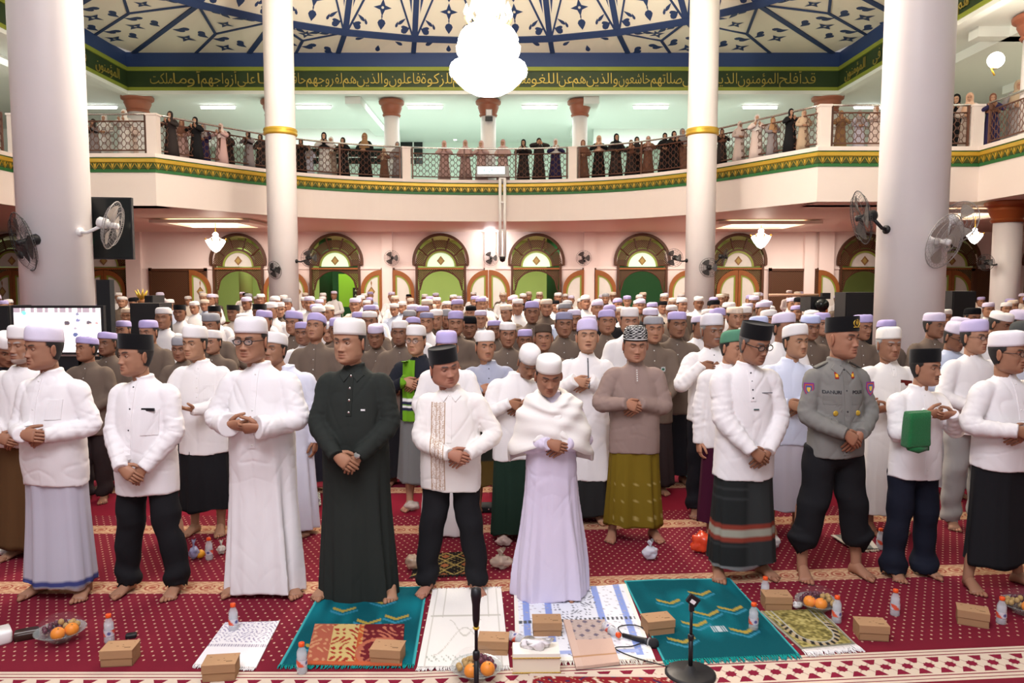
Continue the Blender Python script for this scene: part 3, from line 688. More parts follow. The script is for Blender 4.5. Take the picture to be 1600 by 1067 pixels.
def doorway(i, X, mode, where):
    t = bpy.data.objects.new(f'door_{i+1}', None); COL.objects.link(t); t.location = (X, WD, 0); struct(t); t['label'] = 'arched wooden doorway '+where
    if mode in proto:
        for k in proto[mode].children:
            c = clone(k, t)
            for g in k.children:
                clone(g, c)
        return t
    proto[mode] = t
    b = MB(); arcband(b, R1-.075, R1+.03, -.12, pi+.12, 28, SP, -.12, .12); b.build('arch_frame', M['woodd'], t, False)
    for s in (-1, 1): MB().box((s*(RJ-.03), 0, 1.3), (.09, .22, 2.6)).build('jamb', M['woodd'], t, False)
    MB().box((0, 0, 2.47), (2*RJ, .18, .07)).build('transom', M['wood'], t, False)
    for k in range(5):
        b = MB(); arcband(b, .70, R1-.09, pi*k/5+.03, pi*(k+1)/5-.03, 6, 2.6, -.01, .01); b.build('lattice_panel', M['lattice'], t, False)
    for k in range(6):
        a_ = pi*k/5; b = MB(); b.tube([(.64*math.cos(a_), -.03, 2.6+.64*math.sin(a_)), ((R1-.02)*math.cos(a_), -.03, 2.62+(R1-.0)*math.sin(a_))], .035, 6); b.build('spoke', M['woodd'], t, False)
    b = MB(); arcband(b, .62, .70, 0, pi, 18, 2.56, -.06, .06); b.build('fan_frame', M['woodd'], t, False)
    b = MB(); arcband(b, .55, .62, 0, pi, 18, 2.56, -.05, .05); b.build('green_border', M['leadg'], t, False)
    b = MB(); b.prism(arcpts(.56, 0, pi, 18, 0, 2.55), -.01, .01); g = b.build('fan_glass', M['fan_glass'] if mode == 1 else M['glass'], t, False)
    d = MB(); d.prism([(-.16, 2.78), (0, 2.6), (.16, 2.78), (0, 2.98)], -.025, -.012); d.build('diamond', M['oct2'], g, False)
    d = MB(); d.prism([(-.09, 2.78), (0, 2.67), (.09, 2.78), (0, 2.9)], -.035, -.02); d.build('diamond', M['oct'], g, False)
    # pierced spandrels beside the round-headed opening
    for s in (-1, 1):
        c = [(s*lerp(.86, 0, q), 1.60+.80*math.sin(math.acos(lerp(1, 0, q)))) for q in np.linspace(0, 1, 9)]
        b = MB(); top = [(s*x_, 2.44) for x_ in np.linspace(RJ-.05, 0, 9)]
        R = np.array([[(p[0], -.01, p[1]), (q[0], -.01, q[1]), (q[0], .01, q[1]), (p[0], .01, p[1])] for p, q in zip(c, top)]); b.loft(R); b.build('spandrel_lattice', M['lattice'], t, False)
        b = MB(); b.tube([(p[0], 0, p[1]) for p in c], .035, 6); b.build('opening_rim', M['woodd'], t, False)
        b = MB(); b.box((s*.91, 0, .8), (.12, .02, 1.6)); b.build('spandrel_lattice', M['lattice'], t, False)
    for s in (-1, 1):
        lf = bpy.data.objects.new('door_leaf', None); COL.objects.link(lf); lf.parent = t
        if mode == 1: lf.location = (s*(RJ+.90), -.2, 0); leaf_parts(lf, -s)
        elif mode == 0: lf.location = (s*.01, -.02, 0); leaf_parts(lf, s)
        else:
            lf.location = (s*(RJ+.90), -.2, 0); leaf_parts(lf, -s)
    if mode == 1:
        for s in (-1, 1): MB().box((s*(RJ+.98), -.06, 1.25), (.26, .06, 2.5)).build('back_board', M['woodd'], t, False)
    return t
for i, (px, mode, where) in enumerate(ARCH): doorway(i, AX[i], mode, where)
def screen_panel(i, px0, px1, where):
    x0, x1 = wx(px0), wx(px1); t = thing('lattice_screen', where, 'screen', ((x0+x1)/2, WD-.12, 0)); w = x1-x0
    for z in (.05, 2.42): MB().box((0, 0, z), (w, .1, .1)).build('rail', M['woodd'], t, False)
    for s in (-1, 1): MB().box((s*(w/2-.05), 0, 1.25), (.1, .1, 2.5)).build('stile', M['woodd'], t, False)
    MB().box((0, 0, 1.25), (w-.1, .02, 2.4)).build('lattice_panel', M['lattice'], t, False)
    MB().box((0, .06, 1.25), (w-.1, .02, 2.4)).build('backing', mat('screen_backing', (.30, .17, .07), .7), t, False)
screen_panel(0, 235, 325, 'brown pierced wooden screen on the back wall left of the first open doorway')
screen_panel(1, 1200, 1279, 'brown pierced wooden screen on the back wall behind the video camera'); screen_panel(2, 1516, 1562, 'brown pierced wooden screen beside the far right lower column')
ban = thing('green_banner', 'bright green banner with black lettering inside the doorway by the left inner pillar', 'banner', (at(555, 452, 35.2).x, 35.2, 1.55)); [MB().box((q, .05, -.78), (.05, .05, 1.54)).build('post', M['grey'], ban, False) for q in (-.6, .6)]
MB().box((0, 0, 0), (1.5, .04, 1.5)).build('sheet', mat('banner_lime', (.24, .46, .04), .6), ban, False); MB().box((.35, -.03, -.1), (.9, .02, .45)).build('black_panel', M['black'], ban, False)
for z_ in (.02, -.2):
    me = text_mesh(shape('المسجد')+' '+shape('دار'), .17, .004); me.materials.append(M['white']); o = link('lettering', me, ban); o.location = (.35, -.045, z_); o.rotation_euler = (pi/2, 0, 0)
# side aisles' outer walls
b = MB(); b.box((-24, 12, 2), (.2, 46, 4)); struct(b.build('wall_left', M['peach'], smooth=False)); b = MB(); b.box((23, 12, 2), (.2, 46, 4)); struct(b.build('wall_right', M['peach'], smooth=False))
# lit trays in the aisle ceiling
for i, (px, py, D, w) in enumerate(((335, 352, 25.5, 3.2), (1185, 349, 26.0, 3.4), (1500, 335, 22, 2.4))):
    X = at(px, py, D).x; t = thing('ceiling_tray', ['glowing recessed ceiling tray left of the left gold-collared pillar', 'glowing recessed ceiling tray right of the right gold-collared pillar', 'glowing recessed ceiling tray behind the thick right pillar'][i], 'light', (X, D, 3.9))
    MB().box((0, 0, -.03), (w*.72, 2.0, .04)).build('diffuser', M['lampw'], t, False)
    for s in (-1, 1):
        MB().box((s*w*.42, 0, -.06), (w*.14, 2.5, .1)).build('tray_side', M['soffit'], t, False); MB().box((0, s*1.15, -.06), (w*.70, .25, .1)).build('tray_side', M['soffit'], t, False)
# ------------------------------------------------------------------ people
M['skin'] = mat('skin', attr=True, rough=.5, spec=.3)
M['hair'] = mat('hair', attr=True, rough=.6)
M['fab'] = mat('cotton_cloth', attr=True, rough=.85, spec=.15, bump=(140, .07, .004))
M['fabf'] = mat('plain_cotton', objcol=True, rough=.85, spec=.15)
M['velvet'] = mat('black_velvet', (.006, .006, .007), .85, spec=.1, sheen=.15, bump=(200, .2, .003))
M['knit'] = mat('knitted_cap', attr=True, rough=.9, spec=.1, bump=(260, .3, .003))
M['knito'] = mat('plain_cap', objcol=True, rough=.9, spec=.1, bump=(120, .4, .004))
M['button'] = mat('dark_button', (.02, .02, .025), .3)
M['buttonw'] = mat('pearl_button', (.75, .75, .72), .25)
M['metal'] = mat('polished_metal', (.75, .74, .72), .2, 1)
M['lensg'] = mat('spectacle_lens', (.9, .92, .95), .05, alpha=.12)
M['specs'] = mat('spectacle_frame', (.02, .015, .015), .3)
SK = (.36, .185, .112)
WH = (.80, .775, .78)

def rotm(yaw=0, pitch=0, roll=0):
    return np.array((Matrix.Rotation(yaw, 3, 'Z') @ Matrix.Rotation(pitch, 3, 'X') @ Matrix.Rotation(roll, 3, 'Y')))
ZP = np.array([-.118, -.112, -.100, -.085, -.06, -.03, 0, .03, .06, .085, .105, .114, .118])
WP = np.array([.004, .030, .049, .0605, .0695, .0745, .0765, .0770, .0735, .062, .038, .018, .002])
YF = np.array([.050, .070, .084, .088, .086, .087, .087, .091, .088, .071, .040, .018, .002])
YB = np.array([.000, .020, .030, .045, .062, .080, .094, .101, .097, .079, .045, .02, .002])
def interp(x, X, Y):   # smooth
    return np.interp(x, X, Y)
def head(b, hair, M3, c, s, p, lo=False):
    """adds the head (skin, eyes, ears) to b and a cap of hair to hair; M3 turns it, c is its centre, s its size"""
    nt, nz = {2: (72, 60), 1: (46, 42), 0: (30, 28)}[p.get('q', 2)]
    # finer angles at the face
    u = np.arange(nt)/nt; th = 2*pi*u - .62*np.sin(2*pi*u)
    w_ = np.linspace(0, 1, nz); z = -.118+.236*(w_*.86+.14*(.5-.5*np.cos(pi*w_)))
    ww = interp(z, ZP, WP)*p.get('w', 1); k = np.ones(5)/5
    yf = interp(z, ZP, YF); yb = interp(z, ZP, YB)
    jaw = p.get('jaw', 0); ww = ww*(1+jaw*G(z, -.075, .04))
    T, Z = np.meshgrid(th, z); W = ww[:, None]; st = np.sin(T); ct = np.cos(T)
    front = ct > 0
    X = W*np.sign(st)*np.abs(st)**np.where(front, .88, .95); Y = np.where(front, -yf[:, None]*np.abs(ct)**.85, yb[:, None]*np.abs(ct)**.95)
    f = sm(.05, .45, ct); d = 0; ns = p.get('nose', 1)
    t = np.clip((.010-Z)/.042, 0, 1)
    ridge = (.0015+.0195*t**1.25)*np.exp(-(X/(.0075+.0065*t))**2)*sm(.022, .004, Z)*(1-sm(-.033, -.0435, Z))
    d = d+ridge*ns
    for sx in (-1, 1):
        d = d+.0095*ns*G(X, sx*.0150, .0072)*G(Z, -.0345, .0068)
        d = d-.0125*G(X, sx*.031, .0165)*G(Z, .0085, .0100)
        d = d+.0045*G(X, sx*.027, .02)*G(Z, .0265, .0075)
        d = d+.0045*G(X, sx*.043, .016)*G(Z, -.018, .016)
        d = d-.002*G(X, sx*.036, .012)*G(Z, -.055, .02)-(.3+p.get('age', .3))*.0036*G(X, sx*(.023+.35*(-.03-Z)), .0045)*G(Z, -.048, .016)-p.get('age', .3)*.0022*G(X, sx*.030, .014)*G(Z, -.0095, .003)
    d = d+.0045*G(X, 0, .028)*G(Z, -.060, .024)
    op = p.get('open', 0)
    d = d+.0055*G(X, 0, .019)*G(Z, -.0565, .0052)+.006*G(X, 0, .0165)*G(Z, -.070-op*.006, .0058)-(.006+.010*op)*G(X, 0, .021)*G(Z, -.0630-op*.003, .0022+.0035*op)
    d = d-.0035*G(X, 0, .02)*G(Z, -.0815, .006)+.0065*G(X, 0, .019)*G(Z, -.099, .013)
    Y = Y-d*f
    P = np.stack([X, Y, Z], -1)
    # colours
    sk = np.array(p.get('skin', SK)); C = np.tile(sk, X.shape+(1,)).astype(float)
    nz_ = noise(P.reshape(-1, 3)*45).reshape(X.shape); C *= (1+.06*nz_)[..., None]
    def paint(mask, col, a=1.0):
        nonlocal C
        m = (np.clip(mask, 0, 1)*a*f)[..., None]; C = C*(1-m)+np.array(col)*m
    paint(G(X, 0, .016)*G(Z, -.032, .012), sk*np.array([1.08, .92, .88]), .5)
    lips = G(X, 0, .0225)**1*(np.abs(Z+.0635) < .0115+.004*op)*sm(.026, .018, np.abs(X))
    paint(lips, sk*np.array([.78, .55, .55]), .8); paint(G(Z, -.0632-op*.003, .0016+.0035*op)*sm(.027, .02, np.abs(X)), sk*np.array([.20, .11, .11]), .95)
    hc = np.array(p.get('haircol', (.012, .010, .010)))
    br = sm(.0070, .0030, np.abs(Z-(.0255+.006*np.sin(np.clip((np.abs(X)-.012)/.038, 0, 1)*pi*.8))))
    paint(br*sm(.008, .014, np.abs(X))*sm(.054, .044, np.abs(X)), hc, .92*p.get('brow', 1))
    paint(G(np.abs(X), .031, .019)*G(Z, .009, .0105), sk*.55, .6)  # shade of the eye sockets, painted into the skin colour
    for sx in (-1, 1): paint(G(X, sx*.0075, .0035)*G(Z, -.0425, .0028), sk*.25, .9)  # shade inside the nostrils, painted into the skin colour
    if p.get('must'): paint((np.abs(Z+.0500) < .0055)*(np.abs(X) < .026), p['mustcol'] if 'mustcol' in p else hc, p['must'])
    if p.get('beard'): paint(np.clip(sm(-.074, -.086, Z)+sm(.045, .062, np.abs(X))*sm(-.03, -.05, Z), 0, 1), p.get('beardcol', hc), p['beard'])
    # scalp hair
    hair_m = np.clip(sm(.058, .066, Z)*1.0+sm(.20, .02, ct)*sm(-.045, -.025, Z+.03*np.clip(ct, 0, 1)+.0*Z)*sm(-.99, -.6, -np.abs(ct)*.0+.0), 0, 1)
    side = (ct < .02+.26*sm(.0, .035, Z))*(Z > np.where(ct > 0, -.018, -.050+.02*ct))
    hm = np.maximum((Z > .062), side).astype(float)*p.get('hair', 1)
    C = C*(1-hm[..., None]*.9)+hc*hm[..., None]*.9
    n = nt; F = []
    for i in range(nz-1): F += [(i*n+j, i*n+(j+1) % n, (i+1)*n+(j+1) % n, (i+1)*n+j) for j in range(n)]
    F += [tuple(range(n-1, -1, -1)), tuple((nz-1)*n+j for j in range(n))]
    tr = lambda q: (np.asarray(q)*s)@M3.T+c
    b.add(tr(P.reshape(-1, 3)), F, C.reshape(-1, 3))
    if hair is not None and p.get('hair', 1):
        k = P.copy(); nrm = P/np.linalg.norm(P, axis=-1)[..., None]; k += nrm*.0045
        keep = [(i*n+j, i*n+(j+1) % n, (i+1)*n+(j+1) % n, (i+1)*n+j) for i in range(nz-1) for j in range(n) if hm[i, j] > .5 and hm[i+1, (j+1) % n] > .5 and Z[i, j] < .085]
        used = sorted({v for q in keep for v in q}); ix = {v: a for a, v in enumerate(used)}
        kk = k.reshape(-1, 3)[used]; gz = noise(kk*160)
        hair.add(tr(kk+nrm.reshape(-1, 3)[used]*(gz*.0012)[:, None]), [tuple(ix[v] for v in q) for q in keep], np.clip(hc*(1+.4*gz[:, None]), 0, 1))
    # ears
    for sx in (-1, 1):
        e = MB(); e.ball((0, 0, 0), (.009, .021, .034), *((10, 8) if not lo else (6, 5))); v = e.verts()
        v[:, 0] -= sx*0; rr = (v[:, 1]/.021)**2+(v[:, 2]/.034)**2; v[:, 0] += sx*(.006*rr-.003); v[:, 1] *= 1-.25*sm(.0, -.03, v[:, 2])
        v = v@rotm(-sx*-.42).T+np.array([sx*.0800*p.get('w', 1), .006, -.004])
        col = np.tile(sk*np.array([.98, .86, .82]), (len(v), 1))*(1-.3*np.exp(-rr*3))[:, None]
        b.add(tr(v), e.f, col)
    # eyes
    if not lo:
        gaze = p.get('gaze', 0); lid = p.get('lid', .24)
        for sx in (-1, 1):
            e = MB(); nu, nv = 20, 22; e.ball((0, 0, 0), .0135, nu, nv); v = e.verts()
            el = np.arcsin(np.clip(v[:, 2]/.0135, -1, 1)); az = np.arctan2(v[:, 0], -v[:, 1])
            col = np.tile(np.array([.62, .58, .54]), (len(v), 1))
            gd = np.array([math.sin(gaze), -math.cos(gaze), -.08]); gd /= np.linalg.norm(gd); an = np.arccos(np.clip((v/.0135)@gd, -1, 1))
            col[an < .56] = (.030, .014, .007); col[an < .2] = (.004, .004, .004)
            up = el > lid-.08*np.abs(az)-.22*np.abs(az)**2; dn = el < -.30+.2*np.abs(az)**2
            edge = (el > lid-.13-.08*np.abs(az)-.22*np.abs(az)**2) & ~up
            col[edge] = (.012, .008, .007); col[up] = sk*.80; col[dn] = sk*.86
            v[up | dn] *= 1.07
            e0 = np.array([sx*.0315, -.0698, .0085]); b.add(tr(v+e0), e.f, col)
    return tr

def capmesh(kind, M3, c, s, p, n=36, tiltx=.10, fine=False):
    """a head-cap as a lofted shell; kind: 'peci' soft white cap, 'kopiah' tall velvet cap, 'round' knitted dome"""
    b = MB(); a = np.arange(n)*2*pi/n; w = p.get('w', 1)
    if kind == 'kopiah': pr = [(.97, .036), (1.005, .036), (1.01, .06), (1.005, .09), (.995, .121), (.98, .126), (.93, .120), (.5, .113), (.02, .115)]
    elif kind == 'round': pr = [(.97, .036), (1.02, .036), (1.03, .06), (1.01, .09), (.93, .118), (.75, .136), (.45, .146), (.02, .149)]
    else: pr = [(.97, .040), (1.015, .040), (1.022, .055), (1.018, .075), (1.005, .094), (.97, .110), (.90, .122), (.76, .130), (.5, .134), (.02, .135)]
    if p.get('capv'):   # a small change of shape from person to person
        pr = [(r, z+(z-.04)*p['capv']) for r, z in pr]
    pr = [(r, z+.009) for r, z in pr]
    if fine:
        L_ = np.concatenate([[0], np.cumsum(np.hypot(*np.diff(np.array(pr)*np.array([.09, 1]), axis=0).T))]); tt_ = np.linspace(0, L_[-1], 46); pr = list(zip(np.interp(tt_, L_, [q[0] for q in pr]), np.interp(tt_, L_, [q[1] for q in pr]))); n = 96
    R = []
    for r, z in pr:
        x = .080*w*r*np.sign(np.sin(a))*np.abs(np.sin(a))**.92; y = np.where(np.cos(a) > 0, -.0945*r, .1045*r)*np.abs(np.cos(a))**.95
        R.append(np.stack([x, y, z-tiltx*(y+.02)*1.0], -1))
    R = np.array(R)
    if kind == 'peci':
        q = noise(R.reshape(-1, 3)*22+p.get('seed', 0)*3.1).reshape(R.shape[:2]); R[4:, :, 2] += q[4:]*.005; R[2:6, :, :2] *= (1+.014*q[2:6])[..., None]
    col = np.ones(R.shape)*np.array(p.get('capcol', WH))
    b.loft(R, col)
    b.v = [np.asarray(v)*s@M3.T+c for v in b.v]
    return b

def ik(S, W, l1, l2, pole):
    S, W, pole = map(lambda q: np.asarray(q, float), (S, W, pole)); d = W-S; L = np.linalg.norm(d)
    if L > (l1+l2)*.995: W = S+d/L*(l1+l2)*.995; d = W-S; L = np.linalg.norm(d)
    u = d/L; a = (l1*l1-l2*l2+L*L)/(2*L); h = math.sqrt(max(0, l1*l1-a*a)); v = pole-u*pole.dot(u); v /= np.linalg.norm(v)
    return S+u*a+v*h, W
def frame(x, z):
    x = np.asarray(x, float); x /= np.linalg.norm(x); z = np.asarray(z, float); z = z-x*z.dot(x); z /= np.linalg.norm(z); y = np.cross(z, x)
    return np.stack([x, y, z], 1)
def hand(b, W, fdir, back, side, s, skin, curl=.35, lo=False, thumb=.0, spread=.0):
    """a hand with palm, four fingers and a thumb; side +1: thumb towards +y of the frame"""
    Fm = frame(fdir, back); sk = np.array(skin)*np.array([1.0, .95, .92]); add = MB()
    n = 10 if not lo else 6
    xs = [-.03, 0, .022, .05, .078, .092]; wy = [.026, .027, .033, .040, .042, .040]; wz = [.021, .020, .0175, .0165, .0145, .010]
    a = np.arange(n)*2*pi/n
    R = np.array([[(x, side*.002+wy_*np.cos(t), wz_*np.sin(t)) for t in a] for x, wy_, wz_ in zip(xs, wy, wz)])
    add.loft(R, sk)
    for k, (y, L, r) in enumerate(((.030, .072, .0090), (.0105, .080, .0094), (-.0095, .075, .0090), (-.0285, .060, .0080))):
        q = np.array([.084-abs(k-1)*.004, side*y, .001]); ang = curl*(.55+.12*k); pts = [q-np.array([.02, 0, 0]), q]; sp = side*(y/.03)*spread*.3
        rad = [r, r*1.05]
        for j, fr in enumerate((.44, .31, .25)):
            ang_j = ang if j == 0 else pts_ang+curl*(1.0 if j == 1 else .7)
            pts_ang = ang_j
            dv = np.array([math.cos(ang_j), sp, -math.sin(ang_j)]); 
            pts.append(pts[-1]+dv*L*fr*.55); rad.append(r*(.92-.06*j)); pts.append(pts[-1]+dv*L*fr*.45); rad.append(r*(1.0-.1*j) if j < 2 else r*.80)
        pts.append(pts[-1]+dv*.005); rad.append(r*.42); add.tube(pts, rad, 8 if not lo else 5, sk*(1.0 if k % 2 else .97))
    q = np.array([.012, side*.022, -.008]); t1 = np.array([.70, side*.62, -.30-thumb]); t1 /= np.linalg.norm(t1); t2 = np.array([.92, side*.25, -.25-thumb]); t2 /= np.linalg.norm(t2)
    pts = [q, q+t1*.030, q+t1*.048, q+t1*.048+t2*.026, q+t1*.048+t2*.034, q+t1*.048+t2*.056]
    add.tube(pts, [.014, .0135, .0118, .0108, .0108, .0075], 8 if not lo else 5, sk)
    v = add.verts()*s*1.02; b.add(v@Fm.T+W, add.f, np.concatenate(add.c))

def foot(b, A, yaw, s, skin, lo=False, calf=.30):
    """a bare foot under the ankle point A=(x, y) on the floor"""
    sk = np.array(skin)*.93; add = MB(); n = 12 if not lo else 7; a = np.arange(n)*2*pi/n
    prof = [(.062, .018, .02, .022), (.05, .030, .032, .034), (.02, .034, .046, .046), (-.02, .035, .042, .042), (-.06, .041, .028, .028), (-.10, .046, .019, .020), (-.125, .045, .014, .015)]
    R = np.array([[(w*math.cos(t)+(.0 if y > -.05 else -.004), y, zc+h*math.sin(t)*(.98)) for t in a] for y, w, zc, h in prof]); R[..., 2] = np.maximum(R[..., 2], .003)
    add.loft(R, sk)
    for k, (x, L, r) in enumerate(((-.032, .058, .0145), (-.012, .050, .0105), (.007, .044, .010), (.023, .037, .0095), (.037, .030, .0085))):
        y0 = -.108+k*.006; sx = 1
        add.tube([(x, y0, r+.001), (x, y0-L*.5, r+.004), (x, y0-L*.85, r), (x, y0-L, r*.8)], [r, r*1.05, r*.95, r*.5], 7 if not lo else 5, sk*np.array([1.04, .98, .95]))
    v = add.verts()
    return add
def legs(b, pos, s, skin, lo=False, calf=.32):
    for sx, (x, y, yaw) in zip((-1, 1), pos):
        add = foot(b, None, 0, s, skin, lo); v = add.verts()
        if sx < 0: v[:, 0] *= -1; fs = [q[::-1] for q in add.f]
        else: fs = add.f
        c_, s_ = math.cos(yaw), math.sin(yaw); R = np.array([[c_, -s_, 0], [s_, c_, 0], [0, 0, 1]])
        b.add(v*s@R.T+np.array([x, y, 0])*s, fs, np.concatenate(add.c))
        kx = math.copysign(min(abs(x), calf), x)
        b.tube(np.array([(x, y+.012, .03), (x, y+.016, .07), (lerp(x, kx, .1), y+.02, .12), (lerp(x, kx, .4), y+.03, .2), (lerp(x, kx, .8), y+.035, .32), (kx, .02, .46), (math.copysign(.09, x), .0, .66), (math.copysign(.085, x), .0, .86)])*s, np.array([.036, .034, .034, .043, .052, .052, .070, .078])*s, 12 if not lo else 6, np.array(skin)*.92)

TOR = np.array([  # z, half width, front, back
 [1.452, .066, .060, .060], [1.437, .076, .065, .072], [1.420, .099, .074, .086], [1.400, .127, .085, .098], [1.370, .156, .098, .108], [1.33, .177, .112, .117],
 [1.25, .190, .128, .124], [1.15, .190, .137, .122], [1.05, .190, .142, .117], [.95, .194, .144, .120], [.85, .200, .141, .128], [.75, .204, .136, .132], [.60, .210, .134, .134], [.40, .220, .140, .142], [.20, .232, .150, .152], [.0, .242, .158, .160]])
def torso_at(z, p):
    w, f, k = (np.interp(z, TOR[::-1, 0], TOR[::-1, i]) for i in (1, 2, 3)); fat = p.get('fat', 0)
    bel = G(z, 1.02, .22)
    fl = p.get('flare', 0)*sm(.9, .1, z)
    sh = p.get('sh', 1); w = w*lerp(1, sh, sm(1.40, 1.3, z))
    return w+fat*bel*.5+fl*.11, f+fat*bel+fl*.06, k+fat*.25*bel+fl*.06
def tubebody(p, z0, z1, n, m, folds=.0, grow=0., seed=0, pleat=False):
    """rings of a garment that hangs round the body from z1 (top) to z0 (hem)"""
    a = np.arange(n)*2*pi/n; R = []
    zs = np.concatenate([[1.452, 1.437, 1.420, 1.400, 1.370], np.linspace(1.34, z0, m)]) if z1 > 1.4 else np.linspace(z1, z0, m)
    r = random.Random(seed); ks = [(r.randint(4, 6), r.uniform(0, 6)), (r.randint(8, 11), r.uniform(0, 6)), (r.randint(13, 17), r.uniform(0, 6))]
    for z in zs:
        w, f, k = torso_at(z, p); w, f, k = w+grow, f+grow, k+grow
        e = .86 if z < 1.4 else 1
        x = w*np.sign(np.sin(a))*np.abs(np.sin(a))**e; y = np.where(np.cos(a) > 0, -f, k)*np.abs(np.cos(a))**e
        amp = folds*sm(1.1, .35, z)*.8+folds*.25*sm(.5, .05, z)+.06*folds
        q = 1+amp*sum(np.sin(kk*a+ph+1.5*(z))/(1+.25*i) for i, (kk, ph) in enumerate(ks))
        if pleat: q = q+pleat*(np.exp(-((np.mod(a+.25+pi, 2*pi)-pi)/.13)**2)-np.exp(-((np.mod(a+.02+pi, 2*pi)-pi)/.10)**2)*.9)*sm(1.0, .6, z)
        R.append(np.stack([x*q, y*q, np.full(n, z)], -1))
    return np.array(R)
def hemwave(R, r, amp=.012):
    n = R.shape[1]; a = np.arange(n)*2*pi/n; R[-1, :, 2] += amp*np.sin(2*a+r)+amp*.6*np.sin(5*a+r*2); return R
def remesh(b, voxel, smooth=2):
    me = bpy.data.meshes.new('t'); me.from_pydata(b.verts().tolist(), [], b.f)
    o = bpy.data.objects.new('t', me); COL.objects.link(o); md = o.modifiers.new('r', 'REMESH'); md.mode = 'VOXEL'; md.voxel_size = voxel
    if smooth: ms = o.modifiers.new('s', 'SMOOTH'); ms.iterations = smooth; ms.factor = .5
    dg = bpy.context.evaluated_depsgraph_get(); m2 = o.evaluated_get(dg).to_mesh()
    v = np.empty(len(m2.vertices)*3); m2.vertices.foreach_get('co', v); nr = np.empty(len(m2.vertices)*3); m2.vertices.foreach_get('normal', nr)
    f = [tuple(q.vertices) for q in m2.polygons]
    bpy.data.objects.remove(o); bpy.data.meshes.remove(me)
    return v.reshape(-1, 3), nr.reshape(-1, 3), f
def sleeve(S, E, W, s, r0=.085, r1=.068, r2=.056, r3=.048, n=20, seed=0, wr=.006, cuff=.0, side=1):
    """rings of a sleeve from inside the shoulder to the wrist, wrinkled at the elbow"""
    S, E, W = map(np.asarray, (S, E, W)); inn = S*np.array([.55, 1, 1])+np.array([0, 0, -.02])
    u = (W-E); u = u/np.linalg.norm(u)
    P = spline([inn, S+(E-S)*.08, S+(E-S)*.5, E-(E-S)*.08+(W-E)*.02, E+(W-E)*.5, W+u*.016], 7); m = len(P)
    t = np.linspace(0, 1, m); rad = np.interp(t, [0, .2, .4, .6, .8, .93, 1], [r0*.92, r0, (r0+r1)/2, r1*1.06, r2*1.05, r3*1.1+cuff*.8, r3+cuff])
    R = tube_rings(P, rad, n); a = np.arange(n)*2*pi/n; ph = random.Random(seed).uniform(0, 6)
    for i in range(m):
        L = t[i]; el = .35+G(L, .6, .16)+.8*G(L, .85, .12)
        d = wr*el*(np.sin(L*85+2.4*np.sin(a+ph)+ph)+.6*np.sin(L*52-2.6*np.cos(a+ph*2)))
        c = R[i].mean(0); q = R[i]-c; R[i] = c+q*(1+d/np.linalg.norm(q, axis=1))[:, None]
    # open end: turn back inside the cuff
    return R
def strip_on(bvh, pts, w, h, lift=.003):
    """a narrow strip laid on the front of a garment through points (x, z)"""
    b = MB(); L = []
    for x, z in pts:
        for dx in (-w/2, w/2):
            hit = bvh.ray_cast(Vector((x+dx, -1, z)), Vector((0, 1, 0)))
            y = hit[0].y if hit[0] else -.15
            L.append((x+dx, y-lift, z))
        if len(L) >= 4 and abs(L[-1][1]-L[-3][1]) > .022: L = L[:-2]; break
    n = len(L)//2; P = np.array(L).reshape(n, 2, 3)
    fr = P; bk = P+np.array([0, h+lift, 0]); V = np.concatenate([fr.reshape(-1, 3), bk.reshape(-1, 3)]); k = 2*n; f = []
    for i in range(n-1):
        a = 2*i; f += [(a, a+1, a+3, a+2), (k+a, k+a+2, k+a+3, k+a+1), (a, a+2, k+a+2, k+a), (a+1, k+a+1, k+a+3, a+3)]
    f += [(0, k, k+1, 1), (k-2, k-1, 2*k-1, 2*k-2)]
    b.add(V, f); return b
def patch_on(bvh, x0, x1, z0, z1, nx, nz, colf, lift=.002, h=.004, fold=0):
    xs = np.linspace(x0, x1, nx); zs = np.linspace(z0, z1, nz); P = np.zeros((nz, nx, 3)); C = np.zeros((nz, nx, 3))
    for i, z in enumerate(zs):
        for j, x in enumerate(xs):
            hit = bvh.ray_cast(Vector((x, -1, z)), Vector((0, 1, 0))); y = hit[0].y if hit[0] else -.15
            P[i, j] = (x, y-lift-fold*(.5+.5*math.sin((x-x0)/(x1-x0)*11+z*9)), z); C[i, j] = colf(x, z)
    b = MB(); b.grid(P, C)
    rim = [(0, j) for j in range(nx)]+[(i, nx-1) for i in range(1, nz)]+[(nz-1, j) for j in range(nx-2, -1, -1)]+[(i, 0) for i in range(nz-2, 0, -1)]
    V = [P[q] for q in rim]; V2 = [P[q]+np.array([0, h+lift, 0]) for q in rim]; m = len(rim)
    b.add(np.array(V+V2), [(i, m+i, m+(i+1) % m, (i+1) % m) for i in range(m)], np.array([C[q] for q in rim]*2)); return b

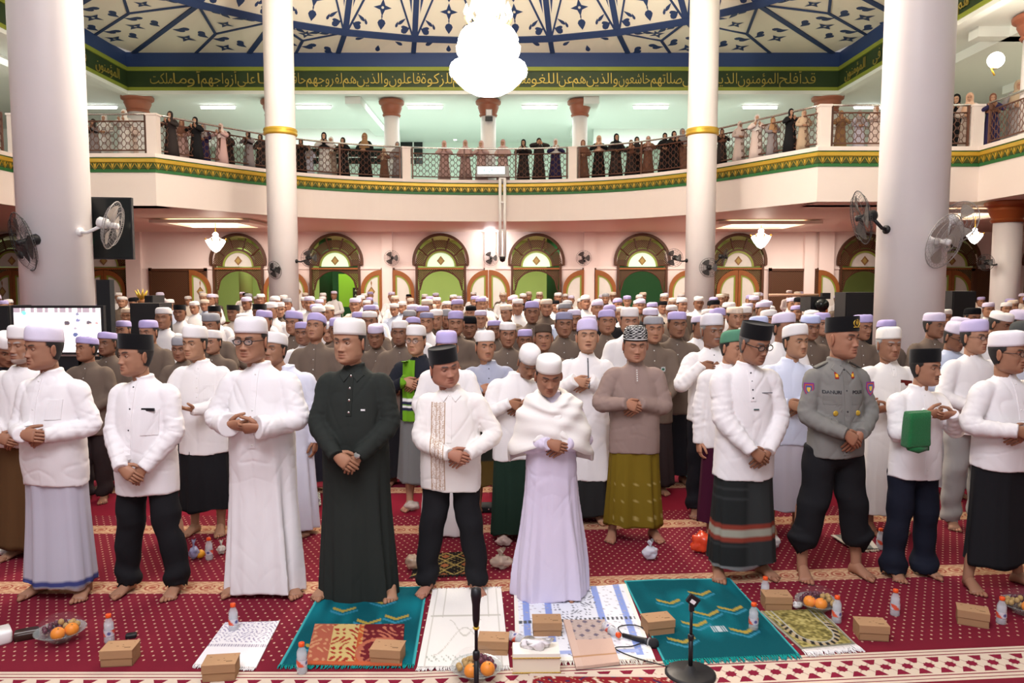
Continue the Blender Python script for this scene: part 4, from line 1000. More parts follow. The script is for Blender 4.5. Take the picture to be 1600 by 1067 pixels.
SUITS = {}
def person(label, px=None, D=None, top=None, feet=None, group=None, loc=None, **p):
    """one standing person; px, top: where the photo shows the middle of the body and the top of the cap; D: distance"""
    hi = p.get('q', 2) > 0; lo = not hi; q2 = p.get('q', 2) == 2
    if loc is None:
        g = at(px, 440, D); loc = (g.x, D, 0)
    if 's' in p: s = p['s']
    else:
        k_ = p.get('hpitch', 0); s = (at(p.get('hx', px), top, D-.02).z+.0)/((1.768 if p.get('cap') != 'kopiah' else 1.760)-.06*max(0, k_)**1.2-.02*abs(k_))
    for k_, dd in (('hem', .13), ('bhem', .16), ('placket', .16)):
        if k_+'_px' in p: p[k_] = at(px, p[k_+'_px'], D-dd).z/s
    if 'hand' in p:
        q_ = at(*p['hand'], D-.26); p['hz'] = q_.z/s+p.get('hdz', 0); p['hxo'] = (q_.x-loc[0])/s
    yaw = p.get('yaw', 0)
    skin = p.get('skin', SK); seed = p.get('seed', sum(map(ord, label)) % 97)
    t = thing('person', label, 'person', loc, yaw, group)
    body = MB(); hair = MB()
    # head
    hp = p.get('head', {}); hp = dict(hp); hp.setdefault('skin', skin); hp['seed'] = seed; hp['q'] = p.get('q', 2); hp['capcol'] = p.get('capcol', WH)
    hy, hpt, hr = p.get('hyaw', 0), p.get('hpitch', 0), p.get('hroll', 0)
    M3 = rotm(hy, hpt, hr); lean = p.get('lean', 0); dxh = 0
    if px is not None and 'hx' in p: dxh = (at(p['hx'], 440, D).x-at(px, 440, D).x)/s
    neck = np.array([dxh*.8, -.005-lean*.5, 1.478]); c = (neck+np.array([dxh*.2, -lean*.5, 0])+np.array([0, -.022, .116])@M3.T*1.0)*s
    hs = p.get('hs', 1.10)*s
    tr = head(body, hair if hi else None, M3, c, hs, hp, lo)
    n0 = 16 if hi else 8
    body.tube(np.array([(0, .0, 1.36), (dxh*.5, -.004-lean*.3, 1.43), neck+np.array([0, .004, 0]), c/s+np.array([0, .022, -.055])@M3.T])*s, np.array([.064, .056, .053, .052])*s, n0, np.array(skin)*.93)
    # arms
    pose = p.get('pose', 'fold'); hz = p.get('hz', .95); hx = p.get('hxo', 0.)
    fat = p.get('fat', 0); yfr = -(torso_at(hz, p)[1]+.045)
    sh = p.get('sh', 1); Sx = .160*sh
    hands = []
    if pose == 'fold':      # the right hand laid over the left wrist
        hang = p.get('droop', .35)
        hands = [(-1, np.array([hx-.070, yfr-.034, hz+.040]), np.array([.90, -.02, -hang*.9]), np.array([.1, -1, .25])), (1, np.array([hx+.066, yfr+.010, hz+.030]), np.array([-.9, -.02, -hang-.30]), np.array([-.1, -1, .30]))]
    elif pose == 'cup':     # both palms up, side by side
        hands = [(-1, np.array([hx-.085, yfr-.10, hz]), np.array([.55, -.75, .28]), np.array([.15, -.30, -1])), (1, np.array([hx+.085, yfr-.10, hz]), np.array([-.55, -.75, .28]), np.array([-.15, -.30, -1]))]
    elif pose == 'clasp':   # fingers of both hands brought together
        hands = [(-1, np.array([hx-.098, yfr-.03, hz+.012]), np.array([.95, -.10, -.06]), np.array([.05, -.88, -.48])), (1, np.array([hx+.095, yfr-.055, hz+.004]), np.array([-.95, -.10, -.12]), np.array([-.05, -.84, -.55]))]
    elif pose == 'side':
        hands = [(-1, np.array([-.235*sh, -.02, .80]), np.array([.05, -.1, -1]), np.array([-1, -.2, 0])), (1, np.array([.235*sh, -.02, .80]), np.array([-.05, -.1, -1]), np.array([1, -.2, 0]))]
    elif pose == 'raise':
        hands = [(-1, np.array([-.10, -.32, 1.22]), np.array([.1, -.45, .9]), np.array([.0, -1, -.4])), (1, np.array([.10, -.32, 1.22]), np.array([-.1, -.45, .9]), np.array([0, -1, -.4]))]
    sleeves = []
    for sd, W, fd, bk in hands:
        S = np.array([sd*Sx, .004, 1.355]); E, W = ik(S, W, .285, .262, np.array([sd*p.get('elbow', .9), .45, -.25-3.0*max(0, hz-.98)]))
        top_c = p.get('cuffr', .0)
        sleeves.append((S, E, W, sd))
        u = (W-E)/np.linalg.norm(W-E)
        thumb_side = -sd if pose in ('cup',) else (1 if sd < 0 else -1)
        # the thumb points up when hands are folded, outwards when palms are turned up
        Fm = frame(fd, bk); upv = Fm[:, 1][2] if pose != 'cup' else Fm[:, 1][0]*sd
        side = 1 if upv > 0 else -1
        hand(body, W*s, fd, bk, side, s, skin, p.get('curl', {'side': .5, 'clasp': .75}.get(pose, .35)), lo)
        body.tube(np.array([S*np.array([.8, 1, 1]), S+(E-S)*.5, E, E+(W-E)*.3])*s, np.array([.05, .046, .04, .04])*s, 8 if hi else 5, np.array(skin)*.97)
        body.tube(np.array([E+(W-E)*.05, W-(W-E)*.04, W])*s, np.array([.040, .029, .026])*s, 10 if hi else 6, np.array(skin)*.97)
    # feet
    fx = p.get('stance', .11); fy = p.get('footyaw', .32)
    legs(body, ((-fx, 0, -fy), (fx, 0, fy)), s, skin, lo, .2 if p.get('bottom') == 'trousers' else .115)
    body.tube(np.array([(0, .005, .82), (0, .0, .95), (0, -.005, 1.10), (0, 0, 1.25), (0, 0, 1.33), (0, .0, 1.39)])*s, np.array([[.13, .085], [.12, .08], [.125, .085], [.14, .09], [.12, .08], [.06, .055]])*s, 12 if hi else 7, np.array(skin)*.93, flat=(0, 1, 0))
    body.build('body', M['skin'], t)
    if hi and hair.n: hair.build('hair', M['hair'], t)
    # upper garment
    hem = p.get('hem', .72); rob = hem < .3
    tc = np.array(p.get('top_col', WH)); n = 44 if hi else 18; m = (26 if not rob else 44) if hi else (7 if not rob else 10)
    R = tubebody(p, hem, 1.5, n, m, p.get('folds', .012 if not rob else .065), 0, seed)
    R = hemwave(R, seed, .010)
    lo_in = R[-1].copy(); ce = lo_in.mean(0); lo_in = ce+(lo_in-ce)*np.array([.94, .94, 1]); lo2 = lo_in+np.array([0, 0, .05])
    up_in = R[0].copy(); ce = up_in.mean(0); col0 = ce+(up_in-ce)*np.array([.98, 1, 1])+np.array([0, -.004, p.get('collar', .024)]); col1 = ce+(up_in-ce)*.90+np.array([0, -.004, p.get('collar', .024)]); col2 = ce+(up_in-ce)*.85+np.array([0, 0, -.01])
    up = []
    for q in (col0,): q[:, 2] -= .16*np.maximum(0, -q[:, 1])+.010*np.exp(-(q[:, 0]/.010)**2)*(q[:, 1] < 0)
    col1[:, 2] = col0[:, 2]
    rings = [R[i] for i in range(len(R))]
    Rall = np.array([col1, col0]+rings)
    g = MB(); g.loft(Rall*s)
    for S, E, W, sd in sleeves:
        ck = p.get('cuff', .004)
        g.loft(sleeve(S, E, W, s, .074*p.get('slv', 1), .064*p.get('slv', 1), .054*p.get('slv', 1), .042, 20 if hi else 9, seed+sd, .0026 if hi else .003, ck, sd)*s)
    if hi:
        v, nr, f = remesh(g, ((.0085 if D is not None and D < 5.2 else .0115) if q2 else .02)*s, 2)
        q = v/s; body_w = sm(.245, .20, np.abs(q[:, 0]))
        up_ = sm(.55, .95, q[:, 2]); sdn = np.sign(q[:, 0])
        n1 = noise(np.column_stack([q[:, 0]*13+sdn*q[:, 2]*9, q[:, 1]*9, q[:, 2]*5-sdn*q[:, 0]*4])+seed); n2 = noise(np.column_stack([q[:, 0]*15-sdn*q[:, 2]*15, q[:, 1]*12, q[:, 2]*5+q[:, 0]*7])+seed*1.7)
        arm = sm(.17, .24, np.abs(q[:, 0])); rid = lambda P_, k: (1-np.minimum(1, np.abs(noise(P_))*2.2))**k
        cz = q[:, 2]; A_ = np.column_stack([13*(.83*q[:, 0]-.55*sdn*cz), q[:, 1]*6, 2.6*(.55*sdn*q[:, 0]+.83*cz)])+seed*1.3
        B_ = np.column_stack([q[:, 0]*3.5, q[:, 1]*5, cz*11+sdn*q[:, 0]*4])+seed*2.1
        C_a = np.column_stack([q[:, 0]*5+sdn*cz*3, q[:, 1]*6, cz*15+sdn*q[:, 0]*5])+seed*.7
        bel_ = G(cz, .9, .22)
        tors = .0050*noise(A_)-.0060*rid(A_, 4)*(1-.6*bel_)-.0045*rid(B_, 5)*bel_; arms_ = .0035*noise(C_a*.6)-.0052*rid(C_a, 4)-.0025*rid(A_*1.6, 5)
        dsp = (tors*(1-arm)+arms_*arm)*lerp(.30, 1, up_)+.0045*noise(np.column_stack([q[:, 0]*22, q[:, 1]*22, q[:, 2]*2.2])+seed)*(1-up_)
        v = v+nr*(dsp*p.get('wrinkle', 1)*s)[:, None]
        tb = MB(); colr_ = np.tile(tc, (len(v), 1)).astype(float)
        if 'topf' in p: colr_ = p['topf'](q, colr_)
        tb.add(v, f, colr_); shirt = tb.build(p.get('top_name', 'shirt'), p.get('top_mat', M['fab']), t)
        bvh = BVHTree.FromPolygons([Vector(x) for x in v.tolist()], f)
    else:
        g.c = [np.tile(tc, (len(q), 1)) for q in g.v]; shirt = g.build(p.get('top_name', 'shirt'), p.get('top_mat', M['fab']), t); bvh = None
    # lower garment
    bot = p.get('bottom')
    if bot:
        bc = np.array(p.get('bot_col', (.012, .012, .014))); zt = p.get('waist', hem+.06)
        if bot == 'sarong':
            z0 = p.get('bhem', .10); q = dict(p); q['fat'] = p.get('fat', 0)*.6
            R = tubebody(q, z0, zt, 56 if hi else 20, 40 if hi else 8, p.get('bfolds', .035), -.012, seed+3, .07 if hi else False); R = hemwave(R, seed+1, .014)
            cc = np.ones(R.shape)*bc
            if 'botf' in p:
                aa = np.arange(R.shape[1])*2*pi/R.shape[1]
                for i in range(len(R)): cc[i] = p['botf'](aa, R[i, :, 2], cc[i])
            k = R[-1].copy(); ce = k.mean(0); k = ce+(k-ce)*np.array([.95, .95, 1]); k2 = k+np.array([0, 0, .04])
            R = np.concatenate([R, [k, k2]]); cc = np.concatenate([cc, cc[-1:], cc[-1:]])
            lb = MB(); lb.loft(R*s, cc)
            lb.build('sarong', p.get('bot_mat', M['fab']), t)
        else:
            z0 = p.get('bhem', .045); lw = p.get('legw', 1.0); lb = MB(); nn = 18 if hi else 8
            for sd in (-1, 1):
                x = sd*fx; P = spline(np.array([(sd*.085, .01, zt), (sd*.094, .008, .80), (sd*lerp(.098, fx, .4), -.005, .50), (sd*fx, .018, .22), (sd*fx, .012, z0)]), 6)
                r_ = np.interp(np.linspace(0, 1, len(P)), [0, .25, .5, .75, 1], [.098, .102, .090, .080, .080*p.get('hemw', 1.0)])*lw
                R = tube_rings(P, r_, nn, flat=(0, 1, 0)); a = np.arange(nn)*2*pi/nn; tt = np.linspace(0, 1, len(P))
                for i in range(len(P)):
                    q = R[i]-P[i]; d = .006*np.sin(tt[i]*30+1.5*np.sin(a+sd+seed))*(.4+sm(.6, 1, tt[i])*2+G(tt[i], .5, .1)); R[i] = P[i]+q*(1+d/.09)[:, None]
                k = P[-1]+(R[-1]-P[-1])*.9; k2 = k+np.array([0, 0, .03]); lb.loft(np.concatenate([R, [k, k2]])*s)
            if hi and fx < .2:
                w, f_, k_ = torso_at(.85, p); a = np.arange(24)*2*pi/24
                R = np.array([np.stack([(w-.012)*q*np.sin(a), np.where(np.cos(a) > 0, -(f_-.02)*q, (k_-.015)*q)*np.abs(np.cos(a)), np.full(24, z)], -1) for z, q in ((zt, 1), (.88, 1), (.80, .97), (.755, .7), (.73, .3))]); lb.loft(R*s)
                v, nr, f = remesh(lb, (.0125 if q2 else .024)*s, 2); q = v/s
                v = v+nr*(.004*noise(np.column_stack([q[:, 0]*10, q[:, 1]*10, q[:, 2]*16])+seed)*s)[:, None]
                lb = MB(); lb.add(v, f, bc)
            else: lb.c = [np.tile(bc, (len(q), 1)) for q in lb.v]
            lb.build('trousers', p.get('bot_mat', M['fab']), t)
    # cap
    if p.get('cap'):
        if p.get('bare'): pass
        cb = capmesh(p['cap'], M3, c, hs, hp, 36 if hi else 14, p.get('captilt', .10), 'capf' in p)
        if 'capf' in p: cb.c = [p['capf'](np.concatenate(cb.v), np.concatenate(cb.c), c)]
        if hi and p.get('capround'): pass
        cb.build('cap', p.get('cap_mat', M['velvet'] if p['cap'] == 'kopiah' else M['knit']), t, angle=.9 if p['cap'] == 'kopiah' else None)
    # shirt front
    if hi:
        zf = p.get('placket')
        if zf:
            z1 = 1.43; zs = np.linspace(z1, zf, 24); pb = strip_on(bvh, [(p.get('plx', 0)*s, z*s) for z in zs], .001*s+p.get('plw', .033)*s, .004*s, .0050*s); pb.c = [np.tile(np.array(p.get('plc', tc*1.02)), (pb.n, 1))]; pb.build('placket', M['fab'], t, False)
            nb = p.get('nbut', 5); bz = np.linspace(p.get('butz', 1.40), max(zf+.02, p.get('butend', .85)), nb)
            for z in bz:
                hit = bvh.ray_cast(Vector((p.get('plx', 0)*s, -1, z*s)), Vector((0, 1, 0)))
                if hit[0] and z*s > pb.v[0][:, 2].min()-.01:
                    bb = MB(); r_ = p.get('butr', .0058)*s; bb.ball((hit[0].x, hit[0].y-.0045*s, hit[0].z), (r_, r_*.6, r_), 8, 6); bb.build('button', M[p.get('butm', 'button')], t)
        for (x0, x1, z0, z1) in p.get('pockets', ()):
            pk = patch_on(bvh, x0*s, x1*s, z0*s, z1*s, 8, 8, lambda x, z: tc*.97, .006*s, .003*s); pk.build('pocket', M['fab'], t, False)
        gl = p.get('glasses')
        if gl:
            fr = MB(); ln = []
            for sx in (-1, 1):
                ring = [(sx*.032+.0225*math.cos(q)*(1.05), -.097, .006+.0165*math.sin(q)) for q in np.arange(16)*2*pi/16]
                fr.tube(tr(ring), .0016*s*gl, 5, closed=True); lm = MB(); lm.add(tr(ring), [tuple(range(16))]); ln.append(lm)
                fr.tube(tr([(sx*.056, -.096, .010), (sx*.077, -.07, .012), (sx*.080, .0, .012), (sx*.080, .02, .002)]), .0016*s*gl, 5)
            fr.tube(tr([(-.0095, -.0985, .009), (0, -.1, .011), (.0095, -.0985, .009)]), .0016*s*gl, 5)
            fo = fr.build('spectacles', M['specs'], t)
            for lm in ln: lm.build('lens', M['lensg'], fo, False)
    return dict(t=t, s=s, hem=hem, bvh=bvh, sleeves=sleeves, head=tr, c=c, hands=hands, M3=M3)
# ------------------------------------------------------------------ the front row
BLK = (.010, .010, .012); LIL = (.50, .45, .74); BRN = (.150, .112, .088)
def sarong_border(col, border, z0=.10, hh=.035, line=(.8, .78, .75)):
    def f(aa, z, c):
        c = np.array(c, float); d = z-z0
        c[d < hh] = border; c[d < .006] = line; return c
    return f
p1 = person('heavy-set man in white shirt and pale grey sarong with a blue hem border', 75, 4.68, 503, hx=70, hem_px=762, cap='peci', capcol=(.72, .68, .82), pose='fold', hand=(56, 690), droop=.08, hyaw=-.42, yaw=-.12,
    sh=.96, slv=.95, elbow=.6, bottom='sarong', bot_col=(.50, .485, .56), bhem=.085, botf=sarong_border((0,), (.05, .06, .20), .085, .05), placket_px=730, nbut=4, butm='buttonw', plx=-.03, pockets=((.05, .14, 1.17, 1.29),), fat=.035, stance=.16, head=dict(w=1.06, jaw=.10, age=.8, lid=.16), skin=(.34, .17, .105))
p2 = person('man in black velvet cap, white dark-buttoned shirt and black trousers', 219, 4.70, 517, hx=213, hem_px=776, cap='kopiah', pose='fold', hand=(206, 742), droop=.75, hyaw=-.48, yaw=-.10,
    bottom='trousers', placket_px=768, nbut=5, plx=-.02, butend=.86, pockets=((.06, .155, 1.10, 1.26),), fat=.025, stance=.17, head=dict(w=1.0, age=.8), skin=(.37, .19, .115), footyaw=.15)
p3 = person('man in black-rimmed glasses and long white thobe, hands brought together', 404, 4.72, 490, hx=393, hem_px=930, cap='peci', capcol=(.82, .80, .82), pose='clasp', hand=(384, 668), cuff=.034, hyaw=-.10, yaw=-.05,
    glasses=1.9, placket_px=700, butm='buttonw', nbut=3, fat=.03, folds=.07, stance=.17, head=dict(w=1.05, jaw=.06, age=.6, lid=.2), skin=(.37, .19, .115), top_name='thobe', footyaw=.5)
p4 = person('man in white cap and long black robe with a wristwatch', 552, 4.68, 492, hx=548, hem_px=946, cap='peci', capcol=(.84, .83, .80), pose='fold', hand=(545, 722), droop=.75, hyaw=-.28, yaw=-.06,
    top_col=(.022, .026, .023), placket_px=650, plc=(.02, .023, .02), nbut=4, butm='metal', butr=.0085, butend=1.11, fat=.03, folds=.06, stance=.21, head=dict(w=1.02, jaw=.08, lid=.2), skin=(.38, .20, .12), top_name='robe', footyaw=.2, wrinkle=.8)
def emb(x, z):
    u = (x/.012) % 1; w = (z/.014) % 1; e = abs(x+.075)
    curl = math.sin(x*420+3*math.sin(z*110))*math.sin(z*300+2*math.sin(x*160))
    edge = abs(e-.045) < .003 or abs(e-.012) < .002
    return (.42, .27, .17) if (edge or curl > .35 or (u-.5)**2+(w-.5)**2 < .02 and e < .02) else (.80, .75, .70)
p5 = person('man in tilted black velvet cap and white shirt with tan embroidery', 703, 4.72, 537, hx=694, hem_px=770, cap='kopiah', pose='fold', hand=(716, 720), droop=.30, hyaw=.50, hpitch=.12, hroll=-.16,
    bottom='trousers', placket_px=762, nbut=2, butm='buttonw', top_col=(.80, .765, .73), fat=.04, stance=.17, head=dict(w=1.08, jaw=.16, age=.9, lid=.1, haircol=(.05, .045, .045)), skin=(.40, .19, .125), footyaw=.35)
s = p5['s']; patch_on(p5['bvh'], -.125*s, -.028*s, (p5['hem']+.02)*s, 1.36*s, 44, 150, lambda x, z: emb(x/s, z/s), .003, .003).build('embroidery', M['fab'], p5['t'], False)
p6 = person('man with lowered eyes, white shawl over his shoulders and pale lilac robe', 862, 4.66, 550, hx=855, hem_px=940, cap='peci', capcol=(.83, .82, .78), pose='fold', hand=(872, 706), droop=.25, hyaw=.12, hpitch=.34,
    top_col=(.66, .60, .74), sh=.9, slv=.88, elbow=.5, fat=.01, folds=.06, flare=.45, stance=.12, head=dict(w=.98, age=.9, lid=-.25, haircol=(.02, .02, .02)), skin=(.34, .165, .10), top_name='robe')
p7 = person('man in black velvet cap, glasses, long white tunic and dark striped sarong', 1168, 4.98, 500, hx=1172, hem_px=752, cap='kopiah', pose='fold', hand=(1188, 716), droop=.7, hyaw=.34, hpitch=.24, yaw=.12,
    bottom='sarong', bot_col=(.016, .018, .018), bhem_px=890, bfolds=.035, glasses=1.9, placket_px=628, plc=(.80, .775, .78), nbut=4, butend=1.18, fat=.005, stance=.16, head=dict(w=.97, age=1, lid=-.1, haircol=(.10, .095, .09)), skin=(.33, .165, .10), top_name='tunic', slv=1.12,
    botf=lambda aa, z, c: np.where(((np.abs(z-.33) < .055) & (np.cos(aa) > -2))[:, None], np.where((np.abs(z-.33) < .026)[:, None], (.30, .30, .24), (.22, .04, .025)), np.where((np.abs(z-.095) < .012)[:, None], (.6, .6, .6), np.asarray(c)*(1+.9*((np.mod(aa*9, 1) < .12)|(np.mod(z*16, 1) < .12)))[:, None])))
p8 = person('police officer in grey uniform shirt, black cap with gold emblem and rolled black trousers', 1312, 4.98, 490, hx=1314, hem_px=716, cap='kopiah', pose='fold', hand=(1334, 688), droop=.75, hyaw=.42, yaw=.10,
    sh=.90, slv=.95, elbow=.55, bottom='trousers', bhem_px=842, hemw=1.12, legw=1.08, placket_px=712, plc=(.205, .20, .185), nbut=5, butm='button', top_col=(.205, .20, .185), fat=.01, stance=.19, head=dict(w=1.0, jaw=.04, hair=0, lid=.15), skin=(.37, .18, .11), top_name='uniform_shirt', footyaw=.3)
p9 = person('shorter man in black velvet cap and white shirt with a green towel on his forearm', 1440, 4.98, 541, hx=1447, hem_px=752, cap='kopiah', pose='clasp', hand=(1472, 652), hyaw=.36, yaw=.18,
    bottom='trousers', bot_col=(.010, .012, .022), hemw=1.35, bhem=.02, placket_px=745, butm='buttonw', nbut=4, stance=.13, head=dict(w=.97, must=.6, open=.6, lid=.22), skin=(.36, .18, .11))
p10 = person('man in white cap, thin glasses, white shirt and black sarong at the right edge', 1578, 4.80, 512, hx=1572, hem_px=737, cap='peci', capcol=(.82, .79, .83), pose='fold', hand=(1592, 684), droop=.2, hyaw=.38, yaw=.2,
    bottom='sarong', bot_col=(.012, .012, .014), bhem_px=890, botf=sarong_border(0, (.012, .012, .014), .12, .01, (.5, .5, .5)), glasses=1.3, placket_px=725, butm='buttonw', nbut=4, fat=.025, stance=.2, head=dict(w=1.05, age=.9, lid=.2), skin=(.35, .175, .105))
# white shawl of the sixth man
def shawl(P):
    s = P['s']; n = 60; a = np.arange(n)*2*pi/n; rows = []; fr = np.clip(np.cos(a), 0, 1)
    T = np.linspace(0, 1, 24)
    hemz = 1.03+.10*fr**3-.06*(np.cos(a) < 0)
    for t in T:
        r = t**.58; rx = lerp(.085, .300, r); ry = lerp(.085, .222, r); z = 1.455-(1.455-hemz)*t**1.9
        fold = .010*np.sin(17*t+3.2*np.abs(np.sin(a))*2+np.sin(a)*1.6)*sm(0, .25, t)+.006*np.sin(31*t-4*np.sin(a))*sm(.1, .4, t)
        dip = .055*fr**6*(1-t)
        rows.append(np.stack([(rx+fold)*np.sin(a), -(ry+fold)*np.cos(a)-.0*fr, z-dip+.2*fold], -1))
    R = np.array(rows); inn = R[::-1].copy(); inn[..., :2] *= .955; inn[..., 2] -= .004
    b = MB(); b.loft(np.concatenate([R, inn])*s, (.80, .77, .73), False, False, closed=True)
    # two crossing rolls at the neck
    for sd in (-1, 1):
        pts = spline(np.array([(sd*.055, .075, 1.475), (sd*.095, .0, 1.452), (sd*.085, -.09, 1.40), (sd*.03, -.150-.010*sd, 1.30), (-sd*.05, -.190, 1.21), (-sd*.13, -.195, 1.15)]), 7); m = len(pts)
        r = np.interp(np.linspace(0, 1, m), [0, .3, .6, .85, 1], [.020, .028, .034, .022, .004]); rr = np.column_stack([r*1.1, r*.62])
        R = tube_rings(pts, rr, 16); ang = np.arange(16)*2*pi/16
        for i in range(m): c = R[i].mean(0); R[i] = c+(R[i]-c)*(1+.10*np.sin(5*ang+i*.15))[:, None]
        b.loft(R*s, (.82, .79, .75))
    return b.build('shawl', M['fab'], P['t'])
shawl(p6)
def on_front(P, x, z, lift=.004):
    h = P['bvh'].ray_cast(Vector((x, -1, z)), Vector((0, 1, 0))); return np.array((h[0].x, h[0].y-lift, h[0].z)) if h[0] else np.array((x, -.15, z))
def text_on(P, body, x, z, size, mname='button'):
    me = text_mesh(body, size, .0008, .0006)
    for v in me.vertices:
        q = on_front(P, x+v.co.x, z+v.co.y, .0025-v.co.z); v.co = q
    me.materials.append(M[mname]); return link('lettering', me, P['t'])
def collar_leaves(P, col):
    s = P['s']
    for sx in (-1, 1):
        b = MB(); pts = [(sx*.004, 1.412), (sx*.050, 1.440), (sx*.078, 1.405), (sx*.040, 1.366)]
        q = [on_front(P, x*s, z*s, .010*s) for x, z in pts]; k = [a+np.array([0, .012*s, 0]) for a in q]
        b.add(q+k, [(0, 1, 2, 3), (7, 6, 5, 4), (0, 4, 5, 1), (1, 5, 6, 2), (2, 6, 7, 3), (3, 7, 4, 0)], col); b.build('collar_leaf', M['fab'], P['t'], False)
collar_leaves(p4, (.024, .028, .025)); collar_leaves(p5, (.80, .77, .74)); collar_leaves(p8, (.215, .21, .195))
# police uniform
s = p8['s']; t8 = p8['t']; cg = (.205, .20, .185)
for sx, tx in ((-1, 'DANURI'), (1, 'POLRI')):
    text_on(p8, tx, (.078 if sx > 0 else -.088)*s, 1.258*s, .029*s)
    patch_on(p8['bvh'], (sx*.085-.052)*s, (sx*.085+.052)*s, 1.18*s, 1.235*s, 10, 6, lambda x, z: (.185, .18, .165), .004, .004).build('pocket_flap', M['fab'], t8, False)
    patch_on(p8['bvh'], (sx*.082-.047)*s, (sx*.082+.047)*s, 1.07*s, 1.18*s, 10, 8, lambda x, z: (.20, .195, .18), .002, .002).build('pocket', M['fab'], t8, False)
    q = patch_on(p8['bvh'], (sx*.055-.011)*s, (sx*.055+.011)*s, 1.345*s, 1.385*s, 5, 7, lambda x, z: (.80, .45, .05) if abs(x-sx*.055*s) < .007*s and abs(z-1.365*s) < .011*s else (.30, .02, .02), .004, .003); q.build('collar_tab', M['fab'], t8, False)
    c = on_front(p8, sx*.075*s, 1.125*s, .004); b = MB(); b.lathe([(0.001, 0), (.017*s, 0), (.017*s, .004), (.012*s, .006), (.001, .006)], 18); b.xf(Matrix.Translation(c) @ Matrix.Rotation(pi/2, 4, 'X')); b.build('medal_badge', M['gold'], t8)
    b = MB(); b.box((sx*.115*s, .0, 1.425*s), (.09*s, .045*s, .008*s), M=Matrix.Rotation(sx*.42, 3, 'Y')); b.c = [np.tile((.15, .145, .13), (b.n, 1))]; b.build('epaulette', M['fab'], t8, False)
    # the badge on the sleeve
    xx = sx*.205*s; shp = MB(); y0 = -.055*s; zz = 1.27*s
    h = p8['bvh'].ray_cast(Vector((sx*1, y0, zz)), Vector((-sx, 0, 0)))
    if h[0]:
        o3 = h[0]; nn = h[1]; 
        if nn.x*sx < 0: nn = -nn
        nn = (nn+Vector((0, -.6, 0))).normalized(); R3 = nn.to_track_quat('Z', 'Y').to_matrix()
        for k, (sz, cl) in enumerate(((1, (.25, .05, .25)), (.8, (.55, .12, .05)), (.62, (.08, .12, .35)), (.35, (.75, .55, .1)))):
            poly = [(x*.034*s*sz, y*.045*s*sz) for x, y in ((-.9, 1), (.9, 1), (1, .2), (.6, -.6), (0, -1.1), (-.6, -.6), (-1, .2))]
            shp.prism(poly, .003+.001*k, .006+.001*k, 'z', cl)
        shp.xf(Matrix.Translation(o3-nn*.002) @ R3.to_4x4()); shp.build('sleeve_badge', M['fab'], t8, False)
b = MB(); tr = p8['head']
def front_of_cap(x, z): return (x, -.0965+ (x*x)*5.0, z+.012)
for sd in (-1, 1):
    b.tube([tr([front_of_cap(sd*(.006+.019*math.sin(q)), .088-.019*math.cos(q))])[0] for q in np.linspace(.05, 2.7, 10)], np.interp(np.linspace(0, 1, 10), [0, .5, 1], [.002, .0045, .002]), 6)
b.add(tr([front_of_cap(x, z) for x, z in ((-.011, .099), (0, .104), (.011, .099), (.012, .088), (.0, .073), (-.012, .088))]), [(0, 5, 4, 3, 2, 1)])
b.tube([tr([front_of_cap(x, .064)])[0] for x in (-.026, -.013, 0, .013, .026)], .0032, 6)
b.tube([tr([front_of_cap(0, z)])[0] for z in (.104, .112)], [.004, .0015], 6)
b.build('gold_emblem', M['gold'], t8)
# wristwatch of the black-robed man
E4, W4 = [(E, W) for S, E, W, sd in p4['sleeves'] if sd == 1][0]; s = p4['s']; u = (W4-E4)/np.linalg.norm(W4-E4); hd = p4['hands'][1]
wt = MB(); cc = W4*s+u*.006; wt.tube([cc-u*.011, cc+u*.011], [.034*s, .034*s], 16, (.03, .03, .03)); wo = wt.build('wristwatch', M['black'], p4['t'])
n_ = np.array(hd[3]); n_ = n_/np.linalg.norm(n_); Rm = Vector(n_).to_track_quat('Z', 'Y').to_matrix().to_4x4(); b = MB(); b.lathe([(.001, 0), (.020, 0), (.020, .008), (.016, .010), (.001, .010)], 18); b.xf(Matrix.Translation(Vector(cc+n_*.030*s)) @ Rm); b.build('watch_case', M['metal'], wo)
c = on_front(p4, .085*s, 1.20*s); MB().box(c, (.026, .004, .010), (.8, .8, .8)).build('name_pin', M['fab'], p4['t'], False)
s = p2['s']; c = on_front(p2, .098*s, 1.262*s); MB().box(c, (.085*s, .012, .018*s)).build('pocket_phone', M['black'], p2['t'], False)
c = on_front(p7, 0, 1.165*p7['s']); MB().box(c+np.array([.02, 0, 0]), (.035, .003, .009), (.08, .12, .12)).build('cloth_label', M['fab'], p7['t'], False)
c = on_front(p7, .09, 1.27*p7['s']); MB().box(c, (.09, .004, .005), (.10, .10, .12)).build('pocket_edge', M['fab'], p7['t'], False)
# green towel over the ninth man's forearm
g = at(1432, 668, 4.98-.34); tw = thing('folded_towel', 'folded bright green towel hanging over the short man\'s forearm', 'towel', g, .15)
n = 32; rows = []
for z, w, d in ((.088, .055, .012), (.100, .066, .026), (.098, .070, .040), (.06, .071, .045), (0, .073, .046), (-.06, .075, .047), (-.10, .077, .048), (-.112, .076, .046), (-.116, .070, .040)):
    a = np.arange(n)*2*pi/n; q = 1+.012*np.sin(3*a+z*30); rows.append(np.stack([w*q*np.sign(np.cos(a))*np.abs(np.cos(a))**.22+.10*(.1-z)*0, d*np.sign(np.sin(a))*np.abs(np.sin(a))**.4+.004*np.sin(w*900+z*40), np.full(n, z)+.006*np.cos(a)], -1))
M['towel'] = mat('green_terry', (.008, .13, .035), .95, bump=(150, .7, .006), sheen=.2)
MB().loft(np.array(rows)).build('outer_fold', M['towel'], tw)
b = MB(); b.tube([(-.06, -.015, -.115), (0, -.02, -.128), (.055, -.015, -.12)], [.022, .028, .022], 10); b.build('rolled_edge', M['towel'], tw)
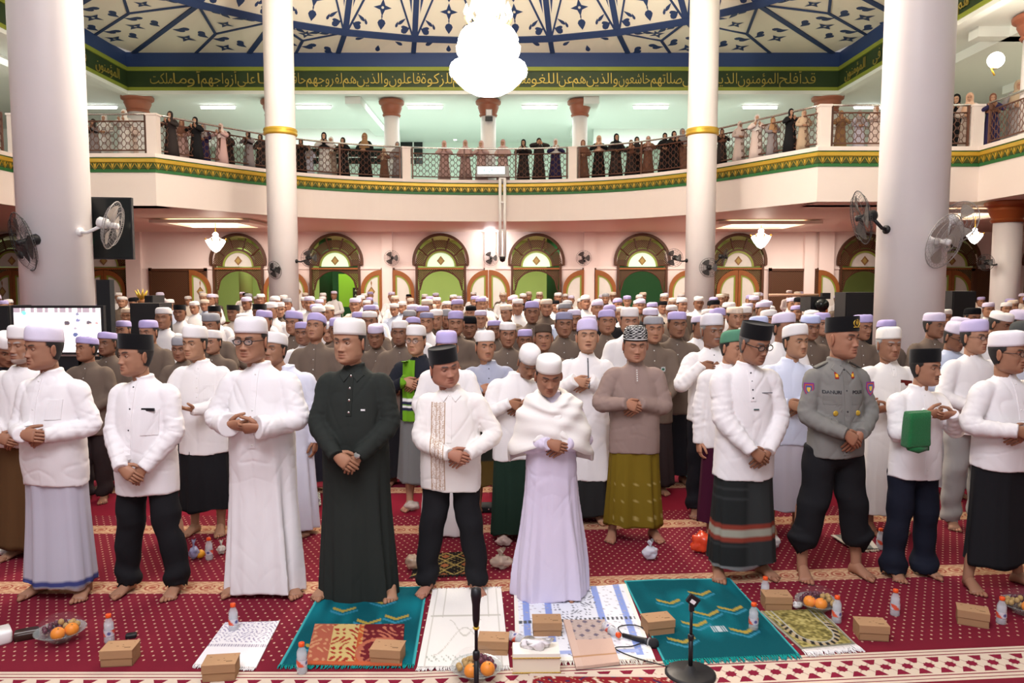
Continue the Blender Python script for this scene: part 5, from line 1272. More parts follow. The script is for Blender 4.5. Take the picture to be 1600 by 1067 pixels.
b = MB(); b.box((.052, .012, -.035), (.062, .05, .215), taper=.97); b.build('inner_fold', M['towel'], tw, False)

# ------------------------------------------------------------------ the second row and others who stand out
def cap_bw(V, C, c):
    a = np.arctan2(V[:, 0]-c[0], -(V[:, 1]-c[1])); z = V[:, 2]-c[2]
    u = a*13/pi; w = z/.0105; d = np.abs(np.mod(u+.5*np.mod(np.floor(w), 2), 1)-.5)*1.1+np.abs(np.mod(w, 1)-.5); C = np.where((d < .38)[:, None], (.78, .77, .75), (.012, .012, .014)); C[z < .058] = (.7, .7, .68); C[z < .052] = (.012, .012, .014); return C
S0 = person('man in black jacket bowing his head, cap cut by the left edge', -6, 5.85, 516, hx=4, q=1, hem=.62, cap='peci', pose='fold', hz=.95, top_col=(.016, .014, .018), hyaw=.75, hpitch=.45, bottom='sarong', bot_col=(.3, .28, .3), skin=(.25, .12, .07), top_name='jacket')
S1 = person('grey-bearded man in white round-neck shirt behind the pale sarong man', 28, 5.35, 504, hx=36, hem_px=700, cap='peci', pose='fold', hz=.92, hyaw=-.2, bottom='sarong', bot_col=(.10, .05, .02), collar=.0, head=dict(beard=.5, beardcol=(.4, .38, .36), must=.5, mustcol=(.3, .28, .27), age=1.2, lid=.0, haircol=(.35, .33, .32)), skin=(.33, .165, .10))
S2 = person('young man in white shirt with cupped hands behind the dark-buttoned shirt', 312, 5.85, 505, hx=305, hem_px=712, cap='peci', pose='cup', hand=(285, 640), hyaw=-.28, bottom='sarong', bot_col=(.012, .012, .014), bhem_px=802, placket_px=640, butm='buttonw', pockets=((.05, .13, 1.15, 1.27),), head=dict(w=.97), skin=(.40, .215, .13))
S3 = person('man in white cap looking up behind the glasses man\'s shoulder', 446, 5.85, 517, hx=428, hem_px=832, cap='peci', pose='side', hz=.95, hyaw=-.35, hpitch=-.15, top_name='robe', folds=.05, top_col=(.66, .68, .80), head=dict(age=1, must=.3), skin=(.30, .15, .09))
S5 = person('man in round glasses with a bright green scarf and dark jacket', 655, 6.5, 504, hx=651, hem_px=660, cap='peci', pose='fold', hand=(640, 604), hyaw=-.28, bottom='sarong', bot_col=(.16, .165, .165), bhem_px=758, top_col=(.016, .018, .026), glasses=1.0, top_name='jacket', head=dict(w=.98, age=.7), skin=(.42, .225, .14))
s = S5['s']
def scarf_c(x, z):
    z = z/s
    return (.75, .75, .75) if abs(z-1.06) < .012 or abs(z-1.0) < .010 else (.02, .02, .05) if abs(z-1.03) < .018 or abs(z-.975) < .012 else (.13, .31, .015)
patch_on(S5['bvh'], -.15*s, -.035*s, .86*s, 1.42*s, 10, 60, scarf_c, .014, .02, .014).build('scarf', M['fab'], S5['t'])
S6 = person('man in lilac cap and long white robe behind the tilted velvet cap', 699, 5.85, 513, hx=697, hem_px=838, cap='peci', capcol=(.52, .45, .78), pose='fold', hz=.95, hyaw=.1, hpitch=.1, top_name='robe', folds=.05, skin=(.40, .21, .13))
S7 = person('young man in blue-grey shirt and white cap looking right', 764, 6.3, 513, hx=757, hem_px=665, cap='peci', pose='fold', hand=(762, 615), hyaw=.3, bottom='sarong', bot_col=(.12, .075, .02), bhem_px=762, top_col=(.34, .36, .46), placket_px=640, nbut=5, head=dict(w=.97, must=.35, brow=1.1), skin=(.36, .18, .11), botf=lambda aa, z, c: np.where((z > .55)[:, None], (.03, .035, .03), np.asarray(c)))
S8 = person('man in knitted white cap bowing low beside the shawl', 806, 5.72, 536, hx=822, hem_px=722, cap='round', pose='fold', hand=(800, 640), hyaw=.05, hpitch=.62, yaw=.2, bottom='sarong', bot_col=(.012, .03, .02), bhem_px=840, skin=(.30, .145, .085), head=dict(haircol=(.12, .11, .11)))
S9 = person('young man in lilac-white cap and white zipped robe looking up', 918, 6.15, 497, hx=918, hem_px=752, cap='peci', capcol=(.62, .55, .80), pose='fold', hand=(912, 604), droop=.25, hpitch=-.16, placket_px=620, plc=(.10, .10, .11), plw=.009, nbut=1, top_name='robe', folds=.05, cuff=.02, head=dict(open=.6, lid=.05), skin=(.44, .24, .15), bottom='sarong', bot_col=(.02, .02, .02), bhem=.08)
S10 = person('man in black-and-white checked cap, mauve-brown shirt and olive sarong', 994, 5.72, 507, hx=992, hem_px=712, cap='round', capf=cap_bw, pose='fold', hand=(992, 640), droop=.35, hpitch=.12, hyaw=.05, bottom='sarong', bot_col=(.17, .115, .010), bhem_px=828, bfolds=.055, top_col=(.285, .205, .18), placket_px=600, nbut=6, butm='buttonw', butend=1.1, plc=(.28, .20, .175), fat=.02, stance=.17, slv=1.08, head=dict(w=1.06, jaw=.1, lid=-.1), skin=(.38, .19, .12),
    botf=lambda aa, z, c: np.where((np.abs(np.sin(aa*7+1.3)*np.sin(z*23)) > .93)[:, None] & (z < .5)[:, None], (.38, .30, .10), np.where((np.abs(np.mod(aa+pi, 2*pi)-pi-.06) < .05)[:, None], (.03, .02, .005), np.asarray(c))))
S11 = person('grey-moustached older man in white shirt with wide eyes', 1114, 6.3, 486, hx=1111, hem_px=662, cap='peci', capcol=(.70, .68, .74), pose='fold', hand=(1112, 580), hyaw=.3, bottom='trousers', bot_col=(.012, .012, .016), placket_px=600, nbut=2, head=dict(w=.97, age=1.2, must=.8, mustcol=(.22, .20, .19), lid=.3, haircol=(.22, .21, .2)), skin=(.24, .115, .07))
S12 = person('man in green cap and white robe partly behind the tunic man', 1140, 5.75, 511, hx=1142, hem_px=705, cap='peci', capcol=(.10, .26, .17), captilt=.3, pose='side', hyaw=.55, hpitch=.1, bottom='sarong', bot_col=(.05, .006, .022), bhem_px=825, head=dict(age=.8), skin=(.44, .225, .14))
S13 = person('man in white cap, pale blue-white shirt and white sarong beside the police officer', 1236, 5.9, 503, hx=1243, hem_px=699, cap='peci', captilt=.22, pose='fold', hand=(1248, 640), hyaw=.35, hpitch=-.05, bottom='sarong', bot_col=(.55, .53, .60), bhem_px=803, botf=sarong_border(0, (.02, .025, .10), .13, .05), top_col=(.62, .66, .80), head=dict(w=1.04, must=.2), skin=(.40, .215, .13))
S14 = person('elderly man in white cap and loose white robe behind the police officer', 1394, 5.9, 507, hx=1389, hem_px=806, cap='peci', capcol=(.84, .82, .78), pose='clasp', hand=(1375, 640), hyaw=.12, placket_px=590, nbut=2, butm='buttonw', top_name='robe', folds=.055, top_col=(.78, .755, .73), pockets=((.04, .14, 1.17, 1.29),), head=dict(age=1.5, w=1.0, lid=.12, haircol=(.3, .3, .3)), skin=(.31, .15, .09), cuff=.02)
c = on_front(S14, .09*S14['s'], 1.29*S14['s']); MB().box(c, (.085, .012, .04), (.12, .015, .012), M=Matrix.Rotation(.1, 3, 'Y')).build('pocket_case', M['fab'], S14['t'], False)
S15 = person('young man in lilac cap and glasses with white shirt and grey trousers', 1525, 6.0, 495, hx=1522, hem_px=680, cap='peci', capcol=(.58, .52, .80), pose='fold', hz=1.0, hyaw=.35, bottom='trousers', bot_col=(.32, .31, .30), glasses=1.0, head=dict(w=.96), skin=(.44, .235, .15))
S16 = person('man in glasses and pale blue shirt looking down behind the short man', 1490, 6.9, 500, hx=1488, q=1, hem=.75, cap='peci', capcol=(.70, .66, .80), pose='fold', hz=1.0, hyaw=.3, hpitch=.3, bottom='sarong', bot_col=(.4, .4, .42), top_col=(.50, .56, .70), glasses=1.4, skin=(.26, .125, .075))
S17 = person('man in dark grey striped cap at the right edge', 1612, 6.6, 500, hx=1598, q=1, hem=.7, cap='round', capcol=(.07, .075, .075), pose='fold', hz=1.0, hyaw=.3, bottom='sarong', bot_col=(.05, .05, .05), top_col=(.55, .58, .66), skin=(.28, .14, .085))
# ------------------------------------------------------------------ the ranks in brown and white behind them (each built by itself)
MARK = [(10, 'the left-edge speaker'), (90, 'the bright screen'), (160, 'the screen\'s right end'), (215, 'the dark-buttoned shirt'), (305, 'the cup-handed young man'), (395, 'the glasses man in the thobe'), (480, 'the left gold-collared pillar'), (548, 'the black-robed man'), (650, 'the green scarf man'), (700, 'the tilted velvet cap'), (757, 'the blue-grey shirt'), (830, 'the shawl man'), (918, 'the zipped robe man'), (993, 'the checked cap man'), (1060, 'the mauve shoulder'), (1112, 'the grey-moustached man'), (1172, 'the tunic man'), (1243, 'the pale blue-white shirt'), (1312, 'the police officer'), (1390, 'the elderly man'), (1450, 'the short man'), (1522, 'the lilac-cap glasses man'), (1590, 'the right-edge glasses man')]
def mark(x): return min(MARK, key=lambda m: abs(m[0]-x))[1]
CAPC = {'lilac': (.47, .41, .72), 'white': (.80, .76, .76), 'grey': (.33, .33, .36), 'brown': (.085, .06, .045), 'bluegrey': (.28, .28, .42), 'blue': (.50, .56, .84), 'black': (.01, .01, .012), 'cream': (.72, .60, .50), 'pale lilac': (.66, .60, .78)}
SHC = {'brown': BRN, 'white': WH, 'cream': (.70, .60, .52), 'dark blue': (.03, .035, .09), 'black': (.015, .015, .018), 'pale blue': (.5, .56, .7)}
MID = [  # x, cap top, distance, cap, shirt, head turn, head nod, extra words
 (134, 519, 6.72, 'lilac', 'brown', -.45, -.05, ''), (167, 512, 7.2, 'lilac', 'brown', -.2, 0, ''), (492, 487, 7.1, 'lilac', 'brown', -.15, -.28, 'gazing up'), (849, 503, 7.0, 'brown', 'brown', .02, -.06, 'open-mouthed'), (1021, 487, 7.0, 'grey', 'brown', .05, 0, ''),
 (1057, 480, 7.35, 'lilac', 'brown', .12, .05, ''), (881, 482, 7.8, 'bluegrey', 'brown', .08, 0, ''), (1345, 486, 7.6, 'lilac', 'brown', .35, .1, ''), (1458, 484, 7.75, 'pale lilac', 'brown', .45, .05, 'boyish'), (625, 495, 7.3, 'white', 'brown', -.05, 0, 'chin-bearded'),
 (793, 497, 7.3, 'white', 'brown', .1, .05, 'moustached'), (233, 495, 7.7, 'lilac', 'brown', -.2, .08, ''), (331, 485, 8.2, 'grey', 'brown', -.15, .1, ''), (332, 512, 7.5, 'white', 'brown', -.25, 0, ''), (282, 521, 7.0, 'grey', 'brown', .0, .1, ''), (192, 497, 8.1, 'lilac', 'brown', -.15, 0, ''),
 (1265, 486, 7.6, 'blue', 'brown', .1, .12, ''), (1284, 484, 8.4, 'lilac', 'brown', .1, 0, ''), (820, 510, 7.5, 'lilac', 'brown', .05, .1, ''), (712, 482, 8.2, 'lilac', 'brown', .05, .0, ''), (460, 482, 8.4, 'lilac', 'brown', -.3, 0, ''), (413, 480, 8.6, 'lilac', 'brown', -.2, 0, ''),
 (474, 498, 7.9, 'lilac', 'white', -.1, 0, ''), (526, 493, 8.3, 'lilac', 'brown', .1, .1, ''), (515, 499, 7.8, 'white', 'brown', -.15, .1, ''), (588, 503, 7.9, 'pale lilac', 'brown', -.05, .2, ''), (645, 490, 8.5, 'lilac', 'white', .1, 0, ''), (948, 480, 8.1, 'lilac', 'brown', .05, -.08, 'open-mouthed'),
 (983, 476, 7.6, 'white', 'white', .05, .05, ''), (831, 466, 9.2, 'lilac', 'brown', .05, .05, 'tall'), (1092, 487, 8.2, 'pale lilac', 'white', .45, .05, ''), (1120, 478, 8.6, 'lilac', 'brown', .3, 0, ''), (1147, 474, 9.0, 'cream', 'brown', .2, .05, ''), (1162, 475, 8.5, 'white', 'white', .15, .05, ''), (1184, 487, 7.6, 'blue', 'white', .1, .1, ''),
 (1222, 484, 6.9, 'pale lilac', 'white', .5, .05, ''), (1556, 481, 7.6, 'white', 'white', .5, .3, ''), (1588, 481, 7.7, 'pale lilac', 'white', .3, .2, ''), (1496, 492, 7.7, 'pale lilac', 'white', .3, .2, ''), (1518, 476, 8.6, 'black', 'cream', .1, .1, ''), (1384, 494, 7.5, 'lilac', 'brown', .1, .1, ''),
 (578, 480, 8.8, 'white', 'brown', 0, .1, ''), (560, 482, 8.6, 'lilac', 'brown', .1, 0, ''), (667, 482, 9.0, 'bluegrey', 'white', -.05, .05, ''), (682, 478, 9.4, 'white', 'brown', 0, .15, ''), (698, 480, 9.2, 'grey', 'brown', 0, .1, ''), (640, 480, 9.4, 'grey', 'brown', 0, .1, ''), (733, 490, 8.6, 'black', 'brown', .05, .1, 'dark-faced'), (772, 495, 8.2, 'lilac', 'brown', .1, .05, ''), (897, 478, 9.2, 'pale lilac', 'brown', 0, .1, ''), (920, 489, 8.8, 'pale lilac', 'brown', .1, 0, ''), (1200, 478, 8.6, 'white', 'white', .2, .05, '')]
used = {}; stand = [(o.location.x, o.location.y) for o in COL.objects if o.type == 'EMPTY' and o.get('category') == 'person']
for x, top, D, cap, shirt, hy, hp_, ex in MID:
    for k in range(14):
        q = at(x, 440, D)
        if all(math.hypot((q.x-u), (D-v)*1.15) > .43 for u, v in stand) and math.hypot(q.x-4.71, D-9.1) > .75 and not (-5.35 < q.x < -3.85 and 7.55 < D < 8.35) and math.hypot(q.x+4.57, D-8.62) > .55: break
        D += .16
    stand.append((q.x, D))
    lab = f"{ex+' ' if ex else ''}man in {shirt} shirt and {cap} cap behind {mark(x)}".strip()
    k = used.get(lab, 0); used[lab] = k+1
    if k: lab += [', one rank back', ', two ranks back', ', three ranks back'][k-1]
    sk = tuple(np.array(random.choice([(.36, .18, .11), (.42, .22, .14), (.30, .145, .088), (.25, .12, .072)]))*random.uniform(.92, 1.08))
    P_ = person(lab, x, D, top, q=1, cap='peci', capcol=CAPC[cap], captilt=random.uniform(.05, .22), top_col=SHC[shirt], hyaw=hy, hpitch=hp_, pose=random.choice(['fold', 'fold', 'cup', 'fold']), hz=random.uniform(.95, 1.1), hem=random.uniform(.66, .74), bottom=random.choice(['sarong', 'trousers']), bot_col=random.choice([(.012, .012, .015), (.02, .02, .03), (.03, .02, .02)]),
        placket=1.0, nbut=5, butm='buttonw', butend=1.02, plc=tuple(np.array(SHC[shirt])*.97), glasses=None, skin=sk, seed=random.randint(0, 90), stance=.1,
        head=dict(w=random.uniform(.95, 1.06), jaw=random.uniform(-.04, .12), nose=random.uniform(.85, 1.1), must=.6 if 'must' in ex else random.choice([0, 0, .3]), beard=.5 if 'beard' in ex else 0, open=.7 if 'open' in ex else 0, lid=random.uniform(.1, .3), capv=random.uniform(-.32, -.05)), group='worshippers in the middle ranks')
    if x in (167, 1057, 881, 1021):
        k_ = P_['s']; patch_on(P_['bvh'], .06*k_, .105*k_, 1.20*k_, 1.25*k_, 9, 9, lambda u, v: (.02, .10, .06) if math.hypot(u-.0825*k_, v-1.225*k_) < .013 else (.45, .47, .48) if math.hypot(u-.0825*k_, v-1.225*k_) < .024 else SHC[shirt], .004, .002).build('chest_badge', M['fab'], P_['t'], False)

# ------------------------------------------------------------------ the far crowd: a few figures, copied one by one with their own cloth and cap
PROTO = []
for i in range(7):
    sk = [(.36, .18, .11), (.42, .225, .14), (.28, .135, .08), (.40, .20, .125), (.24, .115, .07), (.45, .24, .15), (.33, .16, .10)][i]
    P = person('far worshipper standing in the crowd', loc=(0, 40+i, 0), s=1.0, q=0, cap=['peci', 'peci', 'peci', 'round', 'kopiah', 'peci', 'peci'][i], pose=['fold', 'cup', 'fold', 'side', 'fold', 'fold', 'cup'][i], hz=1.0, hem=[.7, .7, .12, .66, .7, .7, .72][i], bottom='trousers' if i == 0 else 'sarong', hyaw=[0, .25, -.2, .1, 0, -.3, .15][i], hpitch=[0, .1, .15, -.05, .05, .2, 0][i],
        top_mat=M['fabf'], bot_mat=M['fabf'], cap_mat=M['knito'] if i != 4 else M['velvet'], skin=sk, head=dict(w=1.03, must=.4 if i == 2 else 0, lid=.1, capv=-.2), captilt=[.1, .2, .12, .1, .1, .15, .05][i])
    PROTO.append(P['t'])
FAR_ROWS = []
occupied = []
def blocked(X, Y):
    for cx, cy, r in ((-5.41, 9.1, .8), (4.71, 9.1, .8), (-5.97, 20, .7), (4.87, 20, .7)):
        if math.hypot(X-cx, Y-cy) < r: return True
    for x0, x1, y0, y1 in ((-6.2, -4.2, 7.2, 8.8), (-5.4, -4.2, 9.3, 10.6), (4.0, 5.6, 10.0, 11.2), (4.0, 4.9, 10.8, 12.2), (6.4, 7.8, 10.3, 11.7)):
        if x0 < X < x1 and y0 < Y < y1: return True
    return any(math.hypot(X-a, Y-b_) < .57 for a, b_ in occupied)
for o in list(COL.objects):
    if o.type == 'EMPTY' and o.get('category') == 'person' and o.location.y < 39: occupied.append((o.location.x, o.location.y))
DOORN = [(20, 'first'), (163, 'second'), (373, 'third'), (524, 'fourth'), (689, 'fifth'), (838, 'sixth'), (1003, 'seventh'), (1153, 'eighth'), (1350, 'ninth'), (1486, 'tenth'), (1640, 'last')]
ORD = 'first second third fourth fifth sixth seventh eighth ninth tenth eleventh twelfth thirteenth fourteenth fifteenth sixteenth seventeenth eighteenth nineteenth twentieth'.split()
spots = []
rows_far = [8.9, 9.7, 10.5, 11.4, 12.3, 13.3, 14.4, 15.6, 17, 18.6, 20.6, 23, 25.5]
rg = random.Random(5)
for ri, D in enumerate(rows_far):
    step = .62 if D < 12 else .7 if D < 16 else .95
    X0, X1 = -.70*D, .70*D
    X = X0+rg.uniform(0, .4)
    while X < X1:
        x = X+rg.uniform(-.12, .12); y = D+rg.uniform(-.22, .22); X += step*rg.uniform(.85, 1.3)
        px = 800+x/y*FPX
        keep = 1.0 if 400 < px < 1250 else .75
        if ri < 2 and (430 < px < 1250): keep = .8
        if rg.random() > keep or blocked(x, y): continue
        occupied.append((x, y)); spots.append((x, y, ri, px))
rg.shuffle(spots)
near = sorted(spots, key=lambda q: q[1])[:215]
cnt = {}
for x, y, ri, px in sorted(near, key=lambda q: (q[2], q[3])):
    k = rg.choice([0, 1, 2, 3, 5, 6, 0, 1, 5]) if not (px < 420 and y < 12) else rg.choice([0, 1, 4, 4, 5, 6])
    center = 430 < px < 1250
    sh = rg.choices(['brown', 'white', 'cream', 'pale blue', 'black'], [6, 2, .6, .4, .5] if (center and y < 12.5) else [2.2, 6, 1.2, .8, .6])[0]
    cp = rg.choices(['white', 'lilac', 'pale lilac', 'cream', 'grey', 'black'], [5, 2.2, 3, 2, .8, .4])[0]
    if k == 4: cp = 'black velvet'
    rank = 'nearest' if y < 9.4 else 'near' if y < 10.9 else 'middle' if y < 13.8 else 'far' if y < 18 else 'hindmost'
    dn_ = min(DOORN, key=lambda d: abs(d[0]-px))[1]
    base = f"man in {sh} with {cp} cap, {rank} crowd below {dn_} arch"
    i = cnt.get(base, 0); cnt[base] = i+1
    lab = f"man in {sh} with {cp} cap, {rank} crowd below {dn_} arch, {ORD[i]} from left"
    s_ = rg.uniform(.90, .985)
    src = PROTO[k]
    o = tree(src, (x, y, 0), rg.uniform(-.25, .25), lab, 'worshippers in the far crowd', s_)
    shc = np.array(SHC[sh])*rg.uniform(.85, 1.08)
    for c in o.children:
        n_ = c.name.split('.')[0]
        if n_ in ('shirt', 'robe'): c.color = (*shc, 1)
        elif n_ in ('sarong', 'trousers'): c.color = (*rg.choice([(.012, .012, .016), (.02, .02, .03), (.06, .03, .02), (.3, .3, .34)]), 1)
        elif n_ == 'cap' and k != 4: c.color = (*np.array(CAPC[cp])*rg.uniform(.9, 1.05), 1)
for t in PROTO:
    for c in list(t.children): bpy.data.objects.remove(c)
    bpy.data.objects.remove(t)

# ------------------------------------------------------------------ women along the balcony
def woman(name_i, pose, seated=False):
    t = thing('person', 'woman standing at the balcony railing', 'person', (0, 60+name_i, 0)); b = MB(); s = 1.0
    M3 = rotm([0, .25, -.25, .1][name_i % 4], .06); c = np.array([0, -.03, 1.47])
    head(b, None, M3, c, 1.02, dict(skin=[(.46, .26, .17), (.40, .22, .14), (.50, .29, .19), (.42, .22, .14)][name_i % 4], q=0, hair=0), True)
    b.tube([(0, 0, .3), (0, 0, .8), (0, 0, 1.2), (0, -.01, 1.36), (0, -.02, 1.42)], [.08, .11, .11, .055, .05], 8, (.42, .24, .15))
    for sd in (-1, 1):
        S = np.array([sd*.15, 0, 1.27]); 
        W, fd, bk = {'raise': (np.array([sd*.085, -.24, 1.20]), np.array([-sd*.15, -.5, .8]), np.array([0, -1, -.4])), 'fold': (np.array([sd*.09, -.20, 1.0]), np.array([-sd, -.1, -.2]), np.array([0, -1, .2])), 'face': (np.array([sd*.10, -.17, 1.38]), np.array([-sd*.5, -.1, .9]), np.array([0, -1, 0]))}[pose]
        E, W = ik(S, W, .26, .24, np.array([sd, .3, -.5])); hand(b, W, fd, bk, 1, .95, (.44, .25, .16), .4, True); b.tube([S, E, W], [.04, .035, .026], 6, (.44, .25, .16))
        P = spline(np.array([S*np.array([.6, 1, 1]), S, E, W]), 4); g = MB(); g.tube(P, np.interp(np.linspace(0, 1, len(P)), [0, .3, .7, 1], [.06, .07, .07, .06]), 9); g.build('sleeve', M['fabf'], t)
    b.build('body', M['skin'], t)
    n = 22; a = np.arange(n)*2*pi/n; R = []
    for z, w, d in ((1.34, .06, .06), (1.30, .14, .09), (1.2, .175, .115), (1.0, .175, .13), (.7, .20, .15), (.35, .24, .18), (.03, .27, .2)):
        q = 1+.05*np.sin(7*a+name_i)*sm(1.1, .2, z); R.append(np.stack([w*q*np.sin(a), -d*q*np.cos(a), np.full(n, z)], -1))
    g = MB(); g.loft(np.array(R)); g.build('dress', M['fabf'], t)
    # headscarf: hood open at the face, falling over the shoulders
    g = MB(); n = 26; a = np.arange(n)*2*pi/n; fr = np.clip(np.cos(a), 0, 1)
    prof = []
    for t_, (z, w, f_, k) in enumerate(((1.635, .01, .01, .01), (1.615, .055, .05, .07), (1.575, .085, .075, .105), (1.52, .098, .075, .118), (1.45, .098, .065, .11), (1.385, .092, .085, .10), (1.33, .12, .10, .11), (1.25, .18, .13, .135), (1.12, .205, .155, .15), (1.02, .215, .16, .155))):
        y = np.where(np.cos(a) > 0, -f_, k)*np.abs(np.cos(a)); zz = np.full(n, z)
        if t_ in (2, 3, 4): y = np.where(fr > .6, -.02-.0*a, y)
        if t_ >= 8: zz = zz+.02*np.sin(5*a)
        prof.append(np.stack([w*np.sin(a)*np.where((fr > .6) & (t_ in (2, 3, 4)), 1.15, 1), y-.025, zz], -1))
    g.loft(np.array(prof), None, True, False)
    # the rim round the face
    rim = [(.071*math.sin(q), -.085-.02*math.cos(q)*.0, 1.475+.098*math.cos(q)) for q in np.arange(18)*2*pi/18]
    g.tube(rim, .02, 6, closed=True); g.build('headscarf', M['fabf'], t)
    return t
WPROTO = [woman(0, 'raise'), woman(1, 'fold'), woman(2, 'raise'), woman(3, 'face'), woman(4, 'fold')]
C_ = dict(w=(.72, .70, .68), wp=(.70, .58, .54), pk=(.52, .34, .32), pk2=(.62, .42, .40), k=(.012, .012, .014), nv=(.03, .025, .08), dk=(.035, .028, .028), gy=(.28, .25, .26), bg=(.45, .34, .24), br=(.20, .09, .06), tan=(.34, .20, .10), li=(.50, .48, .58), pe=(.66, .42, .30), fl=(.40, .30, .24))
NAMEC = dict(w='white', wp='pinkish white', pk='dusky pink', pk2='pale pink', k='black', nv='navy', dk='dark', gy='grey', bg='beige', br='brown', tan='tan', li='pale lilac', pe='peach', fl='flowered beige')
LADIES = [(146, 188, 'dk', 'gy'), (163, 178, 'w', 'w'), (194, 170, 'w', 'w'), (205, 186, 'wp', 'wp'), (266, 173, 'dk', 'dk'), (284, 186, 'br', 'pk'), (305, 182, 'k', 'k'), (318, 192, 'gy', 'nv'), (345, 192, 'wp', 'pk2'), (357, 205, 'dk', 'dk'), (388, 204, 'dk', 'gy'), (407, 209, 'dk', 'dk'), (470, 216, 'k', 'k'), (483, 228, 'gy', 'li'), (506, 206, 'k', 'w'), (517, 213, 'w', 'fl'), (536, 214, 'dk', 'k'), (570, 207, 'tan', 'k'), (600, 231, 'bg', 'br'), (621, 221, 'gy', 'gy'), (694, 219, 'pk2', 'pk'), (727, 218, 'pk2', 'pk'), (752, 219, 'pk2', 'pk2'), (786, 217, 'pk2', 'pk2'), (818, 217, 'k', 'dk'), (842, 215, 'dk', 'dk'), (868, 216, 'w', 'nv'),
 (911, 218, 'br', 'br'), (936, 211, 'pe', 'k'), (963, 208, 'k', 'dk'), (986, 218, 'br', 'dk'), (995, 213, 'dk', 'k'), (1013, 212, 'pk', 'br'), (1039, 207, 'k', 'k'), (1053, 204, 'k', 'k'), (1066, 200, 'gy', 'br'), (1128, 210, 'br', 'dk'), (1156, 189, 'wp', 'wp'), (1183, 178, 'w', 'wp'), (1207, 208, 'tan', 'gy'), (1236, 169, 'k', 'k'), (1256, 183, 'bg', 'bg'), (1314, 181, 'tan', 'tan'), (1343, 178, 'gy', 'li'), (1369, 163, 'wp', 'wp'), (1475, 160, 'br', 'k'), (1495, 146, 'k', 'k'), (1516, 144, 'pe', 'wp'), (1552, 145, 'br', 'nv'), (1592, 124, 'bg', 'gy')]
seen = {}
for i, (px, py, hc, dc) in enumerate(LADIES):
    if px < 246: D = 20.75
    elif px > 1480:
        D = (12.0 if px < 1580 else 12.75)/((px-800)/FPX)
    elif px > 1281: D = 19.75
    else:
        D = None
        for d in np.arange(19, 27, .05):
            X = (px-800)/FPX*d
            yy = np.interp(X, arc[:, 0], arc[:, 1])
            if d > yy+.5: D = d; break
    if i and abs(px-LADIES[i-1][0]) < 20: D += .45*(i % 2)+.1
    p = at(px, py, D); s_ = (p.z-5.24)/1.645; s_ = min(max(s_, .62), 1.12)
    k = 3 if px == 842 else [0, 1, 2, 4][i % 4]
    where = 'left straight bay' if px < 246 else 'left curving bay' if px < 440 else 'left gold-collar bay' if px < 640 else 'middle bay' if px < 890 else 'chandelier-side bay' if px < 1090 else 'right curving bay' if px < 1281 else 'right straight bay' if px < 1480 else 'far right side gallery'
    base = f"woman in {NAMEC[hc]} headscarf and {NAMEC[dc]} dress behind the {where}"
    j = seen.get(base, 0); seen[base] = j+1
    if px == 842: base += ', hands held to her face'
    elif j: base += f', {ORD[j]} along'
    o = tree(WPROTO[k], (p.x, D, 5.24), rg.uniform(-.2, .2)+(-.6 if px > 1480 else 0), base, 'women at the balcony railing', s_)
    for c in o.children:
        n_ = c.name.split('.')[0]; v = np.array(C_[hc if n_ == 'headscarf' else dc])*rg.uniform(.9, 1.1); c.color = (*v, 1)
for t in WPROTO:
    for c in list(t.children): bpy.data.objects.remove(c)
    bpy.data.objects.remove(t)
# ------------------------------------------------------------------ mats and cloths laid on the carpet
M['pile'] = mat('woven_mat', attr=True, rough=.95, spec=.08, bump=(160, .5, .005))
M['board'] = mat('cardboard', attr=True, rough=.85, spec=.15, bump=(60, .15, .004))
M['plastic'] = mat('clear_plastic', (.85, .88, .92), .12, alpha=.30, spec=.8)
M['film'] = mat('clear_film', (.5, .5, .52), .3, alpha=.035, spec=.8)
M['water'] = mat('water', (.78, .82, .88), .05, alpha=.35, spec=.6)
M['bag'] = mat('thin_plastic_bag', attr=True, rough=.25, alpha=.72, spec=.6)
M['orange'] = mat('orange_peel', (.80, .25, .012), .45, bump=(90, .3, .003))
M['cap_or'] = mat('orange_plastic', (.80, .09, .015), .35)
M['grape'] = mat('purple_grape', (.10, .016, .035), .25)
M['langsat'] = mat('yellow_fruit_skin', (.42, .27, .09), .5)
M['glassb'] = mat('glass_bowl', (.45, .52, .50), .06, alpha=.30, spec=1)
M['label'] = mat('bottle_label', attr=True, rough=.4)
def fr(x): return x-math.floor(x)
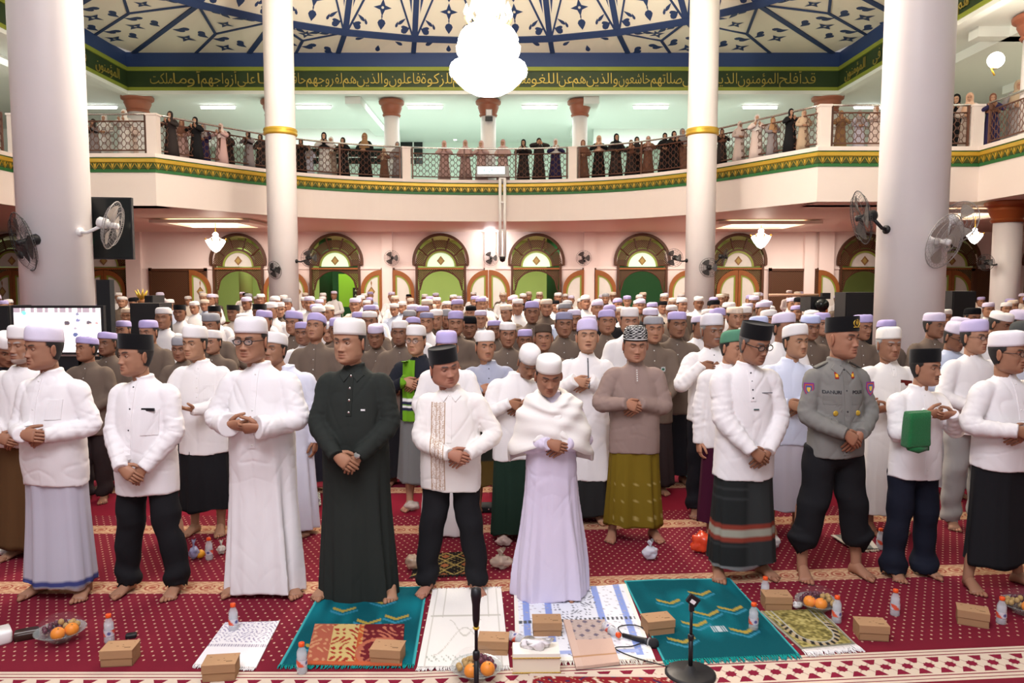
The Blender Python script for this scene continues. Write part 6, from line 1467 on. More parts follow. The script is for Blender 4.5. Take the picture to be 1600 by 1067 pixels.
def cloth(name, label, cat, corners, colf, nx=60, ny=80, z=.008, fringe=None, wave=.002, group=None, thick=.006):
    C = [np.array(ground(*c)) for c in corners]; c0 = sum(C)/4; c0[2] = 0
    u = np.linspace(0, 1, nx); v = np.linspace(0, 1, ny); P = np.zeros((ny, nx, 3)); K = np.zeros((ny, nx, 3))
    for i, b_ in enumerate(v):
        for j, a_ in enumerate(u):
            q = (C[0]*(1-a_)+C[1]*a_)*(1-b_)+(C[3]*(1-a_)+C[2]*a_)*b_; P[i, j] = q-c0; K[i, j] = colf(a_, b_)
    P[..., 2] = z+wave*(noise(P.reshape(-1, 3)*6+3)+.5*noise(P.reshape(-1, 3)*14)).reshape(ny, nx)
    t = thing(name, label, cat, c0, 0, group); b = MB(); b.grid(P, K)
    rim = [(0, j) for j in range(nx)]+[(i, nx-1) for i in range(1, ny)]+[(ny-1, j) for j in range(nx-2, -1, -1)]+[(i, 0) for i in range(ny-2, 0, -1)]
    V = [P[q] for q in rim]+[np.array([P[q][0], P[q][1], max(.001, P[q][2]-thick)]) for q in rim]; m = len(rim)
    b.add(V, [(i, m+i, m+(i+1) % m, (i+1) % m) for i in range(m)], np.array([K[q] for q in rim]*2)); b.build('woven_field', M['pile'], t)
    if fringe:
        L, col, ends, nf = fringe
        for e in ends:
            g = MB(); row = P[0] if e == 't' else P[-1]; d = (P[0, 0]-P[-1, 0]) if e == 't' else (P[-1, 0]-P[0, 0]); d = d/np.linalg.norm(d)
            for k in range(nf):
                q = row[int(k/nf*(nx-1))]*(1-fr(k/nf*(nx-1)))+row[min(nx-1, int(k/nf*(nx-1))+1)]*fr(k/nf*(nx-1)); q = np.array([q[0], q[1], .006+.003*(k % 2)])
                s_ = np.array([rg.uniform(-.25, .25), 0, 0]); g.tube([q, q+(d+s_)*L*.5+np.array([0, 0, .001]), q+(d+s_*1.5)*L*rg.uniform(.85, 1.1)-np.array([0, 0, .003])], [.0032, .0036, .002], 4, col)
            stuff(g.build('fringe', M['pile'], t))
    return t
def c_flower(u, v):
    w = np.array((.80, .78, .80)); e = abs(math.sin(u*38+3*math.sin(v*19))*math.sin(v*44+2.5*math.sin(u*23)))
    if v < .50 and e > .62: w = np.array((.36, .33, .45))
    if .55 < v < .60 and fr(u*26) < .6: w = np.array((.35, .32, .40))
    return w
cloth('prayer_cloth', 'white cloth with purple embroidery in front of the thobe man', 'cloth', [(352, 974), (437, 972), (400, 1045), (303, 1040)], c_flower, 70, 70, fringe=(.03, (.8, .78, .78), 'b', 60))
def c_teal(seed):
    def f(u, v):
        n_ = float(noise(np.array([[u*2.2+seed, v*3.1, .5]]))[0])+.5*float(noise(np.array([[u*14+seed, v*4, 2.5]]))[0])
        c = np.array((.003, .075, .095))*(1+.9*max(0, n_)*(1-v*.5))+np.array((.0, .05, .06))*max(0, n_)
        for cx, cy in ((.30, .33), (.62, .22), (.78, .45), (.40, .62), (.74, .72), (.22, .80), (.55, .50)):
            x, y = (u-cx)*5.4, (v-cy)*6.5
            if abs(x) < .55 and abs(y-.5*(.45-abs(x))*1.2+.1) < .10: c = np.array((.34, .26, .05))
            if abs(x) < .65 and abs(y-.5*(.45-abs(x))*1.2-.22) < .07: c = np.array((.03, .20, .30))
        if u < .015 or u > .985 or v < .012: c = np.array((.05, .36, .38))
        return c
    return f
cloth('prayer_mat', 'teal prayer mat under the black-robed man', 'mat', [(503, 921), (668, 917), (648, 1040), (436, 1041)], c_teal(1), 80, 80, .007, fringe=(.035, (.01, .28, .27), 'b', 90), group='prayer mats')
def c_teal2(u, v):
    c = c_teal(7)(u, v)
    if .50 < u < .62 and .66 < v < .72 and (fr(u*60) < .65) : c = np.array((.45, .52, .55))
    return c
cloth('prayer_mat', 'large teal prayer mat with gold chevrons before the tunic man', 'mat', [(975, 908), (1140, 904), (1249, 1024), (1036, 1034)], c_teal2, 110, 90, .007, fringe=(.045, (.01, .30, .29), 'b', 110), group='prayer mats')
def c_white(u, v):
    c = np.array((.82, .80, .76)); x = abs(u-.5)
    if abs(x-.42) < .006 or abs(x-.30) < .005 and v < .42 or abs(v-.40) < .008 and x < .45: c = np.array((.55, .53, .47))
    y = .72-(.16*math.cos(min(1, x/.34)*pi)) if x < .34 else 9
    if abs(v-y) < .008 or (x < .2 and abs(v-(.56+.1*math.cos(x/.2*pi))) < .008): c = np.array((.58, .56, .50))
    if .88 < v < .95 and .08 < u < .75 and (math.sin(u*120)*math.cos(v*90+u*40) > .55): c = np.array((.35, .40, .33))
    return c
cloth('prayer_mat', 'cream-white prayer mat with faint arch lines under the tilted-cap man', 'mat', [(676, 924), (783, 921), (796, 1043), (652, 1044)], c_white, 80, 90, .011, fringe=(.035, (.82, .80, .78), 'bt', 90), group='prayer mats')
def c_bluew(u, v):
    c = np.array((.76, .78, .84)); x = u
    for k in (.10, .28, .70, .90):
        if abs(x-k) < .028: c = np.array((.25, .33, .66))
    if .30 < x < .68 and math.sin(u*90+4*math.sin(v*31))*math.sin(v*80+3*math.sin(u*37)) > .62: c = np.array((.16, .17, .20))
    elif math.sin(u*60+5*math.sin(v*40))*math.sin(v*66) > .80 and abs(x-.5) > .2: c = np.array((.42, .40, .44))
    if abs(v-.50) < .018 and math.sin(u*170) > -.3: c = np.array((.08, .09, .10))
    if abs(v-.90) < .02 and .1 < x < .9: c = np.array((.35, .42, .70))
    if u < .03 or u > .965 or v > .955: c = np.array((.82, .80, .74))
    return c
cloth('prayer_mat', 'white and blue patterned prayer mat under the shawl man', 'mat', [(803, 926), (978, 914), (1024, 1032), (806, 1036)], c_bluew, 110, 100, .009, fringe=(.04, (.78, .74, .66), 'b', 90), group='prayer mats')
def c_red(u, v):
    if u < .22: c = np.array((.36, .10, .06)); m = (.50, .25, .13)
    elif u < .50: c = np.array((.52, .40, .16)); m = (.30, .03, .02)
    elif u < .56: c = np.array((.42, .09, .03)); m = (.5, .3, .1)
    else: c = np.array((.12, .012, .018)); m = (.40, .13, .08)
    a = math.sin(u*42+3.5*math.sin(v*13))*math.sin(v*27+3*math.sin(u*19))
    if a > .42: c = np.array(m)
    if abs(math.hypot((u-.78)*1.3, v-.72)-.33) < .03: c = np.array((.40, .12, .07))
    if v > .93: c = np.array((.45, .10, .04))
    return c
cloth('paisley_cloth', 'folded red and gold paisley cloth lying on the teal mat', 'cloth', [(492, 979), (632, 979), (628, 1044), (477, 1042)], c_red, 90, 60, .016, wave=.003)
def c_peach(u, v):
    c = np.array((.60, .42, .34))
    if v < .48:
        c = np.array((.50, .40, .36)); d = abs(fr(u*3+.5*(int(v*9) % 2))-.5)+abs(fr(v*9)-.5)*.6
        if d < .22: c = np.array((.17, .14, .18))
        elif d > .62: c = np.array((.42, .33, .29))
    if u < .16: c = np.array((.62, .45, .37))
    if abs(v-.82) < .01: c = np.array((.45, .25, .13))
    return c
cloth('scarf_cloth', 'folded peach and grey scarf beside the tissue box', 'cloth', [(880, 973), (945, 973), (968, 1040), (900, 1048)], c_peach, 60, 70, .022, wave=.004, thick=.016)
def c_olive(u, v):
    x = abs(u-.5); n_ = float(noise(np.array([[u*26, v*30, 4.2]]))[0]); c = np.array((.26, .22, .07))*(1+.8*n_)+np.array((.05, .05, .04))*(n_ > .35)
    r = math.hypot((u-.5)*1.0, max(0, v-.60)*1.15)
    if .32 < r < .42 and v > .38: c = np.array((.02, .02, .02)) if fr(math.atan2(u-.5, v-.3)*5.2) < .5 else np.array((.42, .33, .20))
    if abs(r-.32) < .012 or abs(x-.40) < .01 and v < .4: c = np.array((.40, .40, .36))
    if x > .46 or v > .96: c = np.array((.20, .20, .16)) if x < .48 else np.array((.38, .36, .28))
    return c
cloth('prayer_mat', 'olive and gold prayer mat with white fringe beside the large teal mat', 'mat', [(1187, 957), (1280, 953), (1338, 1009), (1253, 1017)], c_olive, 80, 80, .009, fringe=(.07, (.82, .80, .80), 'b', 80), group='prayer mats')
def c_floral(u, v):
    c = np.array((.22, .015, .022)); a = math.sin(u*34+3*math.sin(v*15))*math.sin(v*30+3*math.sin(u*21))
    if a > .72: c = np.array((.62, .50, .40))
    elif a < -.80: c = np.array((.03, .02, .07))
    if abs(math.sin(u*17+2*math.sin(v*22))-.3) < .07: c = np.array((.50, .36, .20))
    if u < .03 or u > .97 or v < .05: c = np.array((.60, .50, .42))
    return c
cloth('floral_carpet', 'red carpet with cream and navy flowers cut by the lower edge', 'carpet', [(828, 1054), (1072, 1056), (1120, 1150), (795, 1150)], c_floral, 110, 70, .007, wave=.001)
def c_gold(u, v):
    a = abs(fr(u*3)-.5)+abs(fr(v*2.5)-.5); c = np.array((.014, .012, .012))
    if .42 < a < .52 or math.sin(u*60)*math.sin(v*50) > .8: c = np.array((.40, .30, .10))
    if a < .22: c = np.array((.34, .12, .05))
    return c
cloth('small_rug', 'small black and gold rug on the second row behind the black trousers', 'rug', [(652, 868), (742, 862), (744, 898), (642, 902)], c_gold, 60, 50, .009, fringe=(.03, (.03, .03, .03), 'b', 50))
cloth('folded_mat', 'grey folded mat with striped cream edge behind the police officer', 'mat', [(1298, 840), (1352, 838), (1372, 860), (1334, 862)], lambda u, v: (.55, .52, .46) if (u > .8 or u < .1) else (.16, .17, .16), 24, 20, .02, wave=.006, fringe=(.03, (.6, .5, .4), 'b', 24))
cloth('folded_mat', 'teal and white folded mat far back beside the dark trousers', 'mat', [(1062, 733), (1085, 731), (1084, 748), (1072, 750)], lambda u, v: (.05, .18, .22) if u < .5 else (.4, .45, .5), 12, 12, .02)
cloth('patterned_cloth', 'white speckled cloth on the floor behind the thobe man', 'cloth', [(468, 772), (500, 772), (502, 792), (466, 792)], lambda u, v: (.6, .58, .55) if math.sin(u*40)*math.sin(v*33) < .4 else (.12, .2, .15), 24, 24, .02)

# ------------------------------------------------------------------ bottles, boxes, bowls of fruit
def bottle():
    t = thing('water_bottle', 'x', 'bottle', (0, 0, 0), group='water bottles')
    pr = [(.024, .001), (.027, .006), (.0265, .03), (.0255, .034), (.0265, .038), (.0265, .075), (.0245, .085), (.0262, .095), (.024, .112), (.016, .128), (.0125, .136), (.0125, .142)]
    b = MB(); b.lathe(pr, 20); b.build('bottle_body', M['plastic'], t)
    b = MB(); b.lathe([(.0245, .004), (.0245, .085), (.022, .105)], 16); b.build('water_fill', M['water'], t)
    b = MB(); a = np.arange(28)*2*pi/28; R = []; K = []
    for z in np.linspace(.040, .073, 9):
        R.append([(.0272*math.sin(q), -.0272*math.cos(q), z) for q in a])
        K.append([(.70, .10, .05) if (math.sin(q*2+z*70) > .35) else (.10, .10, .28) if math.hypot((q-.4)*.0272, z-.057) < .009 or math.hypot((q-3.6)*.0272, z-.057) < .009 else (.62, .60, .66) for q in a])
    b.loft(np.array(R), np.array(K), False, False); b.build('paper_label', M['label'], t)
    b = MB(); b.lathe([(.0145, .138), (.0150, .142), (.0150, .154), (.0135, .157)], 18); b.build('screw_cap', M['cap_or'], t)
    return t
BT = bottle(); first = True
for px, py, w in ((171, 1003, 'beside the left fruit bowl'), (365, 985, 'standing on the white embroidered cloth'), (472, 1051, 'in front of the paisley cloth'), (1177, 984, 'on the right edge of the large teal mat'), (1195, 940, 'behind the box near the tunic man\'s foot'), (1307, 972, 'beside the right fruit bowl'), (1398, 961, 'standing alone before the short man'), (1564, 974, 'next to the rightmost cardboard box'), (19, 868, 'by the left edge behind the pale sarong'), (327, 874, 'on the second row beside a loose orange'), (1375, 858, 'by the grey folded mat on the second row')):
    g = ground(px, py); lab = 'small water bottle with orange cap, '+w
    if first: BT.location = g; BT['label'] = lab; first = False
    else: tree(BT, g, rg.uniform(-1, 1), lab)
for px, py, rz, w in ((797, 1000, 2.9, 'lying between the white mats'), (945, 985, 2.6, 'lying beside the peach scarf')):
    g = ground(px, py); o = tree(BT, (g.x, g.y, .029), 0, 'small water bottle with orange cap, '+w); o.rotation_euler = (pi/2*.96, 0, rz-2.6+.4)
def carton():
    t = thing('cardboard_box', 'x', 'box', (0, 0, 0), group='cardboard meal boxes'); w, d, h = .155, .11, .082
    def panel(nm, P, prints=()):
        P = np.array(P, float); b = MB(); nn = np.cross(P[1]-P[0], P[3]-P[0]); nn /= np.linalg.norm(nn); q = [p for p in P]+[p-nn*.002 for p in P]
        b.add(q, [(0, 1, 2, 3), (7, 6, 5, 4), (0, 4, 5, 1), (1, 5, 6, 2), (2, 6, 7, 3), (3, 7, 4, 0)], (.36, .205, .105)); o = b.build(nm, M['board'], t, False); return o
    x, y = w/2, d/2
    panel('front_panel', [(-x, -y, 0), (x, -y, 0), (x, -y, h), (-x, -y, h)]); panel('rear_panel', [(x, y, 0), (-x, y, 0), (-x, y, h), (x, y, h)])
    panel('side_panel', [(-x, y, 0), (-x, -y, 0), (-x, -y, h), (-x, y, h)]); panel('side_panel', [(x, -y, 0), (x, y, 0), (x, y, h), (x, -y, h)])
    b = MB(); b.box((0, 0, h+.002), (w+.006, d+.006, .004), (.42, .25, .135)); b.box((0, -y-.003, h-.018), (w+.004, .0025, .04), (.39, .225, .118)); b.build('lid', M['board'], t, False)
    b = MB(); b.box((0, 0, .002), (w, d, .003), (.36, .2, .1)); b.build('base_panel', M['board'], t, False)
    b = MB(); r_ = random.Random(2)
    for k in range(5): b.box((r_.uniform(-.065, .065), r_.uniform(-.04, .04), h+.0045), (r_.uniform(.005, .014), .0022, .0008), (.17, .10, .055))
    b.box((.045, -.025, h+.0045), (.03, .010, .0008), (.24, .14, .075)); stuff(b.build('printed_mark', M['board'], t, False))
    return t
CT = carton(); first = True
for px, py, rz, w in ((181, 1041, .10, 'below the left fruit bowl'), (340, 1064, .13, 'at the lower end of the embroidered cloth'), (604, 1040, -.12, 'on the paisley cloth'), (771, 1026, -.06, 'behind the middle fruit bowl'), (855, 996, .02, 'at the head of the peach scarf'), (1030, 993, .22, 'on the corner between blue and teal mats'), (1217, 954, -.05, 'at the head of the olive mat'), (1367, 1001, -.12, 'alone on red carpet right of the olive mat'), (1527, 979, -.45, 'turned askew near the right edge')):
    g = ground(px, py); g.y += .05; lab = 'brown cardboard meal box, '+w
    if first: CT.location = g; CT.rotation_euler = (0, 0, rz); CT['label'] = lab; first = False
    else: tree(CT, g, rz, lab)
def fruit_bowl(px, py, w, seed, s=1.0):
    g = ground(px, py); t = thing('fruit_bowl', 'clear bowl of fruit wrapped in film, '+w, 'bowl', g, 0, 'fruit bowls')
    b = MB(); b.lathe([(.05, .001), (.055, .008), (.09, .03), (.122, .055), (.130, .060), (.126, .062), (.088, .036), (.05, .014), (.001, .012)], 32); b.build('bowl', M['glassb'], t)
    n = 28; R = []; rr = random.Random(seed)
    for r, z in ((.128, .062), (.118, .085), (.09, .118), (.05, .138), (.005, .146)):
        a = np.arange(n)*2*pi/n; q = 1+.03*np.sin(5*a+r*40+seed)*sm(0, .1, r); R.append(np.stack([r*q*np.cos(a), r*q*np.sin(a), z+.003*np.sin(5*a+seed)], -1))
    MB().loft(np.array(R)).build('film_cover', M['film'], t)
    r_ = random.Random(seed); spots = []
    ang0 = {1: 0, 2: 0, 3: 2.4, 4: 0}[seed]
    for k in range(2):
        a = [-1.9, -.7][k]+ang0*.0 if seed != 1 else [-1.2, -.2][k]
        if seed == 3: a = [-2.6, -1.7][k]
        x, y = .072*math.cos(a), .072*math.sin(a); f = thing('orange', ('left' if x < .03 and k == 0 else 'right')+' orange in the fruit bowl '+w, 'fruit', (g.x+x, g.y+y, .068), 0, 'oranges in the bowls')
        b = MB(); b.ball((0, 0, 0), (.036, .036, .034), 18, 12); b.build('peel', M['orange'], f); b = MB(); b.ball((.01, -.012, .032), (.004, .004, .002), 6, 4); b.build('stem_scar', M['gdark'], f); spots.append((x, y, .068, .036))
    for kind, n_, cols, a0, lab in (('grape', 18, M['grape'], {1: 2.6, 2: .7, 3: 1.9, 4: 1.0}[seed], 'purple grape'), ('langsat', 14, M['langsat'], {1: 1.1, 2: 2.5, 3: .3, 4: 2.3}[seed], 'yellow-brown langsat fruit')):
        o0 = None
        for k in range(n_):
            for tr_ in range(40):
                a = a0+r_.uniform(-1.1, 1.1); q = r_.uniform(.0, .09); x, y = q*math.cos(a), q*math.sin(a); z = .052+.055*r_.random()*(1-q/.13); rd = .0135 if kind == 'grape' else .0155
                if z > .050+.07*(1-(q/.12)**2): continue
                if all((x-c[0])**2+(y-c[1])**2+(z-c[2])**2 > ((rd+c[3])*.86)**2 for c in spots): break
            else: continue
            spots.append((x, y, z, rd))
            if o0 is None: b = MB(); b.ball((0, 0, 0), (rd, rd, rd*1.12), 10, 8); o0 = b.build(kind, cols, None); o = o0
            else: o = clone(o0)
            o.location = (g.x+x, g.y+y, z); tag(o, f'{lab} in the fruit bowl {w}', 'fruit', f'{kind} pile {w}')
fruit_bowl(95, 1000, 'in front of the pale sarong man', 1); fruit_bowl(745, 1058, 'behind the cut-off microphone stand', 2); fruit_bowl(1277, 953, 'at the police officer\'s feet', 3); fruit_bowl(1600, 958, 'cut by the right edge', 4)
# tissue box
g = ground(838, 1052); t = thing('tissue_box', 'cream tissue box with gold trim beside the middle fruit bowl', 'box', (g.x, g.y+.06, 0), .02)
cw = mat('cream_satin', (.80, .70, .56), .5)
MB().box((0, 0, .042), (.235, .125, .082)).build('box_body', cw, t, False); MB().box((0, 0, .092), (.24, .13, .02), taper=.97).build('lid', mat('cream_lid', (.82, .78, .70), .6), t, False)
b = MB()
for z in (.082, .006):
    for k in range(30): x = lerp(-.118, .118, k/29); b.ball((x, -.066, z), .0042, 6, 4)
stuff(b.build('gold_beading', M['gold'], t))
b = MB(); n = 24; a = np.arange(n)*2*pi/n; R = []
for r, z in ((.022, .10), (.035, .108), (.045, .115), (.04, .128), (.05, .14)): R.append(np.stack([r*1.5*np.cos(a)*(1+.3*np.sin(3*a+z*50)), r*.7*np.sin(a)*(1+.25*np.sin(5*a+z*70)), z+.012*np.sin(4*a+z*90)], -1))
b.loft(np.array(R), (.85, .82, .84)); b.build('tissue', M['fab'], t)
# microphone lying on the mat, with its cable
g0, g1 = ground(973, 998), ground(1028, 1013); d = (g1-g0).normalized(); t = thing('microphone', 'black handheld microphone lying on the blue and white mat', 'microphone', (0, 0, 0))
L = .21; o0 = np.array(g0)+np.array([0, 0, .022]); dv = np.array(d); P = lambda k: o0+dv*L*k
b = MB(); b.tube([P(0), P(.3), P(.62), P(.72)], [.011, .0135, .0175, .021], 14); b.build('handle', M['black'], t)
b = MB(); b.tube([P(.72), P(.74)], [.0245, .0245], 16); b.build('collar_ring', M['grey'], t); b = MB(); b.ball(P(.86), .028, 14, 10); b.build('grille', M['blackr'], t)
t = thing('cable', 'thin black microphone cable looping over the mat to the stand', 'cable', (0, 0, 0))
pts = [np.array(ground(*q))+np.array([0, 0, .016]) for q in ((1018, 998), (1005, 985), (985, 980), (966, 983), (962, 988))]+[]
b = MB(); b.tube(spline(np.array([P(0)]+[np.array(ground(*q))+np.array([0, 0, .018]) for q in ((966, 985), (985, 981), (1005, 986), (1014, 1001), (990, 1014), (965, 1016), (962, 1019), (975, 1026), (1000, 1035), (1040, 1046), (1080, 1058))]), 6), .0032, 6); b.build('rubber_sheath', M['black'], t)
# microphone stands
def stand(px, D, ztop_px, label, clip):
    g = at(px, 440, D); zt = at(px, ztop_px, D).z; t = thing('microphone_stand', label, 'stand', (g.x, D, 0))
    b = MB(); b.lathe([(.125, 0), (.125, .012), (.11, .020), (.03, .026), (.018, .05)], 28); b.build('round_base', M['black'], t)
    b = MB(); b.lathe([(.0115, .03), (.0115, zt*.5)], 12); b.build('lower_tube', M['black'], t); b = MB(); b.lathe([(.0075, zt*.45), (.0075, zt-.05)], 12); b.build('upper_tube', M['black'], t)
    b = MB(); b.lathe([(.013, zt*.47), (.016, zt*.48), (.016, zt*.53), (.011, zt*.545)], 12); b.build('height_clamp', M['black'], t)
    if clip == 'mic':
        b = MB(); b.lathe([(.012, zt-.14), (.016, zt-.11), (.018, zt-.04), (.024, zt), (.022, zt+.03), (.001, zt+.04)], 14); b.build('clip', M['black'], t); b = MB(); b.lathe([(.0125, zt-.155), (.0145, zt-.15), (.0125, zt-.145)], 12); b.build('clamp_ring', M['gold'], t)
    else:
        b = MB(); b.box((0, 0, zt-.03), (.024, .02, .05)); b.build('clip_base', M['black'], t, False); b = MB(); b.box((.005, -.005, zt), (.055, .02, .045), M=Matrix.Rotation(.6, 3, 'Y')); b.build('clip', M['black'], t, False); b = MB(); b.box((.003, -.017, zt-.004), (.026, .003, .018), M=Matrix.Rotation(.6, 3, 'Y')); b.build('clip_sticker', M['white'], t, False)
stand(742, 3.32, 930, 'black microphone stand cut by the lower edge before the white mat', 'mic'); stand(1090, 3.68, 937, 'black microphone stand with round base and empty clip before the teal mat', 'clip')
# small loose things
def block(name, label, cat, px, py, dims, m, rz=0, extra=None):
    g = ground(px, py); t = thing(name, label, cat, g, rz); w, d, h = dims
    R = []
    for k, z in ((.9, 0), (1, .15), (1, .8), (.93, 1)):
        a = np.arange(24)*2*pi/24; R.append(np.stack([w/2*k*np.sign(np.cos(a))*np.abs(np.cos(a))**.35, d/2*k*np.sign(np.sin(a))*np.abs(np.sin(a))**.35, np.full(24, z*h)], -1))
    MB().loft(np.array(R)).build('case', m, t)
    return t
t = block('pouch', 'dark brown leather pouch beside the left fruit bowl', 'pouch', 42, 996, (.12, .085, .04), mat('brown_leather', (.035, .017, .012), .35), .5); MB().box((0, -.02, .041), (.11, .008, .003)).build('zip', M['grey'], t, False)
t = block('key_pouch', 'small round black pouch on the carpet right of the left bottle', 'pouch', 205, 996, (.055, .04, .022), M['black'], .3); MB().tube([(.01, .02, .015), (.02, .035, .012), (.028, .03, .01)], .003, 5).build('strap', M['wood'], t)
t = block('wallet', 'flat dark wallet leaning behind the meal box on the white mat', 'wallet', 772, 1000, (.07, .05, .012), M['black'], -.1)
t = block('phone', 'dark phone lying on the third row of plain red carpet', 'phone', 939, 788, (.09, .06, .02), M['black'], .2)
t = block('white_case', 'white rounded case cut by the left edge of the frame', 'case', 0, 1003, (.11, .12, .07), M['white'], .7)
t = block('dark_bag', 'flat black bag on the plain red carpet behind the tilted-cap man', 'bag', 775, 797, (.42, .16, .05), M['blackr'], .0)
for x in (-.06, .03): MB().ball((x, -.08, .03), .008, 6, 5).build('stud', M['metal'], t)
def sack(name, label, px, py, r, col, seed, knot=True, cat='bag', m='bag'):
    g = ground(px, py); t = thing(name, label, cat, (g.x, g.y, 0)); b = MB(); b.ball((0, 0, 0), 1, 26, 18); v = b.verts(); n_ = noise(v*2.1+seed)*.28+noise(v*5+seed)*.12; v = v*(1+n_)[:, None]*np.array(r); v[:, 2] -= v[:, 2].min(); v[:, 2] = np.maximum(v[:, 2], .002)
    c = np.tile(np.array(col, float), (len(v), 1))*(1+.25*noise(v*40)[:, None]); q = MB(); q.add(v, b.f, np.clip(c, 0, 1)); q.build('bag_body', M[m], t)
    if knot:
        z = v[:, 2].max(); q = MB(); n = 12; a = np.arange(n)*2*pi/n; R = [np.stack([k*r[0]*np.cos(a)*(1+.3*np.sin(3*a)), k*r[0]*np.sin(a), np.full(n, z-.012+h)+.01*np.sin(2*a)*k*3], -1) for k, h in ((.25, 0), (.12, .012), (.3, .03), (.42, .045))]; q.loft(np.array(R), col); q.build('tied_top', M[m], t)
    return t
sack('plastic_bag', 'clear plastic bag with white and blue contents before the olive sarong', 1016, 874, (.05, .045, .045), (.62, .64, .72), 3)
sack('plastic_bag', 'bright orange-red plastic bag beside the striped sarong', 1097, 862, (.085, .07, .075), (.75, .07, .02), 5, False)
sack('plastic_bag', 'clear bag of snacks left of the small black and gold rug', 647, 890, (.055, .045, .05), (.55, .42, .30), 8, False)
sack('plastic_bag', 'clear bag of snacks with blue tie right of the black trousers', 783, 888, (.068, .05, .045), (.58, .47, .38), 9, True)
sack('plastic_bag', 'small clear bag behind the bag with the blue tie', 787, 853, (.05, .04, .035), (.60, .46, .42), 12, False)
sack('plastic_bag', 'clear bag with blue top on the speckled cloth behind the thobe man', 489, 795, (.055, .05, .06), (.55, .57, .68), 14)
sack('plastic_bag', 'small clear bag on plain red carpet behind the black-robed man', 643, 798, (.06, .05, .04), (.62, .55, .48), 15, False)
sack('plastic_bag', 'clear bag with yellow snack near the dark trousers of the moustached man', 1052, 724, (.06, .05, .045), (.6, .5, .3), 16)
sack('plastic_bag', 'blue plastic bag beside a loose orange on the second row', 303, 874, (.035, .035, .04), (.38, .40, .65), 17)
sack('plastic_bag', 'white crumpled bag on the second row left of the thobe', 346, 866, (.03, .03, .03), (.7, .68, .62), 18)
sack('crumpled_tissue', 'crumpled white tissue on the dotted carpet beside the striped sarong', 1212, 857, (.03, .03, .04), (.8, .78, .78), 21, False, 'tissue', 'fab')
sack('crumpled_tissue', 'small white tissue on the carpet by the right fruit bowl', 1246, 951, (.028, .02, .02), (.8, .78, .78), 22, False, 'tissue', 'fab')
sack('crumpled_tissue', 'white paper on the carpet behind the man in the pale sarong', 8, 867, (.04, .03, .025), (.75, .73, .7), 23, False, 'tissue', 'fab')
g = ground(313, 872); t = thing('orange', 'loose orange on the second row behind the black trousers', 'fruit', (g.x, g.y, .031)); b = MB(); b.ball((0, 0, 0), (.032, .032, .03), 16, 12); b.build('peel', mat('yellow_orange_peel', (.8, .38, .02), .45), t)
b = MB(); b.ball((.0, -.01, .029), (.004, .004, .002), 6, 4); b.build('stem_scar', M['gdark'], t)

# ------------------------------------------------------------------ fans
M['cage'] = mat('fan_wire', (.04, .04, .042), .4); M['cagew'] = mat('fan_wire_grey', (.38, .36, .35), .4); M['blade'] = mat('fan_blade_smoke', (.06, .055, .055), .35, alpha=.75); M['bladew'] = mat('fan_blade_grey', (.45, .40, .36), .35, alpha=.85)
def fan(px, py, D, dia, yaw, pitch, roll, mount, label, light=False):
    c = at(px, py, D); t = thing('wall_fan', label, 'fan', c, 0, 'wall fans'); R3 = rotm(yaw, pitch, roll); Mx = Matrix(R3.tolist()).to_4x4(); r = dia/2
    cm, bm, pm = (M['cagew'], M['bladew'], M['white']) if light else (M['cage'], M['blade'], M['black'])
    b = MB()
    for k, y in ((1, 0), (.82, -.045), (.82, .04), (.6, -.06), (.6, .055), (.3, -.066), (.3, .06)):
        b.tube([(r*k*math.cos(q), y, r*k*math.sin(q)) for q in np.arange(28)*2*pi/28], .0055 if k == 1 else .0022, 5, closed=True)
    for i in range(36 if dia*FPX/D > 40 else 18):
        q = i*2*pi/(36 if dia*FPX/D > 40 else 18)
        for sg in (-1, 1): b.tube([(r*k*math.cos(q), y*sg, r*k*math.sin(q)) for k, y in ((1, 0), (.82, .043), (.6, .058), (.25, .066))], .0016, 3, cap=False)
    b.xf(Mx); stuff(b.build('wire_cage', cm, t))
    for i in range(3):
        b = MB(); q0 = i*2*pi/3; P = []
        for k in np.linspace(.12, .84, 7):
            wd = .62*math.sin(min(1, k*1.25)*pi*.62)+.1
            P.append([(r*k*math.cos(q0+w*wd), .02*w, r*k*math.sin(q0+w*wd)) for w in np.linspace(-.8, .8, 6)])
        b.grid(np.array(P)); b.grid((np.array(P)+np.array([0, .003, 0]))[:, ::-1]); b.xf(Mx); b.build('blade', bm, t)
    b = MB(); b.tube([(0, -.07, 0), (0, -.062, 0), (0, .05, 0)], [.02, .035, .035], 14); b.xf(Mx); b.build('hub', pm, t)
    b = MB(); b.tube([(0, .05, 0), (0, .06, 0), (0, .15, 0), (0, .17, 0)], [.04, .06, .062, .04], 14); b.xf(Mx); b.build('motor', pm, t)
    e = np.array(mount)-np.array(c); s_ = R3@np.array([0, .13, -.05]); b = MB(); b.tube([s_, s_*.4+e*.6+np.array([0, 0, -.03]), e], [.022, .02, .022], 8); b.build('arm', pm, t)
    d = e-s_; d[2] = 0; d /= np.linalg.norm(d); b = MB(); b.tube([e-d*.03, e+d*.03], [.05, .05], 12); b.build('wall_plate', pm, t)
    return t
def onpillar(P, r, dx, z, D): # a point on the pillar's skin
    X, Y = P.location.x, P.location.y; return (X+dx*r, Y-r*math.sqrt(max(0, 1-dx*dx))+.02, z)
z_ = lambda py, D: at(800, py, D).z
fan(36, 378, 8.62, .66, -.75, .25, .3, onpillar(P_OL, .385, -.5, z_(398, 8.8), 0), 'big black wall fan on the left side of the thick left pillar')
fan(176, 352, 8.95, .56, 1.75, .25, .0, onpillar(P_OL, .385, .92, z_(362, 8.9), 0), 'white wall fan on the right side of the thick left pillar', True)
